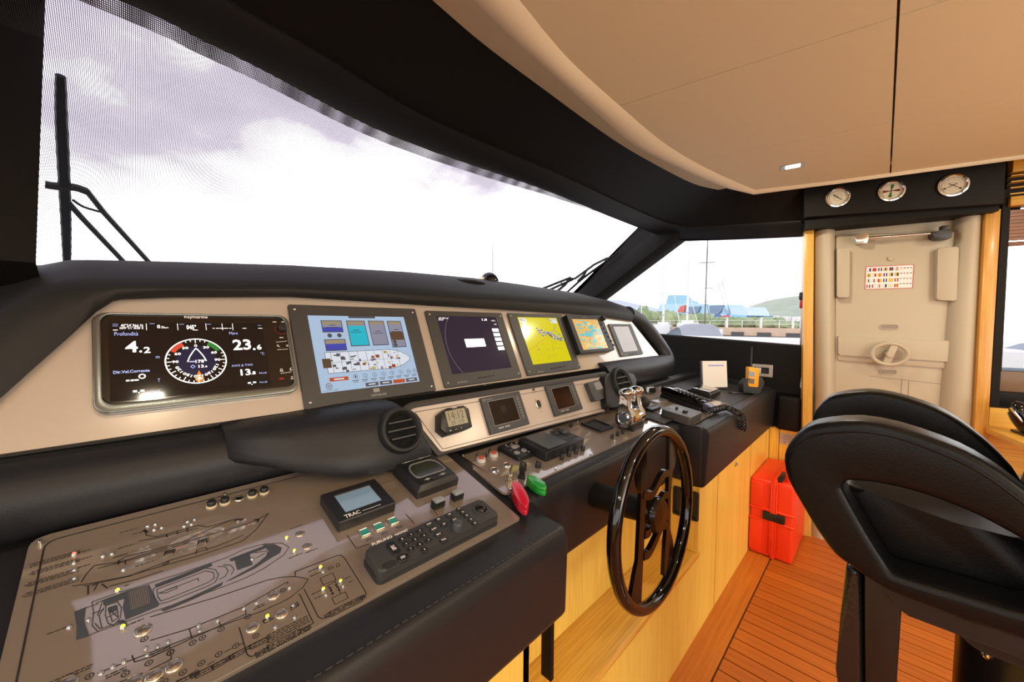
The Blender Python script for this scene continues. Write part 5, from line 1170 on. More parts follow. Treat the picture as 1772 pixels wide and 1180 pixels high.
# stabiliser display
T = Thing('stabiliser_display', 'square black touch display with pale blue screen lying on the left panel', 'display', PANL, *PANL.px(620, 868, .02), h=.003)
hT = .022
x0, x1, y0, y1 = T.rect((552, 856), (646, 828), (687, 866), (590, 906), hT); a0, a1, b0, b1 = T.rect((579, 858), (639, 840), (661, 864), (598, 886), hT)
g = G(); g.ring(rrect(x0, x1, y0, y1, .003), rrect(a0, a1, b0, b1, .001), 0, hT, .002, 1); T.part('case', g, PLA)
g = G(); g.plate([(a0, b0), (a1, b0), (a1, b1), (a0, b1)], hT - .001); T.part('screen', g, mat('screen_steel_blue', rgb(120, 150, 175), .07, coat=.8, emit=.12), smoothed=False)
g = G(); xm_ = x0 + .014; g.text('TRAC', xm_, y0 + .005, xm_ + .030, y0 + .015, hT + .0004, 0, True); g.line([(xm_ + .034, y0 + .009), (x1 - .030, y0 + .009)], .0012, hT + .0004); T.part('lettering', g, WHITE, smoothed=False)
# autopilot display: chamfered black square with a rounded LCD window
T = Thing('autopilot_display', 'square black autopilot unit with olive LCD beneath the left air vent', 'display', PANL, *PANL.px(738, 822, .02), h=.003)
hT = .028
P = T.pts([(683, 808), (751, 790), (791, 827), (721, 858)], hT * .55); x0 = (P[0][0] + P[3][0]) / 2; x1 = (P[1][0] + P[2][0]) / 2; y0 = (P[3][1] + P[2][1]) / 2; y1 = (P[0][1] + P[1][1]) / 2
g = G(); g.prism(rrect(x0, x1, y0, y1, .004), 0, hT * .6, .002, 1); g.prism(rrect(x0, x1, y0, y1, .004), hT * .6, hT, .001, 1, top=rrect(x0 + .008, x1 - .008, y0 + .008, y1 - .008, .004)); T.part('case', g, PLA)
cx, cy, w, h_ = (x0 + x1) / 2, (y0 + y1) / 2 + .002, (x1 - x0) * .33, (y1 - y0) * .27
oo = rpoly([(cx - w * .8, cy + h_), (cx + w * .8, cy + h_), (cx + w * 1.12, cy + h_ * .3), (cx + w * 1.12, cy - h_ * .9), (cx - w * 1.12, cy - h_ * .9), (cx - w * 1.12, cy + h_ * .3)], .012)
g = G(); ic = [(cx + (a - cx) * .9, cy + (b - cy) * .88) for a, b in oo]; g.ring(oo, ic, hT - .001, hT + .0022, .001, 1); T.part('window_frame', g, mat('grey_window_rim', (.16, .16, .165), .3))
g = G(); g.plate(ic, hT + .0006); T.part('lcd', g, mat('lcd_olive', (.028, .032, .018), .12, coat=.4), smoothed=False)
g = G(); z = hT + .0004
for fx, fy in ((-.75, .44), (.30, .44)): g.line([(cx + fx * w - .004, cy + h_ * (1.0 + fy)), (cx + fx * w + .008, cy + h_ * (1.0 + fy))], .0022, z)
g.line([(x0 + .016, y1 - .011), (x1 - .016, y1 - .011)], .0008, z)
for fx in (-.55, .55): g.circ(cx + fx * w, cy - h_ * 1.25, .004, .0012, z, 0, 4); g.line([(cx + fx * w - .009, cy - h_ * 1.25), (cx + fx * w + .009, cy - h_ * 1.25)], .001, z)
T.part('print', g, WHITE, smoothed=False)
g = G(); g.box(cx - .010, cx + .010, cy - h_ * 1.42, cy - h_ * 1.12, hT - .001, hT + .002, .001, 1); T.part('key', g, PLAM)
# radar keypad with trackball
T = Thing('radar_keypad', 'long dark grey radar keypad with round keys, dial and trackball on the left panel edge', 'keypad', PANL, *PANL.px(745, 935, .02), h=.003)
hT = .026
x0, x1, y0, y1 = T.rect((626, 956), (826, 862), (866, 888), (664, 990), hT)
pk = rpoly([(x0, y0), (x1, y0), (x1, y1), (x0, y1)], [.012, .006, .006, .012])
pb = [(a * 1.012, b * 1.02) for a, b in pk]
g = G(); g.prism(pb, 0, .010, .003, 2); T.part('base', g, PLAM)
g = G(); g.prism(pk, .010, hT, .004, 3); T.part('top_shell', g, GREYK)
kz = hT + .0003
g = G(); a = T.px(645, 944, kz); b = T.px(682, 926, kz); g.text('FURUNO', a[0], a[1] - .001, b[0] - .004, a[1] + .0058, kz, 0, True); a = T.px(685, 927, kz); b = T.px(702, 918, kz); g.text('NAVNET', a[0], a[1] - .0005, a[0] + .026, a[1] + .0050, kz, 0, True)
T.part('lettering', g, WHITE, smoothed=False)
def z7(x, y): return (600 + x / 5.907, 840 + y / 5.907)
def key(u, v, rx, ry, rot=0, s=None, name='key', m=None):
    rx *= 1.18; ry *= 1.18
    x, y = T.px(u, v, kz); g = G(); g.prism([(x + a * cos(rot) - b * sin(rot), y + a * sin(rot) + b * cos(rot)) for a, b in rrect(-rx, rx, -ry, ry, min(rx, ry) * .98, 4)], hT - .001, hT + .0022, .0008, 1); o = T.part(name, g, m or PLA)
    if s:
        g = G(); w = min(rx * 1.3, .0022 * len(s)); g.text(s, x - w / 2, y - ry * .35, x + w / 2, y + ry * .35, hT + .0025, 0, True); T.part('legend', g, WHITE, o, smoothed=False)
for (x, y), s in zip([(565, 555), (657, 508), (747, 468), (607, 605), (700, 560), (790, 518), (655, 655), (747, 610), (837, 565), (795, 662)], ['1', '2', '3', '4', '5', '6', '7', '8', '9', '0']): key(*z7(x, y), .0058, .0048, 0, s)
for (x, y), s in zip([(838, 400), (940, 350), (1047, 302), (888, 452), (995, 402), (1098, 355), (938, 505), (990, 560)], ['CLEAR', 'EBL', 'VRM', 'ALARM', 'OFF', 'GAIN', 'MENU', 'TRAIL']): key(*z7(x, y), .0066, .0048, 0, s)
for (x, y), s in zip([(1147, 242), (1187, 278), (1227, 313), (1270, 353), (1310, 392)], ['F1', 'F2', 'F3', 'F4', 'F5']): key(*z7(x, y), .0056, .0044, 0, s)
a = T.px(*z7(445, 600), kz); b = T.px(*z7(510, 680), kz); key(*z7(478, 645), .0066, .0150, 0.0, 'RNG')
key(*z7(575, 742), .0088, .0065, 0, 'STBY'); 
x, y = T.px(*z7(470, 790), kz); g = G(); g.prism(rrect(x - .018, x + .006, y - .0065, y + .0065, .006), hT - .001, hT + .0008, .0005, 1); T.part('key_recess', g, PLAM)
x, y = T.px(*z7(1125, 440), kz); g = G(); g.lathe([(.0098, hT), (.0098, hT + .013), (.008, hT + .0155), (0, hT + .016)], x, y, 28); T.part('dial_knob', g, mat('blue_grey_knob', (.060, .066, .074), .4))
x, y = T.px(*z7(1372, 240), kz); g = G(); g.lathe([(.0190, hT - .001), (.0185, hT + .001), (.0128, hT + .002), (.012, hT - .002)], x, y, 32); r_ = T.part('trackball_ring', g, GREYK)
g = G(); g.ell((x, y, hT - .0005), .0112, .0112, .0085, 20, 12); T.part('trackball', g, GLOSSB, r_)

# ------------------------------------------------------------------ centre panel
CP = Thing('centre_panel', 'glossy taupe centre control panel with lamps, knobs and key switches behind the wheel', 'switch panel', DESK, 1.1, .1)
P = [CP.px(u, v) for u, v in [(793, 791), (806, 785), (1046, 714.5)]]; fr0, fr1 = CP.px(876, 853), CP.px(1120, 748)
yf = (fr0[1] + fr1[1]) / 2; ybk = (P[1][1] + P[2][1]) / 2
pp = [(fr0[0] - .010, yf), (.462, yf), (.462, ybk), (P[0][0] + .004, ybk), (P[0][0] - .006, ybk - .014)]
g = G(); g.prism(rpoly(pp, [.016, .004, .004, .008, .008]), -.003, .003, .001, 1); CP.part('panel_plate', g, mat('taupe_gloss', (.25, .195, .162), .3, coat=1.0))
MATS['taupe_gloss'].node_tree.nodes['Principled BSDF'].inputs['Coat IOR'].default_value = 2.0
def z6(x, y): return (640 + x / 3.692, 640 + y / 3.692)
def z8(x, y): return (830 + x / 7.374, 700 + y / 7.374)
for i, (x, y) in enumerate([(712, 562), (792, 530)]):
    a, b = CP.px(*z6(x, y), .012); g = G(); g.lathe([(.0135, .003), (.0125, .008), (.012, .012)], a, b, 24); L_ = CP.part('guarded_button', g, mat('white_plastic', rgb(225, 220, 215), .35))
    g = G(); g.lathe([(.0085, .010), (.0085, .0155), (.006, .017), (0, .0172)], a, b, 20); CP.part('red_button', g, mat('faded_red', rgb(190, 90, 75), .35), L_)
    g = G(); g.lathe([(.0155, .003), (.0155, .020), (.013, .0245), (0, .026)], a, b, 24); CP.part('clear_cover', g, glassy('clear_cap', (.93, .93, .93), .12, .05), L_)
for x, y in [(797, 637), (875, 605)]:
    a, b = CP.px(*z6(x, y), .006); g = G(); g.lathe([(.0118, .003), (.0112, .007), (.0095, .0085), (.008, .0065)], a, b, 28); B = CP.part('round_button', g, CHROME); g = G(); g.lathe([(.0084, .005), (.007, .0072), (0, .0078)], a, b, 24); CP.part('button_face', g, mat('pewter_dark', (.09, .085, .08), .3, .4), B)
for x, y in [(748, 770)]:
    a, b = CP.px(*z8(x, y), .01); g = G(); g.lathe([(.0085, .003), (.0078, .016), (.006, .018), (0, .018)], a, b, 6); g.box(a - .0015, a + .0015, b, b + .0085, .017, .0195, .0005, 1); CP.part('selector_knob', g, PLA)
for x, y in [(1048, 680), (1140, 640), (1230, 606), (1318, 568), (1168, 268)]:
    a, b = CP.px(*z8(x, y), .008); g = G(); g.lathe([(.0066, .003), (.0060, .0165), (.0048, .018), (0, .018)], a, b, 8); CP.part('dimmer_knob', g, PLA)
for x, y in [(1548, 430), (1583, 412), (1615, 398)]:
    a, b = CP.px(*z6(x, y), .008); g = G(); g.lathe([(.0066, .003), (.0060, .0165), (.0048, .018), (0, .018)], a, b, 8); CP.part('dimmer_knob', g, PLA)
for x, y in [(592, 548), (895, 770)]:
    a, b = CP.px(*z6(x, y), .004); g = G(); g.cyl(a, b, .003, .009, .0035, 10); CP.part('standoff_screw', g, CHROME)
for x, y in [(970, 825), (1415, 635), (1250, 215), (1575, 100)]:
    a, b = CP.px(*z8(x, y), .004); g = G(); g.cyl(a, b, .003, .0075, .0032, 10); CP.part('standoff_screw', g, CHROME)
# key in its switch, with red float; black key with green float
K1 = Thing('ignition_key', 'brass key turned in the left key switch on the centre panel', 'key', DESK, *DESK.px(*z6(893, 690), .01), h=.003)
g = G(); g.lathe([(.012, 0), (.012, .004), (.009, .006), (.0085, .016), (.0065, .018), (0, .018)], seg=24); K1.part('switch_body', g, mat('worn_brass', (.50, .45, .33), .25, .9))
g = G(); M0 = g.T = Matrix.Translation((0, 0, .018)) @ Matrix.Rotation(radians(90), 4, 'X') @ Matrix.Rotation(radians(20), 4, 'Y'); g.prism(ellp(0, .018, .0088, .0105, 20), -.0012, .0012, .0004, 1); g.box(-.0025, .0025, 0, .010, -.001, .001); K1.part('key_bow', g, mat('key_brass', (.55, .50, .36), .25, .9))
K2 = Thing('black_key', 'black-headed key standing in the right key switch beside the green float', 'key', DESK, *DESK.px(*z6(972, 672), .01), h=.003)
g = G(); g.lathe([(.0105, 0), (.0105, .005), (.008, .007), (.0078, .014), (0, .015)], seg=20); K2.part('switch_body', g, PLA)
g = G(); g.T = Matrix.Translation((0, 0, .012)) @ Matrix.Rotation(radians(90), 4, 'X') @ Matrix.Rotation(radians(-25), 4, 'Y'); g.prism(rrect(-.009, .009, .002, .032, .007), -.0035, .0035, .002, 2); K2.part('key_head', g, PLA)
g = G(); g.T = Matrix.Translation((.0, 0, .012)) @ Matrix.Rotation(radians(90), 4, 'X') @ Matrix.Rotation(radians(-25), 4, 'Y'); g.tube([(.006 * cos(t), .024 + .004 * sin(t) - .004, .0) for t in [2 * pi * i / 12 for i in range(12)]], .0008, 6, closed=True); K2.part('key_ring', g, STEEL)
def float_(name, lab, A, B, w, th, m, h0):
    """boat-shaped key float lying from pixel A to pixel B"""
    a, b = DESK.px(*A, h0), DESK.px(*B, h0); d = Vector(b) - Vector(a); L = d.length; d.normalize(); n = Vector((-d[1], d[0])); fr = Fr(DESK.at(*((Vector(a) + Vector(b)) / 2), h0 - th), DESK.ex * d[0] + DESK.ey * d[1], DESK.ex * n[0] + DESK.ey * n[1])
    T = Thing(name, lab, 'key float', fr, 0, 0)
    pts = smooth([(-L / 2, w * .18), (-L * .25, w * .42), (L * .05, w * .5), (L * .32, w * .42), (L / 2, w * .12), (L / 2, -w * .12), (L * .32, -w * .42), (L * .05, -w * .5), (-L * .25, -w * .42), (-L / 2, -w * .18)], 3, True)
    pts = [tuple(p) for p in pts]; g = G(); g.prism(pts, 0, th * .48, .003, 2); g.prism([(x * .985, y * .96) for x, y in pts], th * .46, th, .006, 3); T.part('float_body', g, m)
    return T, L
T, L = float_('red_key_float', 'red boat-shaped key float hanging over the padded console edge', z6(925, 705), z6(1000, 868), .030, .022, mat('red_foam', rgb(200, 12, 45), .3, coat=.5), .022)
g = G(); g.circ(-L / 2 + .008, 0, .004, .002, .0225); T.part('eyelet', g, STEEL)
T, L = float_('green_key_float', 'green boat-shaped key float lying beside the red one', z6(1015, 668), z6(1122, 752), .030, .020, mat('green_foam', rgb(20, 150, 50), .3, coat=.5), .024)
g = G(); g.tube([(-L / 2 + .006, 0, .018), (-L / 2 - .008, .004, .022), (-L / 2 - .022, .010, .020)], .0009, 6); T.part('cord', g, STEEL)
# engine keypad with four silver keys
def box_dev(name, lab, cat, Q, h, m, bev=.003, r=.004, fr=DESK, group=None, tap=0):
    c = fr.px(sum(q[0] for q in Q) / 4, sum(q[1] for q in Q) / 4, h); T = Thing(name, lab, cat, fr, *c, h=.003, group=group)
    R_ = T.rect(*Q, h); x0, x1, y0, y1 = R_; g = G(); o = rrect(x0, x1, y0, y1, r); g.prism(o, 0, h, bev, 2, top=[(a * (1 - tap), b * (1 - tap)) for a, b in o] if tap else None); T.part('case', g, m); T.R = R_; T.hh = h; return T
T = box_dev('engine_keypad', 'black engine keypad with four silver keys on the centre panel', 'keypad', [z6(828, 482), z6(925, 455), z6(1045, 528), z6(942, 570)], .012, PLA)
x0, x1, y0, y1 = T.R; w, h_ = x1 - x0, y1 - y0
for fx, fy, kw, kh in ((.30, .40, .22, .18), (.62, .54, .2, .2), (.52, .28, .22, .18)): pass
for (x, y), kw in (((930, 490), 1.6), ((940, 528), 1), ((985, 513), 1)):
    a, b = T.px(*z6(x, y), .013); g = G(); g.prism(rrect(a - .0095 * kw, a + .0095 * kw, b - .008, b + .008, .007), .011, .0145, .001, 1); T.part('key', g, mat('silver_key', rgb(165, 165, 165), .35, .3))
for (x, y) in ((870, 480), (1015, 522), (935, 466), (905, 473)):
    a, b = T.px(*z6(x, y), .0125); g = G(); g.lathe([(.0032, .0115), (.003, .0135), (0, .014)], a, b, 12); T.part('small_key', g, mat('silver_key', (.4, .4, .4), .35))
g = G()
for fx, fy in ((.35, .80), (.5, .80), (.65, .80), (.2, .55), (.78, .42), (.8, .62)): g.line([(x0 + w * fx, y0 + h_ * fy), (x0 + w * fx + .007, y0 + h_ * fy)], .0012, .0122)
T.part('print', g, WHITE, smoothed=False)
# chart controller with screen and dial
T = box_dev('sonar_controller', 'black instrument with wedge screen, small keys and dial on the centre panel', 'display', [z8(500, 440), z8(1010, 275), z8(1330, 455), z8(835, 610)], .028, PLA, .004, .004)
x0, x1, y0, y1 = T.R; hT = .028
S_ = T.rect(z8(590, 415), z8(845, 335), z8(1090, 490), z8(870, 575), hT); a0, a1, b0, b1 = S_
g = G(); g.plate([(a0, b0), (a1, b0), (a1, b1), (a0, b1)], hT + .0004); T.part('screen', g, mat('screen_slate', rgb(62, 68, 76), .3), smoothed=False)
a, b = T.px(*z8(1085, 350), hT); g = G(); g.lathe([(.017, hT), (.0165, hT + .008), (.013, hT + .012), (.0, hT + .0125)], a, b, 28); T.part('dial_knob', g, GREYD)
for x, y in ((925, 342), (985, 375), (1045, 405), (1100, 440), (1150, 425), (1190, 412), (1230, 400)):
    a, b = T.px(*z8(x, y), hT); g = G(); g.prism(rrect(a - .0045, a + .0045, b - .0035, b + .0035, .001, 2), hT - .001, hT + .0015, .0005, 1); k_ = T.part('key', g, PLAM); g = G(); g.line([(a - .0026, b), (a + .0026, b)], .0022, hT + .0017); T.part('legend', g, GREYP, k_, smoothed=False)
# small recessed black plate and a second beyond the throttle
for lab, Q in (('small black plate with raised rim set in the centre panel left of the throttle', [z8(1300, 230), z8(1480, 183), z8(1680, 285), z8(1540, 358)]), ('smooth black plate on the desk between the throttle and the wheel rim', [(1112, 715), (1126, 710), (1160, 727), (1143, 736)])):
    T = box_dev('control_plate', lab, 'control plate', Q, .006, PLAM, .001, .003); x0, x1, y0, y1 = T.R
    if lab.startswith('small'):
        g = G(); g.ring(rrect(x0, x1, y0, y1, .003), rrect(x0 + .010, x1 - .010, y0 + .010, y1 - .010, .002), .005, .010, .0015, 1); T.part('raised_rim', g, PLA)
        g = G()
        for k in range(3): yy = y0 + (y1 - y0) * (.35 + .15 * k); g.line([(x0 + .022, yy), (x1 - .022, yy)], .002, .0063)
        T.part('print', g, mat('faint_print', (.06, .06, .06), .5), smoothed=False)
# ------------------------------------------------------------------ starboard desk
g = G()
DP = Thing('desk_fascia', 'glossy taupe panel on the starboard desk under the handset and joystick box', 'panel', DESK, 1.9, .1)
xa, xb = 1.645 - 1.9, 2.20 - 1.9; yf = (.552 - .629) - .1; ybk = (.925 - .629) - .1
ya, yb2 = yf, ybk
g.prism(rrect(xa, xb, ya, yb2, .012), -.003, .003, .001, 1); DP.part('panel_plate', g, MATS['taupe_gloss'])
for u, v in ((1124, 668), (1152, 658)): a, b = DP.px(u, v); g = G(); g.cyl(min(max(a, xa + .02), xb - .02), min(max(b, ya + .02), yb2 - .02), .003, .008, .0035, 10); DP.part('standoff_screw', g, CHROME)
# engine throttle: drum base, twin chrome levers
a, b = DESK.px(1090, 741)
TF = Fr(DESK.at(a, b, .003), (1, 0, 0), (0, 1, 0)); T = Thing('throttle', 'twin-lever polished chrome engine throttle standing on the centre desk', 'throttle', TF)
g = G(); g.box(-.034, .052, -.030, .034, -.01, .030, .004); T.part('base', g, PLA)
g = G(); Rx = Matrix.Rotation(radians(90), 4, 'Y'); g.T = Matrix.Translation((-.03, 0, .045)) @ Rx; g.lathe([(.0, 0), (.034, 0), (.036, .003), (.036, .086), (.032, .09), (0, .09)], seg=36); T.part('drum', g, CHROME)
for i, x in enumerate((-.040, .038)):
    prof = [(.036 * cos(t), .045 + .036 * sin(t)) for t in [radians(200 + 14 * k) for k in range(11)]]
    lv = [(.034, .060), (.020, .085), (.015, .110), (.017, .132), (-.015, .132), (-.014, .110), (-.019, .085), (-.034, .058)]
    P = [(-.034, .034)] + prof + lv
    g = G(); b_ = G(); b_.prism(ccw(P), x - .015, x + .015, .007, 3, all_=True); g.add([(v[2], v[0], v[1]) for v in b_.v], b_.f)
    L_ = T.part('lever', g, CHROME)
    g = G(); g.ell((x + (.010 if i == 0 else .002), 0, .140), .035 if i == 0 else .024, .032, .017, 24, 12); T.part('lever_grip', g, CHROME, L_)
    if i == 0:
        g = G(); g.T = Matrix.Translation((x - .0155, 0, .045)) @ Matrix.Rotation(radians(-90), 4, 'Y'); g.lathe([(.024, -.001), (.024, .003), (.020, .005), (.0185, .004)], seg=28); T.part('boss_ring', g, CHROME, L_)
        g = G(); g.T = Matrix.Translation((x - .0155, 0, .045)) @ Matrix.Rotation(radians(-90), 4, 'Y'); g.lathe([(.0186, .002), (.016, .0052), (0, .006)], seg=24); T.part('boss_badge', g, mat('blue_grey_badge', (.12, .15, .20), .2, .3), L_)
# ball-topped thruster lever
a, b = DESK.px(1114, 727); T = Thing('thruster_lever', 'black ball-topped lever just right of the chrome throttle', 'lever', Fr(DESK.at(a, b, .003), (1, 0, 0), (0, 1, 0)))
g = G(); g.cyl(0, 0, 0, .012, .018, 20); T.part('base', g, PLA)
g = G(); g.cyl(0, 0, .010, .06, .008, 14); T.part('stem', g, PLA)
g = G(); g.ell((0, 0, .073), .0235, .0235, .0235, 20, 12); T.part('ball_knob', g, PLAM)
def z3(x, y): return (1040 + x / 6.815, 640 + y / 6.815)
T = box_dev('joystick_box', 'grey sloping-sided control box with two small toggles on the starboard desk', 'control box', [z3(735, 455), z3(875, 395), z3(1182, 500), z3(1050, 578)], .034, mat('control_grey', (.075, .075, .074), .4), .006, .01)
for x, y, s in ((893, 455, .0055), (995, 495, .010)):
    a, b = T.px(*z3(x, y), .036); g = G(); g.prism(rrect(a - s * 1.3, a + s * 1.3, b - s * .8, b + s * .8, .002), .033, .043, .002, 2); T.part('toggle', g, PLA)
g = G()
for x, y in ((808, 450), (870, 420), (940, 505), (1060, 505)): a, b = T.px(*z3(x, y), .0345); g.line([(a - .006, b), (a + .006, b)], .003, .0344)
T.part('print', g, INK, smoothed=False)
T = box_dev('remote_unit', 'small flat black remote unit left of the grey control box', 'remote', [z3(545, 440), z3(620, 405), z3(705, 425), z3(600, 480)], .016, PLA, .003, .004)
g = G(); 
for k in range(3): g.line([(T.R[0] + .012 + .016 * k, T.R[3] - .012), (T.R[0] + .020 + .016 * k, T.R[3] - .012)], .004, .0163)
T.part('legend', g, GREYP, smoothed=False)
T = box_dev('grey_cover', 'pale grey flat cover plate lying behind the black remote unit', 'cover plate', [z3(560, 350), z3(690, 310), z3(790, 350), z3(660, 395)], .006, mat('pale_grey_cover', (.20, .20, .205), .25, coat=.5), .001, .002)
g = G(); g.line([(T.R[0] + .006, T.R[2] + .006), (T.R[1] - .006, T.R[2] + .006), (T.R[1] - .006, T.R[3] - .006), (T.R[0] + .006, T.R[3] - .006)], .0012, .0063, 0, True); T.part('edge_line', g, INK, smoothed=False)
# folded sunglasses
a, b = DESK.px(*z3(515, 262), .01); T = Thing('sunglasses', 'folded black sunglasses lying beside the right air vent', 'sunglasses', Fr(DESK.at(a, b, .003), (.8, -.6, 0), (.6, .8, .12)))
for s in (-1, 1):
    g = G(); P = [(s * .034 + x, y) for x, y in rrect(-.027, .027, -.018, .018, .013)]; g.T = Matrix.Translation((0, 0, .02)) @ Matrix.Rotation(radians(70), 4, 'X'); g.tube([(*p, 0) for p in P], .0028, 8, closed=True); fr_ = T.part('rim', g, PLA)
    g = G(); g.T = Matrix.Translation((0, 0, .02)) @ Matrix.Rotation(radians(70), 4, 'X'); g.prism(P, -.0008, .0008); T.part('lens', g, mat('smoked_lens', (.02, .02, .022), .05, coat=1), fr_)
    g = G(); g.tube(smooth([(s * .062, .004, .03), (s * .055, .02, .012), (0, .03, .008), (-s * .06, .034, .006)], 5), .003, 8); T.part('temple', g, PLA)
# handset in its cradle
A, B = DESK.px(1149, 681, .02), DESK.px(1240, 712, .02); d = Vector(B) - Vector(A); L = d.length; d.normalize()
ex = DESK.ex * d[0] + DESK.ey * d[1]; ey = DESK.n.cross(ex)
T = Thing('radio_telephone', 'long black radio telephone handset lying in its cradle on the starboard desk', 'telephone', Fr(DESK.at(*((Vector(A) + Vector(B)) / 2), .003), ex, ey))
h2 = L / 2
def hprism(P, y0, y1, bev, m=None):
    g = G(); b_ = G(); b_.prism(P, y0, y1, bev, 3, all_=True); g.add([(v[0], v[2], v[1]) for v in b_.v], [f[::-1] for f in b_.f]); return g
T.part('cradle', hprism([(-h2 * .98, 0), (h2 * .62, 0), (h2 * .60, .020), (-h2 * .95, .024)], -.040, .036, .005), PLA)
P = [(-h2, .022), (-h2 * .72, .020), (-h2 * .62, .034), (h2 * .12, .034), (h2 * .22, .018), (h2 * .62, .018), (h2 * .62, .044), (h2 * .2, .056), (-h2 * .62, .062), (-h2 * .98, .060), (-h2 * 1.02, .045)]
T.part('handset', hprism(P, -.034, .028, .008), GLOSSB)
g = hprism([(h2 * .62, .012), (h2 * 1.0, .010), (h2 * 1.0, .030), (h2 * .62, .043)], -.032, .026, .004); T.part('mouthpiece', g, mat('violet_reflection_tint', (.10, .095, .15), .25, coat=.6))  # violet-grey puts a faint reflection into the colour of this end
g = G()
for k in range(9):
    x = -h2 * .55 + L * .075 * k; zt = .0605 - (x + h2 * .6) * .013
    g2_ = G(); g2_.box(x, x + L * .05, -.022, .012, zt - .004, zt + .0025, .001, 1); T.part('key', g2_, PLAM)
# coiled cord over the console rim
cp = [DESK.at(*DESK.px(1226, 711, .03), .03), DESK.at(*DESK.px(1243, 707, .035), .035), on_z(1258, 705, H - .395), on_z(1272, 712, H - .392)]
cp += [on_y(1281, 716, .462), on_y(1287, 728, .455), on_y(1288, 741, .462), on_y(1283, 738, .468), on_y(1280, 722, .466)]
sp = smooth(cp, 40); turns = 27; hx = []
L_ = [0]
for i in range(1, len(sp)): L_.append(L_[-1] + (sp[i] - sp[i - 1]).length)
for i in range(turns * 9):
    s_ = L_[-1] * i / (turns * 9 - 1); k = max(j for j in range(len(L_)) if L_[j] <= s_ + 1e-9); k = min(k, len(sp) - 2); p = sp[k].lerp(sp[k + 1], (s_ - L_[k]) / max(1e-6, L_[k + 1] - L_[k]))
    t = (sp[k + 1] - sp[k]).normalized(); u = t.cross(Vector((0, .3, 1))).normalized(); w = t.cross(u); a = 2 * pi * i / 9; hx.append(p + (u * cos(a) + w * sin(a)) * .0125)
Mi = T.e.matrix_world.inverted(); g = G(); g.tube([Mi @ p for p in hx], .0030, 6); T.part('coiled_cord', g, PLA)
# white upright card, black case before it
def standing(u, v, h=.003, lean=0, yaw=0):
    a, b = DESK.px(u, v); o = DESK.at(a, b, h); e = Vector((rt[0], rt[1], 0)).normalized(); e = Matrix.Rotation(yaw, 3, 'Z') @ e; n = e.cross(Vector((0, 0, 1))); up = Vector((0, 0, 1)) * cos(lean) - n * sin(lean); return Fr(o, e, up)
T = Thing('white_notebook', 'white notebook standing upright at the back of the starboard desk', 'notebook', standing(1234, 671, .003, .10, .12))
q = T.rect((1216, 623), (1258, 626), (1256, 675), (1212, 668)); x0, x1, y1_ = q[0], q[1], q[3]
g = G(); g.box(x0, x1, .0, y1_, -.008, .008, .001, 1); T.part('cover', g, mat('white_card', rgb(238, 232, 226), .45))
g = G(); g.box(x0 - .003, x0 + .004, 0, y1_, -.010, .010, .002, 1); T.part('spine', g, mat('grey_spine', (.25, .27, .3), .4))
g = G(); yy = y1_ * .80
for k in range(8): xx = x0 + (x1 - x0) * (.24 + .08 * k); g.plate([(xx, yy), (xx + (x1 - x0) * .065, yy), (xx + (x1 - x0) * .065, yy + y1_ * .055), (xx, yy + y1_ * .055)], .0083)
T.part('print', g, mat('violet_print', rgb(150, 150, 235), .5), smoothed=False)
T = box_dev('tablet_case', 'flat black tablet case lying in front of the white notebook', 'case', [z3(1030, 215), z3(1175, 180), z3(1405, 245), z3(1285, 300)], .024, PLA, .003, .004)
x0, x1, y0, y1 = T.R; g = G(); g.prism(rrect(x0 + .01, x1 - .012, y0 + .01, y1 - .01, .004), .022, .034, .003, 2); T.part('lid', g, mat('dark_glass', (.03, .03, .028), .08, coat=1))
# handheld emergency radio
T = Thing('handheld_radio', 'yellow handheld emergency radio standing in a black charging cradle', 'radio', standing(1300, 682, .003, .12, -.05))
def fpx(u, v, h=0): return T.px(u, v, h)
P = [fpx(u, v) for u, v in [(1293, 634), (1311, 638), (1309, 670), (1292, 668)]]
g = G(); g.prism(rpoly(P, .006), -.014, .018, .006, 2); T.part('body', g, mat('safety_yellow', rgb(240, 165, 5), .4))
P = [fpx(u, v, .018) for u, v in [(1295.5, 642), (1306, 644), (1305.5, 652), (1296, 651)]]; g = G(); g.prism(rpoly(P, .002), .017, .0195, .0005, 1); T.part('lcd', g, mat('lcd_dark', rgb(88, 92, 84), .2))
P = [fpx(u, v, .018) for u, v in [(1295, 654), (1305.5, 656), (1304.5, 664), (1296, 663)]]; g = G(); g.prism(rpoly(P, .003), .017, .0195, .0005, 1); kp = T.part('key_field', g, PLA)
for i in range(3):
    for j in range(2):
        a = Vector(P[3]).lerp(Vector(P[2]), .2 + .3 * i); a = a + (Vector(P[0]) - Vector(P[3])) * (.3 + .42 * j); g = G(); g.ell((*a, .0195), .0035, .003, .0016, 8, 6); T.part('key', g, mat('key_orange', rgb(190, 130, 20), .4), kp)
a, b = fpx(1300, 634), fpx(1301.5, 600); g = G(); g.tube([(*a, -.002), (*b, -.002)], .0045, 10, rs=[.0055, .0035]); T.part('antenna', g, PLA)
P = [fpx(u, v) for u, v in [(1284, 664), (1291, 655), (1316, 652), (1321, 662), (1312, 684), (1285, 679)]]; P = [(x, max(y, .0)) for x, y in P]; g = G(); g.prism(rpoly(P, .006), -.045, .014, .006, 2); T.part('cradle', g, PLAM)
g = G(); a = fpx(1290, 681); g.tube(smooth([(a[0], .006, .012), (a[0] - .04, .005, .02), (a[0] - .08, .005, .01), (a[0] - .11, .006, .03), (a[0] - .08, .006, .045)], 6), .004, 6); T.part('cable', g, PLA)
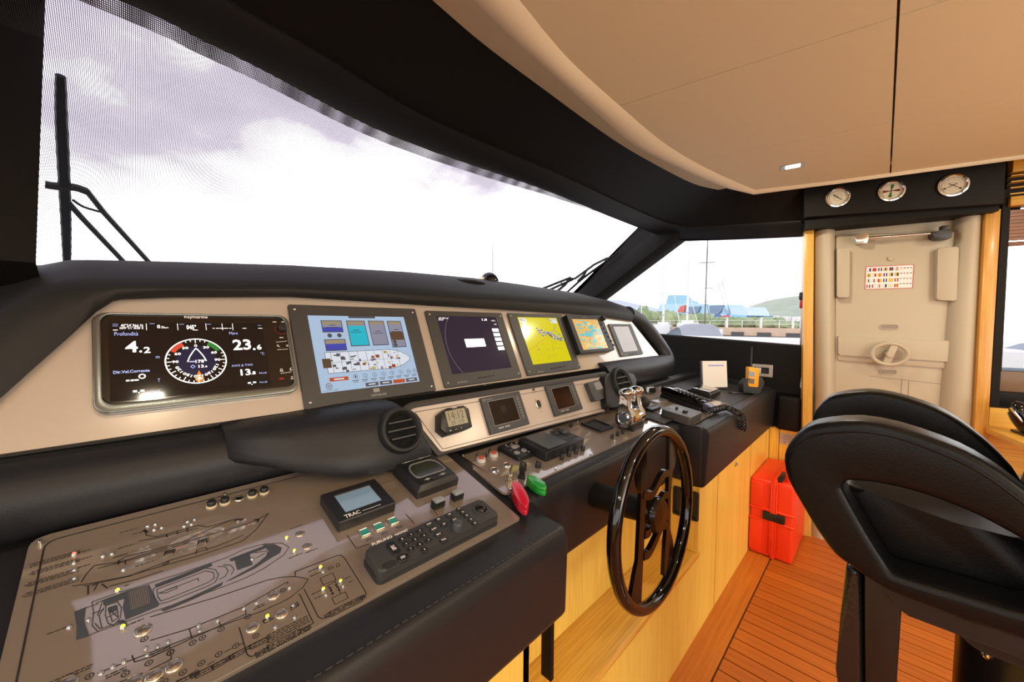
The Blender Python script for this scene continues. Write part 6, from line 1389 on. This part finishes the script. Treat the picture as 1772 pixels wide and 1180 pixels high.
# wall socket
T = Thing('wall_socket', 'satin metal framed double socket on the black wall beside the yellow radio', 'socket', SIDE, *SIDE.px(1320, 641))
x0, x1, y0, y1 = T.rect((1302, 629), (1338, 632), (1337, 653), (1302, 650)); mid = x0 + (x1 - x0) * .47
g = G(); g.ring(rrect(x0, x1, y0, y1, .004), rrect(x0 + (x1 - x0) * .12, x1 - (x1 - x0) * .18, y0 + .020, y1 - .020, .002), 0, .010, .002, 1); T.part('frame', g, mat('nickel_plate', rgb(196, 188, 176), .35, .4))
g = G(); g.plate(rrect(x0 + .01, x1 - .015, y0 + .015, y1 - .015, 0), .003); T.part('insert', g, PLAM, smoothed=False)
g = G(); g.box(x0 + .018, mid - .004, y0 + .022, y1 - .022, .002, .007, .002, 1); T.part('plug_cover', g, mat('socket_white', rgb(220, 214, 205), .4))
# ------------------------------------------------------------------ steering wheel
al = .039
WF = Fr((.946, .40, H - .494), (1, 0, 0), (0, sin(al), cos(al)))
T = Thing('steering_wheel', 'glossy black steering wheel with two bowed bars and curved cross spokes', 'steering wheel', WF)
def z8w(L): return [T.px(940 + x / 2.566, 720 + y / 2.566) for x, y in L]
g = G(); g.tube([(.2155 * cos(2 * pi * i / 72), .2155 * sin(2 * pi * i / 72), 0) for i in range(72)], .0158, 16, closed=True); T.part('rim', g, GLOSSB)
for P in ([(456, 135), (438, 158), (418, 212), (414, 262), (420, 318), (430, 345), (425, 420), (415, 640), (402, 700), (388, 780), (382, 826), (430, 842), (437, 650), (442, 560), (446, 440), (453, 345)],
          [(556, 74), (578, 92), (592, 125), (590, 170), (580, 220), (567, 248), (561, 350), (557, 500), (568, 535), (575, 588), (562, 650), (538, 712), (530, 706), (537, 560), (545, 480), (549, 350), (553, 250)]):
    g = G(); g.prism(z8w(P), -.006, .004, .002, 2); T.part('bar', g, BROWNW)
def ribbon(L, w):
    c = smooth([Vector(p) for p in z8w(L)], 6); lo, hi = [], []
    for i, p in enumerate(c):
        t = (c[min(i + 1, len(c) - 1)] - c[max(i - 1, 0)]).normalized(); n = Vector((-t[1], t[0])) * w; lo.append(tuple(p - n)); hi.append(tuple(p + n))
    g = G()
    for i in range(len(c) - 1): pass
    secs = [[(a[0], a[1], -.006), (b[0], b[1], -.006), (b[0], b[1], .006), (a[0], a[1], .006)] for a, b in zip(lo, hi)]
    g.loft(secs); return g
for L_ in ([(438, 348), (466, 352), (488, 332), (514, 280), (534, 254), (558, 250)], [(440, 620), (466, 604), (496, 545), (520, 492), (548, 478)], [(444, 525), (466, 512), (476, 470)], [(520, 372), (534, 350), (552, 345)]): T.part('spoke', ribbon(L_, .0095), BROWNW)
c = z8w([(500, 432)])[0]; c = (c[0] * .3, c[1] * .5)
g = G(); g.lathe([(.042, -.03), (.046, -.012), (.046, .006), (.040, .014), (0, .016)], *c, seg=32); T.part('hub', g, BROWNW)
g = G(); g.lathe([(.036, -.178), (.036, -.12), (.030, -.04), (.030, -.02)], *c, seg=28); T.part('column', g, BLACKV)
# ------------------------------------------------------------------ red hard case on the sole
red = mat('orange_red_plastic', rgb(245, 62, 26), .38, bump=('noise', 500, .08, .0003))
T = thing_at('hard_case', 'bright red-orange hard plastic case standing on end between oak console and wall', 'case', (2.70, .41, .001))
XF, XB, YA, YS, YB, HT = -.222, .225, .098, -.018, -.108, .432
def caseshell(y0, y1): 
    g = G(); g.box(XF, XB, y0, y1, .0, HT, .016, 3); return g
T.part('shell', caseshell(YS + .002, YA), red); T.part('lid', caseshell(YB, YS - .002), red)
g = G(); g.box(XF - .010, XB + .008, YS - .010, YS + .010, -.0, HT + .012, .005, 2); T.part('sealing_flange', g, red)
for z_ in (.205, .268):
    g = G(); g.box(XF - .008, XF + .01, YB - .004, YA + .002, z_ - .006, z_ + .006, .003, 1); T.part('rib', g, red)
g = G(); g.box(XF - .006, XF + .01, YS + .050, YA - .002, .02, .20, .006, 2); g.v = g.v; T.part('moulded_panel', g, red)
g = G(); g.box(XF - .006, XF + .01, YS + .050, YA - .002, .275, HT - .02, .006, 2); T.part('moulded_panel', g, red)
g = G(); g.box(XF - .016, XF + .002, YS - .052, YS + .050, .215, .258, .004, 2); T.part('latch', g, PLA)
g = G(); g.box(XF + .02, XF + .18, YS - .030, YS - .004, HT - .004, HT + .014, .003); T.part('latch', g, PLA)
g = G(); g.tube(smooth([(XF + .06, -.075, HT - .01), (XF + .065, -.075, HT + .055), (XF + .10, -.075, HT + .075), (XF + .22, -.075, HT + .075), (XF + .255, -.075, HT + .055), (XF + .26, -.075, HT - .01)], 5), .018, 10); T.part('handle', g, red)
g = G()
for y in (-.03, -.005): g.box(XF - .012, XF - .004, y - .003, y + .003, .03, HT - .01, .002, 1)
T.part('hinge_rib', g, red, kind='stuff')
# ------------------------------------------------------------------ helm chair
XC = .95; CHF = Fr((XC, 0, 0), (0, -1, 0), (0, 0, 1))
CL = mat('black_chair_leather', (.006, .006, .007), .36, bump=('leather', 340, .30, .0005), spec=.22)
T = Thing('helm_chair', 'black leather helm chair with open looped armrests on a black pedestal', 'chair', CHF, .25, 0)
outer = [(1356, 800), (1359, 780), (1370, 762), (1394, 741), (1430, 732), (1490, 729), (1560, 742), (1640, 769), (1700, 797), (1772, 846), (1850, 915), (1915, 1000), (1925, 1090), (1880, 1150), (1772, 1112), (1700, 1088), (1640, 1067), (1561, 1036), (1515, 1012), (1475, 984), (1445, 962), (1415, 922), (1385, 872), (1363, 832)]
inner = [(1462, 856), (1457, 844), (1466, 834), (1478, 834), (1505, 836), (1540, 842), (1580, 852), (1630, 868), (1690, 893), (1745, 922), (1800, 955), (1840, 1000), (1845, 1040), (1820, 1064), (1772, 1062), (1710, 1044), (1650, 1026), (1590, 1009), (1556, 998), (1543, 992), (1530, 972), (1512, 944), (1494, 914), (1476, 882)]
def loop(x0, x1, name):
    o = smooth([Vector(p) for p in T.pts(outer)], 2, True); i_ = smooth([Vector(p) for p in T.pts(inner)], 2, True)
    g = G(); g.ring([tuple(p) for p in o], [tuple(p) for p in i_], -x1 + XC, -x0 + XC, .022, 4); return T.part(name, g, CL, ang=60)
loop(.95, 1.035, 'armrest'); loop(1.395, 1.48, 'armrest')
# piping seam round the arm's face
for dx in (.0,):
    o = smooth([Vector(p) for p in T.pts([(1366, 800), (1378, 772), (1402, 756), (1440, 749), (1500, 748), (1560, 760), (1640, 790), (1700, 820), (1772, 872), (1840, 935)])], 5)
    g = G(); g.tube([(*p, -.001) for p in o], .0022, 6); T.part('piping', g, CL)
# seat cushion between the arms
tp = T.pts([(1452, 832), (1500, 846), (1560, 868), (1650, 900), (1750, 926), (1840, 948)], -.10); bz = min(p[1] for p in T.pts([(1560, 1030), (1772, 1110)], -.02))
P = tp + [(tp[-1][0] + .04, bz - .02), (tp[0][0] + .06, bz + .0)]
g = G(); g.prism(P, -.44, -.088, .018, 4, all_=True); T.part('seat_cushion', g, CL, ang=60)
g = G(); g.prism(rpoly([(tp[0][0] + .05, bz + .02), (tp[-1][0] + .05, bz + .02), (tp[-1][0] + .05, bz - .05), (tp[0][0] + .10, bz - .05)], .01), -.46, -.06, .01, 2); T.part('seat_pan', g, PLAM)
# backrest, mostly beyond the frame
x_ = tp[-1][0]; g = G(); g.prism(rpoly([(x_ + .00, bz + .02), (x_ + .10, bz + .02), (x_ + .20, bz + .58), (x_ + .09, bz + .60), (x_ + .05, bz + .3)], .03), -.50, -.03, .03, 4, all_=True); T.part('backrest', g, CL, ang=60)
# folded footrest cushion and its backing panel under the front edge
P = T.pts([(1464, 974), (1492, 985), (1496, 1200), (1474, 1262), (1452, 1190), (1447, 1150), (1455, 1060)], -.12)
g = G(); g.prism(P, -.42, -.11, .020, 3, all_=True); T.part('legrest_cushion', g, mat('creased_leather', (.016, .016, .017), .22, bump=('noise', 90, .5, .004), coat=.2), ang=60)
P = T.pts([(1495, 980), (1562, 1025), (1552, 1180), (1546, 1290), (1497, 1290)], -.11); g = G(); g.prism(P, -.40, -.105, .006, 2, all_=True); T.part('legrest_panel', g, mat('satin_black_panel', (.012, .010, .011), .35))
py = .255
g = G(); g.T = CHF.mat(0, 0, 0).inverted() @ Matrix.Translation((1.24, -.255, 0)); gg = G()
Mloc = T.e.matrix_world.inverted()
def lathe_w(prof, x, y, seg=36):
    g = G(); g.lathe(prof, seg=seg); M = Mloc @ Matrix.Translation((x, y, 0)); g.v = [M @ v for v in g.v]; return g
zb_ = bz + .0
T.part('pedestal', lathe_w([(.125, .02), (.125, zb_ - .10), (.118, zb_ - .06), (.06, zb_ - .05)], 1.235, -.262), mat('pedestal_black', (.010, .009, .010), .3))
T.part('pedestal_foot', lathe_w([(.20, 0), (.20, .012), (.13, .03)], 1.235, -.262), STEEL)
T.part('seat_mount', (lambda g: (g.prism(rpoly([(py - .17 - .25, bz - .05), (py + .2 - .25, bz - .05), (py + .14 - .25, bz - .12), (py - .11 - .25, bz - .12)], .01), -.42, -.16, .006, 2), g)[1])(G()), PLAM)
bp = on_x(1707, 1133, 1.115); 
g = G(); n_ = Vector((-1, .45, 0)).normalized(); c_ = Vector((1.235, -.262, 0)); 
dv = ray(1707, 1133); a_ = dv[0] ** 2 + dv[1] ** 2; b_ = -2 * (dv[0] * c_[0] + dv[1] * c_[1]); cc_ = c_[0] ** 2 + c_[1] ** 2 - .1255 ** 2; di = b_ * b_ - 4 * a_ * cc_
if di > 0:
    t_ = (-b_ - math.sqrt(di)) / (2 * a_); hit = EYE + dv * t_; n_ = Vector((hit[0] - c_[0], hit[1] - c_[1], 0)).normalized(); F2 = Fr(hit, Vector((0, 0, 1)).cross(n_), (0, 0, 1)); g.T = Mloc @ F2.mat(); g.lathe([(.0075, -.001), (.0075, .003), (.004, .0045), (.0035, .003), (0, .003)], seg=16); T.part('bolt', g, CHROME)
# ------------------------------------------------------------------ wipers outside the windscreen
WO = Fr(WIND.o + Vector((0, .09, .05)), WIND.ex, WIND.ey)
WB = mat('wiper_black', (.030, .034, .032), .5)
def wp_(L): return [WO.at(*WO.px(u, v)) for u, v in L]
def wiper(name, lab, blade, bw, arms, r, extra):
    root = Vector(wp_([arms[0][0]])[0]); T = thing_at(name, lab, 'wiper', root); inv = T.e.matrix_world.inverted()
    b = [inv @ p for p in wp_(blade)]; g = G(); g.tube(smooth(b, 3), .02, 8, rs=[bw * (.55 + .45 * sin(pi * min(1, (.12 + .86 * i / (3 * (len(b) - 1)))))) for i in range(3 * (len(b) - 1) + 1)], up=(0, -.5, -.86), flat=.7); T.part('blade', g, RUB)
    for a in arms: g = G(); g.tube([inv @ p for p in wp_(a)], r, 8); T.part('arm', g, WB)
    for a, rr in extra: g = G(); g.tube(smooth([inv @ p for p in wp_(a)], 4), rr, 8); T.part('linkage', g, WB)
wiper('windscreen_wiper', 'upright dark wiper with twin arms at the left end of the windscreen', [(105, 131), (106, 200), (110, 290), (114, 380), (116, 455), (116, 500)], .0135, [[(118, 350), (140, 375), (217, 456), (245, 488)], [(130, 323), (150, 330), (180, 368), (260, 456), (290, 490)]], .0085, [([(78, 319), (95, 322), (128, 324), (150, 331)], .012), ([(126, 346), (145, 358), (175, 367)], .004)])
wiper('windscreen_wiper', 'dark wiper with twin arms parked against the starboard windscreen pillar', [(1070, 437), (1045, 455), (1008, 482), (983, 504), (960, 522)], .014, [[(1052, 446), (1028, 458), (995, 482), (985, 482)], [(988, 480), (940, 499), (920, 508)], [(992, 483), (950, 502), (930, 512)]], .010, [([(985, 482), (978, 492), (965, 503)], .012), ([(968, 487), (976, 493)], .005), ([(1014, 470), (1010, 476), (1000, 486)], .01)])

# ------------------------------------------------------------------ marina outside
WL = H - 5.2
def exo(name, g, m, label, cat, group=None, kind=None, base=(0, 0, 0), ang=38):
    b = Vector(base); g.v = [Vector(v) - b for v in g.v]; o = obj(name, g, m, ang=ang, label=label, cat=cat, group=group, kind=kind); o.location = b; return o
WAT = mat('harbour_water', rgb(150, 170, 178), .12, bump=('noise', 1.2, .3, .2))
g = G(); g.add([(-3000, -3000, WL), (3000, -3000, WL), (3000, 3000, WL), (-3000, 3000, WL)], [[0, 1, 2, 3]]); w_ = struct('ground_water', g, WAT, smoothed=False); w_.name = 'water'
# the boat's own foredeck and side deck
g = G(); g.box(-2.2, 3.6, 2.45, 7.5, H - .9, H - .42, .05); struct('floor_foredeck', g, GEL)
g = G(); g.box(XS + .12, 3.75, -6, 3.0, H - 1.1, H - .75, .02); struct('floor_side_deck', g, GEL)
# quay across the basin
q0, q1 = far(1180, 575, 75), far(1420, 577, 62)
def gpt(u, v, r, z): p = far(u, v, r); p.z = z; return p
QT = far(1300, 566.5, 66)[2]
def quad_prism(g, A, B, dep, z0, z1):
    d = (B - A).normalized(); n = Vector((d[1], -d[0], 0)); n = n if n.dot(Vector((1, .1, 0))) > 0 else -n
    P = [A, B, B + n * dep, A + n * dep]; g.add([(p[0], p[1], z) for z in (z0, z1) for p in P], [[0, 1, 5, 4], [1, 2, 6, 5], [2, 3, 7, 6], [3, 0, 4, 7], [4, 5, 6, 7]]); return d, n
A, B = gpt(900, 566, 95, 0), gpt(1640, 566, 52, 0)
conc = mat('quay_concrete', rgb(214, 186, 160), .9, var=.15, vscale=1); 
g = G(); d, n = quad_prism(g, A, B, 14, WL - .5, QT); quay = exo('quay', g, conc, 'pale concrete quay wall across the basin with low railing', 'quay', base=(A + B) / 2)
Lq = (B - A).length
def qpart(name, g, m): g.v = [Vector(v) - (A + B) / 2 for v in g.v]; return obj(name, g, m, quay)
g = G(); quad_prism(g, A - n * .15, B - n * .15, .15, WL - .5, QT - 1.0); qpart('tide_wall', g, mat('tide_stone', rgb(120, 112, 104), .9, var=.3, vscale=1))
for i in range(int(Lq / 3.2)):
    p = A + d * (1 + 3.2 * i) - n * .2; g = G(); quad_prism(g, p, p + d * 1.5, .4, QT - 1.35, QT - .55); 
    qpart('fender', g, mat('fender_grey', rgb(96, 92, 90), .9))
g = G()
for i in range(int(Lq / 2.2)):
    p = A + d * (2.2 * i) + n * 1.2; quad_prism(g, p, p + d * .07, .07, QT, QT + 1.0)
for h_ in (.5, 1.0): p = A + n * 1.2; quad_prism(g, p, B + n * 1.2, .05, QT + h_ - .05, QT + h_)
rail = mat('rail_white', rgb(225, 225, 225), .5); o = qpart('railing', g, rail); o['kind'] = 'stuff'
for i, u in enumerate((1258, 1317, 1372)):
    p = on_p(u, 566, A + n * 1.0, n); p.z = QT; g = G(); g.cyl(0, 0, 0, 1.35, .12, 10); g.v = [Vector(v) + p for v in g.v]; qpart('bollard_post', g, rail)
# bushes on the quay
bush_m = [mat('bush_green', rgb(140, 160, 118), .9, var=.45, vscale=1.6), mat('bush_pale', rgb(165, 180, 140), .9, var=.4, vscale=1.4)]
def bush(p, r, h_, seed, m):
    rr = random.Random(seed); b = bmesh.new(); bmesh.ops.create_icosphere(b, subdivisions=3, radius=1)
    for v in b.verts:
        k = 1 + .22 * sin(v.co.x * 5 + seed) * sin(v.co.y * 6 + seed * 2) * sin(v.co.z * 5 + seed) + rr.uniform(-.10, .10); v.co = Vector((v.co.x * r * k, v.co.y * r * k, max(.0, v.co.z * k * .62 + .38) * h_))
    g = G(); g.bm(b); g.v = [Vector(v) + p for v in g.v]; return g
us = [1112, 1128, 1143, 1158, 1172, 1190, 1206, 1222, 1238, 1254, 1270, 1288, 1306, 1324, 1342, 1360, 1378, 1394]
names = ['farthest left', 'second from left', 'third from left', 'fourth from left', 'fifth from left', 'sixth from left', 'seventh from left', 'eighth from left', 'ninth from left', 'tenth from left', 'eleventh from left', 'twelfth from left', 'thirteenth from left', 'fourteenth from left', 'fifteenth from left', 'sixteenth from left', 'seventeenth from left', 'eighteenth from left']
for i, u in enumerate(us):
    p = on_p(u, 560, A + n * (5 + (i * 7 % 5)), n); p.z = QT; rr = (p - EYE).length; top = (536 if u < 1160 else 541) + (i * 13 % 7) + (u - 1200) * .055; zt = far(u, top, hypot(p[0], p[1]))[2]
    exo('shrub', bush(p, 1.5 if u < 1200 else 1.25, max(.8, zt - QT), i, None), bush_m[i % 2], names[i] + ' of the leafy shrubs along the far quay', 'shrub', 'shrubs along the far quay', base=p, ang=60)
# painted ferry beyond the shrubs
r0 = 300
P = [gpt(u, 550, r0 + k, 0) for u, k in ((1118, 60), (1200, 20), (1300, -20))]
sd = (P[2] - P[0]).normalized(); sn = Vector((sd[1], -sd[0], 0)); sn = sn if sn.dot(P[0]) > 0 else -sn
zs_ = lambda u, v: far(u, v, (on_p(u, v, P[0], sn) - EYE).length * .999)[2]
def sx(u): return (on_p(u, 540, P[0], sn) - P[0]).dot(sd)
def sz(u, v): return on_p(u, v, P[0], sn)[2]
hullm = mat('ferry_blue_paint', rgb(120, 185, 215), .5); 
def ferry_mat():
    m = mat('ferry_mural', rgb(90, 150, 200), .5); nt = m.node_tree; N = nt.nodes; L = nt.links; tc = N.new('ShaderNodeTexCoord'); nz = N.new('ShaderNodeTexNoise'); nz.inputs['Scale'].default_value = .055; nz.inputs['Detail'].default_value = 2.5; rp = N.new('ShaderNodeValToRGB'); rp.color_ramp.interpolation = 'CONSTANT'
    e = rp.color_ramp.elements; cols = [(.0, rgb(70, 110, 150)), (.38, rgb(150, 200, 225)), (.47, rgb(90, 120, 150)), (.52, rgb(170, 210, 225)), (.60, rgb(215, 110, 95)), (.66, rgb(120, 180, 205)), (.74, rgb(230, 205, 120))]
    e[0].position = 0; e[0].color = (*cols[0][1], 1); e[1].position = cols[1][0]; e[1].color = (*cols[1][1], 1)
    for p_, c_ in cols[2:]: x = e.new(p_); x.color = (*c_, 1)
    L.new(tc.outputs['Object'], nz.inputs['Vector']); L.new(nz.outputs['Fac'], rp.inputs['Fac']); L.new(rp.outputs['Color'], N['Principled BSDF'].inputs['Base Color']); return m
fm_ = ferry_mat(); FB = P[0].copy(); FB.z = WL
fer = bpy.data.objects.new('ferry', None); COL.objects.link(fer); fer.location = FB; tag(fer, 'large colourfully painted ferry beyond the quay shrubs', 'ship')
def ferp(name, poly, dep, m, off=0):
    g = G(); Q = [(sx(u), sz(u, v)) for u, v in poly]; vs_ = []
    for k in (off, off + dep): vs_ += [P[0] + sd * x + sn * k + Vector((0, 0, z)) - Vector((0, 0, P[0].z)) for x, z in Q]
    n_ = len(Q); g.add([v - FB for v in vs_], [list(range(n_)), [n_ + i for i in range(n_)][::-1]] + [[i, (i + 1) % n_, n_ + (i + 1) % n_, n_ + i] for i in range(n_)]); return obj(name, g, m, fer, smoothed=False)
ferp('hull', [(1120, 571.5), (1120, 541), (1190, 541), (1250, 543), (1293, 546), (1282, 558), (1262, 571.5)], 22, fm_)
ferp('superstructure', [(1136, 541), (1140, 526), (1188, 525), (1192, 527), (1246, 527), (1249, 543)], 19, mat('ferry_upper', rgb(178, 212, 228), .5), 1)
for P_ in ([(1229, 542), (1228, 529), (1252, 528), (1250, 536), (1243, 544)], [(1190, 542), (1192, 531), (1212, 530), (1208, 541)], [(1172, 540), (1178, 530), (1186, 528), (1184, 541)]): ferp('mural_panel', P_, 1, mat('mural_dark', rgb(120, 140, 165), .5) if P_[0][0] > 1180 else mat('mural_red', rgb(215, 105, 90), .5), -.4)
ferp('funnel', [(1146, 527), (1150, 511), (1161, 510), (1166, 518), (1177, 522), (1178, 527)], 14, mat('funnel_paint', rgb(150, 195, 212), .5), 3)
ferp('bow_mural', [(1246, 556), (1248, 547), (1260, 545), (1268, 552), (1262, 558)], 1, mat('mural_red2', rgb(205, 90, 110), .5), -.4)
ferp('bridge_block', [(1262, 545), (1262, 531), (1284, 531), (1290, 540), (1292, 546)], 18, mat('ferry_white', rgb(200, 220, 230), .5), 1)
# hills and shore buildings
def ridge(prof, r, dep, name, m, lab):
    secs = []
    for u, v in prof:
        top = far(u, v, r); dd = Vector((top[0], top[1], 0)).normalized(); b = Vector((top[0], top[1], WL)) - dd * dep; q = []
        for k in range(7):
            t = k / 6; p = b.lerp(Vector((top[0], top[1], top[2])), t); p.z = WL + (top[2] - WL) * (t ** 1.15) + sin(u * .9 + k * 2) * (top[2] - WL) * .05 * (1 if 0 < k < 6 else 0); q.append(p)
        q.append(Vector((top[0], top[1], 0)) + dd * dep + Vector((0, 0, WL))); secs.append(q)
    g = G(); g.loft(secs, closed=False, caps=False); return exo(name, g, m, lab, 'hill', base=secs[0][0], ang=60)
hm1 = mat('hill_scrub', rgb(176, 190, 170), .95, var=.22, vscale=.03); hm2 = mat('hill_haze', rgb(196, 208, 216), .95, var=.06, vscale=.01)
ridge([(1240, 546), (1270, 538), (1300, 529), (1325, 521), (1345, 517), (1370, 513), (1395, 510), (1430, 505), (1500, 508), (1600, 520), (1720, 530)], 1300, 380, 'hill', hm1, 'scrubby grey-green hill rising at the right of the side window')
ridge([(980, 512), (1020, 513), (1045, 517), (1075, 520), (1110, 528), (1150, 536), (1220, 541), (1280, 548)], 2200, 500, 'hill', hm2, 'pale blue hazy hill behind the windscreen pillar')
rn = random.Random(11)
for i in range(16):
    u = 1282 + i * 7.4; r = 620 + rn.random() * 120; p = gpt(u, 548, r, WL); wz_ = 4 + rn.random() * 6; hz = far(u, 545.5 + rn.random() * 2 + (u - 1280) * .02, r)[2] - WL; g = G(); g.box(-wz_, wz_, -4, 4, 0, max(hz, 3)); g.v = [Vector(v) + p for v in g.v]
    exo('waterfront_building', g, mat('building_white' if i % 3 else 'building_tan', rgb(235, 232, 228) if i % 3 else rgb(205, 185, 170), .8), ('white' if i % 3 else 'tan') + ' low building on the far shore, ' + ['first', 'second', 'third', 'fourth', 'fifth', 'sixth', 'seventh', 'eighth', 'ninth', 'tenth', 'eleventh', 'twelfth', 'thirteenth', 'fourteenth', 'fifteenth', 'sixteenth'][i] + ' from the ferry bow', 'building', 'low buildings on the far shore', base=p)
# sailing yachts and the covered motor boat
mastm = mat('mast_silver', rgb(205, 208, 212), .4, .3); mastd = mat('mast_dark', rgb(95, 98, 102), .5)
def yacht(u, vb, r, vtop, lab, m, rig=(), tilt=0, w=.09, hullw=3.2, hm_=None):
    b = far(u, vb, r); b.z = WL; T = thing_at('sailing_yacht', lab, 'boat', b, rz=.365, group=None); inv = T.e.matrix_world.inverted()
    tp = far(u + tilt, vtop, r); dk = far(u, vb, r)[2]
    g = G(); L = hullw; secs = []
    for k in range(9):
        t = -1 + 2 * k / 8; wd = L * .30 * (1 - max(0, t) ** 2.2) * (1 if t > -.9 else .8); zt = dk - WL + .2 * t * t
        secs.append([(t * L * 1.6, -wd, zt), (t * L * 1.6, -wd * .6, -.2), (t * L * 1.6, wd * .6, -.2), (t * L * 1.6, wd, zt)])
    g.loft(secs); o = T.part('hull', g, mat('yacht_white', rgb(228, 228, 226), .35)); fixnormals(o)
    g = G(); g.box(-L * .7, L * .5, -L * .16, L * .16, dk - WL, dk - WL + .45, .1); T.part('cabin', g, MATS['yacht_white'])
    g = G(); g.tube([inv @ Vector((b[0], b[1], dk)), inv @ tp], w, 8, rs=[w, w * .7]); T.part('mast', g, m)
    for (u0, v0), (u1, v1) in rig:
        g = G(); g.tube([inv @ far(u0, v0, r - .5), inv @ far(u1, v1, r - .5)], w * .35, 6); T.part('rigging_wire', g, m)
    for f in (.45, .72):
        c = inv @ (Vector((b[0], b[1], dk)).lerp(tp, f)); g = G(); g.box(c[0] - .04, c[0] + .04, c[1] - .55, c[1] + .55, c[2] - .02, c[2] + .02); T.part('spreader', g, m)
    if w > .06:
      g = G(); c0 = inv @ Vector((b[0], b[1], dk + 1.2)); g.tube([(c0[0], c0[1], c0[2]), (c0[0] - L * 1.1, c0[1], c0[2] + .05)], .07, 8); T.part('boom', g, m)
    return T
yacht(1110, 560, 60, 498, 'small white yacht with the shortest mast, farthest left in the side window', mastm, w=.07)
yacht(1148, 564, 46, 440, 'white yacht with a pale stout mast left of the tallest masts', mastm, [((1166, 505), (1176, 560))], w=.11)
yacht(1189, 562, 42, 416, 'white yacht with a tall pale mast and a radar dish', mastm, [((1196, 520), (1208, 560))], tilt=4, w=.10)
yacht(1219, 572, 34, 408, 'yacht with a thin dark mast reaching the window head', mastd, [((1249, 485), (1264, 545)), ((1243, 490), (1256, 540)), ((1222, 520), (1232, 566))], tilt=6, w=.055)
# grey covered motor boat close by
T = thing_at('motor_boat', 'white motor boat under a pale grey fitted cover close to the side window', 'boat', gpt(1205, 585, 15, WL), rz=.5)
inv = T.e.matrix_world.inverted()
cv = [[(1172, 566), (1180, 580), (1190, 586)], [(1185, 561), (1200, 573), (1212, 588)], [(1205, 560), (1222, 570), (1236, 589)], [(1225, 561), (1240, 572), (1248, 590)], [(1236, 565), (1248, 578), (1256, 591)]]
g = G(); secs = []
for k, row in enumerate(cv):
    q = []
    for j, (u, v) in enumerate(row): q.append(inv @ far(u, v, 16.5 - 1.6 * j - .25 * k))
    t3 = q[0] + Vector((1.2, .5, -.5)); secs.append([t3] + q + [q[-1] + Vector((0, 0, -.8))])
secs = [smooth(s_, 3) for s_ in secs]; g.loft(secs, closed=False, caps=False); T.part('fitted_cover', g, mat('cover_grey', rgb(150, 158, 166), .7, var=.12, vscale=3), ang=70)
hp_ = [inv @ gpt(u, 590, r, 0) for u, r in ((1120, 19), (1300, 14.6), (1330, 17), (1150, 23))]
g = G(); g.add([(p[0], p[1], z) for z in (.0, far(1300, 590, 15)[2] - WL - .5) for p in hp_], [[0, 1, 5, 4], [1, 2, 6, 5], [2, 3, 7, 6], [3, 0, 4, 7], [4, 5, 6, 7]]); T.part('hull', g, MATS['yacht_white'], smoothed=False)
# white deck of a boat moored alongside, seen low in the side window, and one aft
p = gpt(1380, 596, 9, WL); T = thing_at('moored_boat', 'white deck edge of a boat moored alongside, along the window foot', 'boat', p, rz=.25); zt = far(1380, 592.5, 9)[2] - WL
g = G(); g.box(-.8, 3.2, -2.6, 4.5, .2, zt, .12, 2); T.part('hull', g, MATS['yacht_white']); g = G(); g.box(-.85, -.75, -2.6, 4.5, zt - .35, zt - .25, .02); T.part('rubbing_strake', g, mat('strake_blue_grey', rgb(120, 135, 150), .5))
p = gpt(1800, 610, 12, WL); T = thing_at('flybridge_boat', 'blurred white motor yacht moored outside the aft window', 'boat', p, rz=.25); z1_ = far(1760, 618, 12)[2] - WL; z2_ = far(1760, 592, 12)[2] - WL
g = G(); g.box(-1, 4, -9, 1.6, .2, z1_, .15, 2); T.part('hull', g, MATS['yacht_white'])
g = G(); g.prism([(-9, z1_ - .1), (1.2, z1_ - .1), (.4, z2_), (-9, z2_)], -.4, 3, .1, 2); g.v = [Vector((v[2], v[0], v[1])) for v in g.v]; o = T.part('cabin', g, mat('boat_glass', rgb(150, 160, 175), .2)); fixnormals(o)
# a far aerial seen through the windscreen
p = far(851, 480, 40); T = thing_at('distant_mast', 'thin far mast seen above the compass through the windscreen', 'mast', Vector((p[0], p[1], WL)))
inv = T.e.matrix_world.inverted(); g = G(); g.tube([Vector((0, 0, 0)), inv @ far(853, 402, 40)], .035, 8, rs=[.06, .025]); T.part('mast', g, mastd)
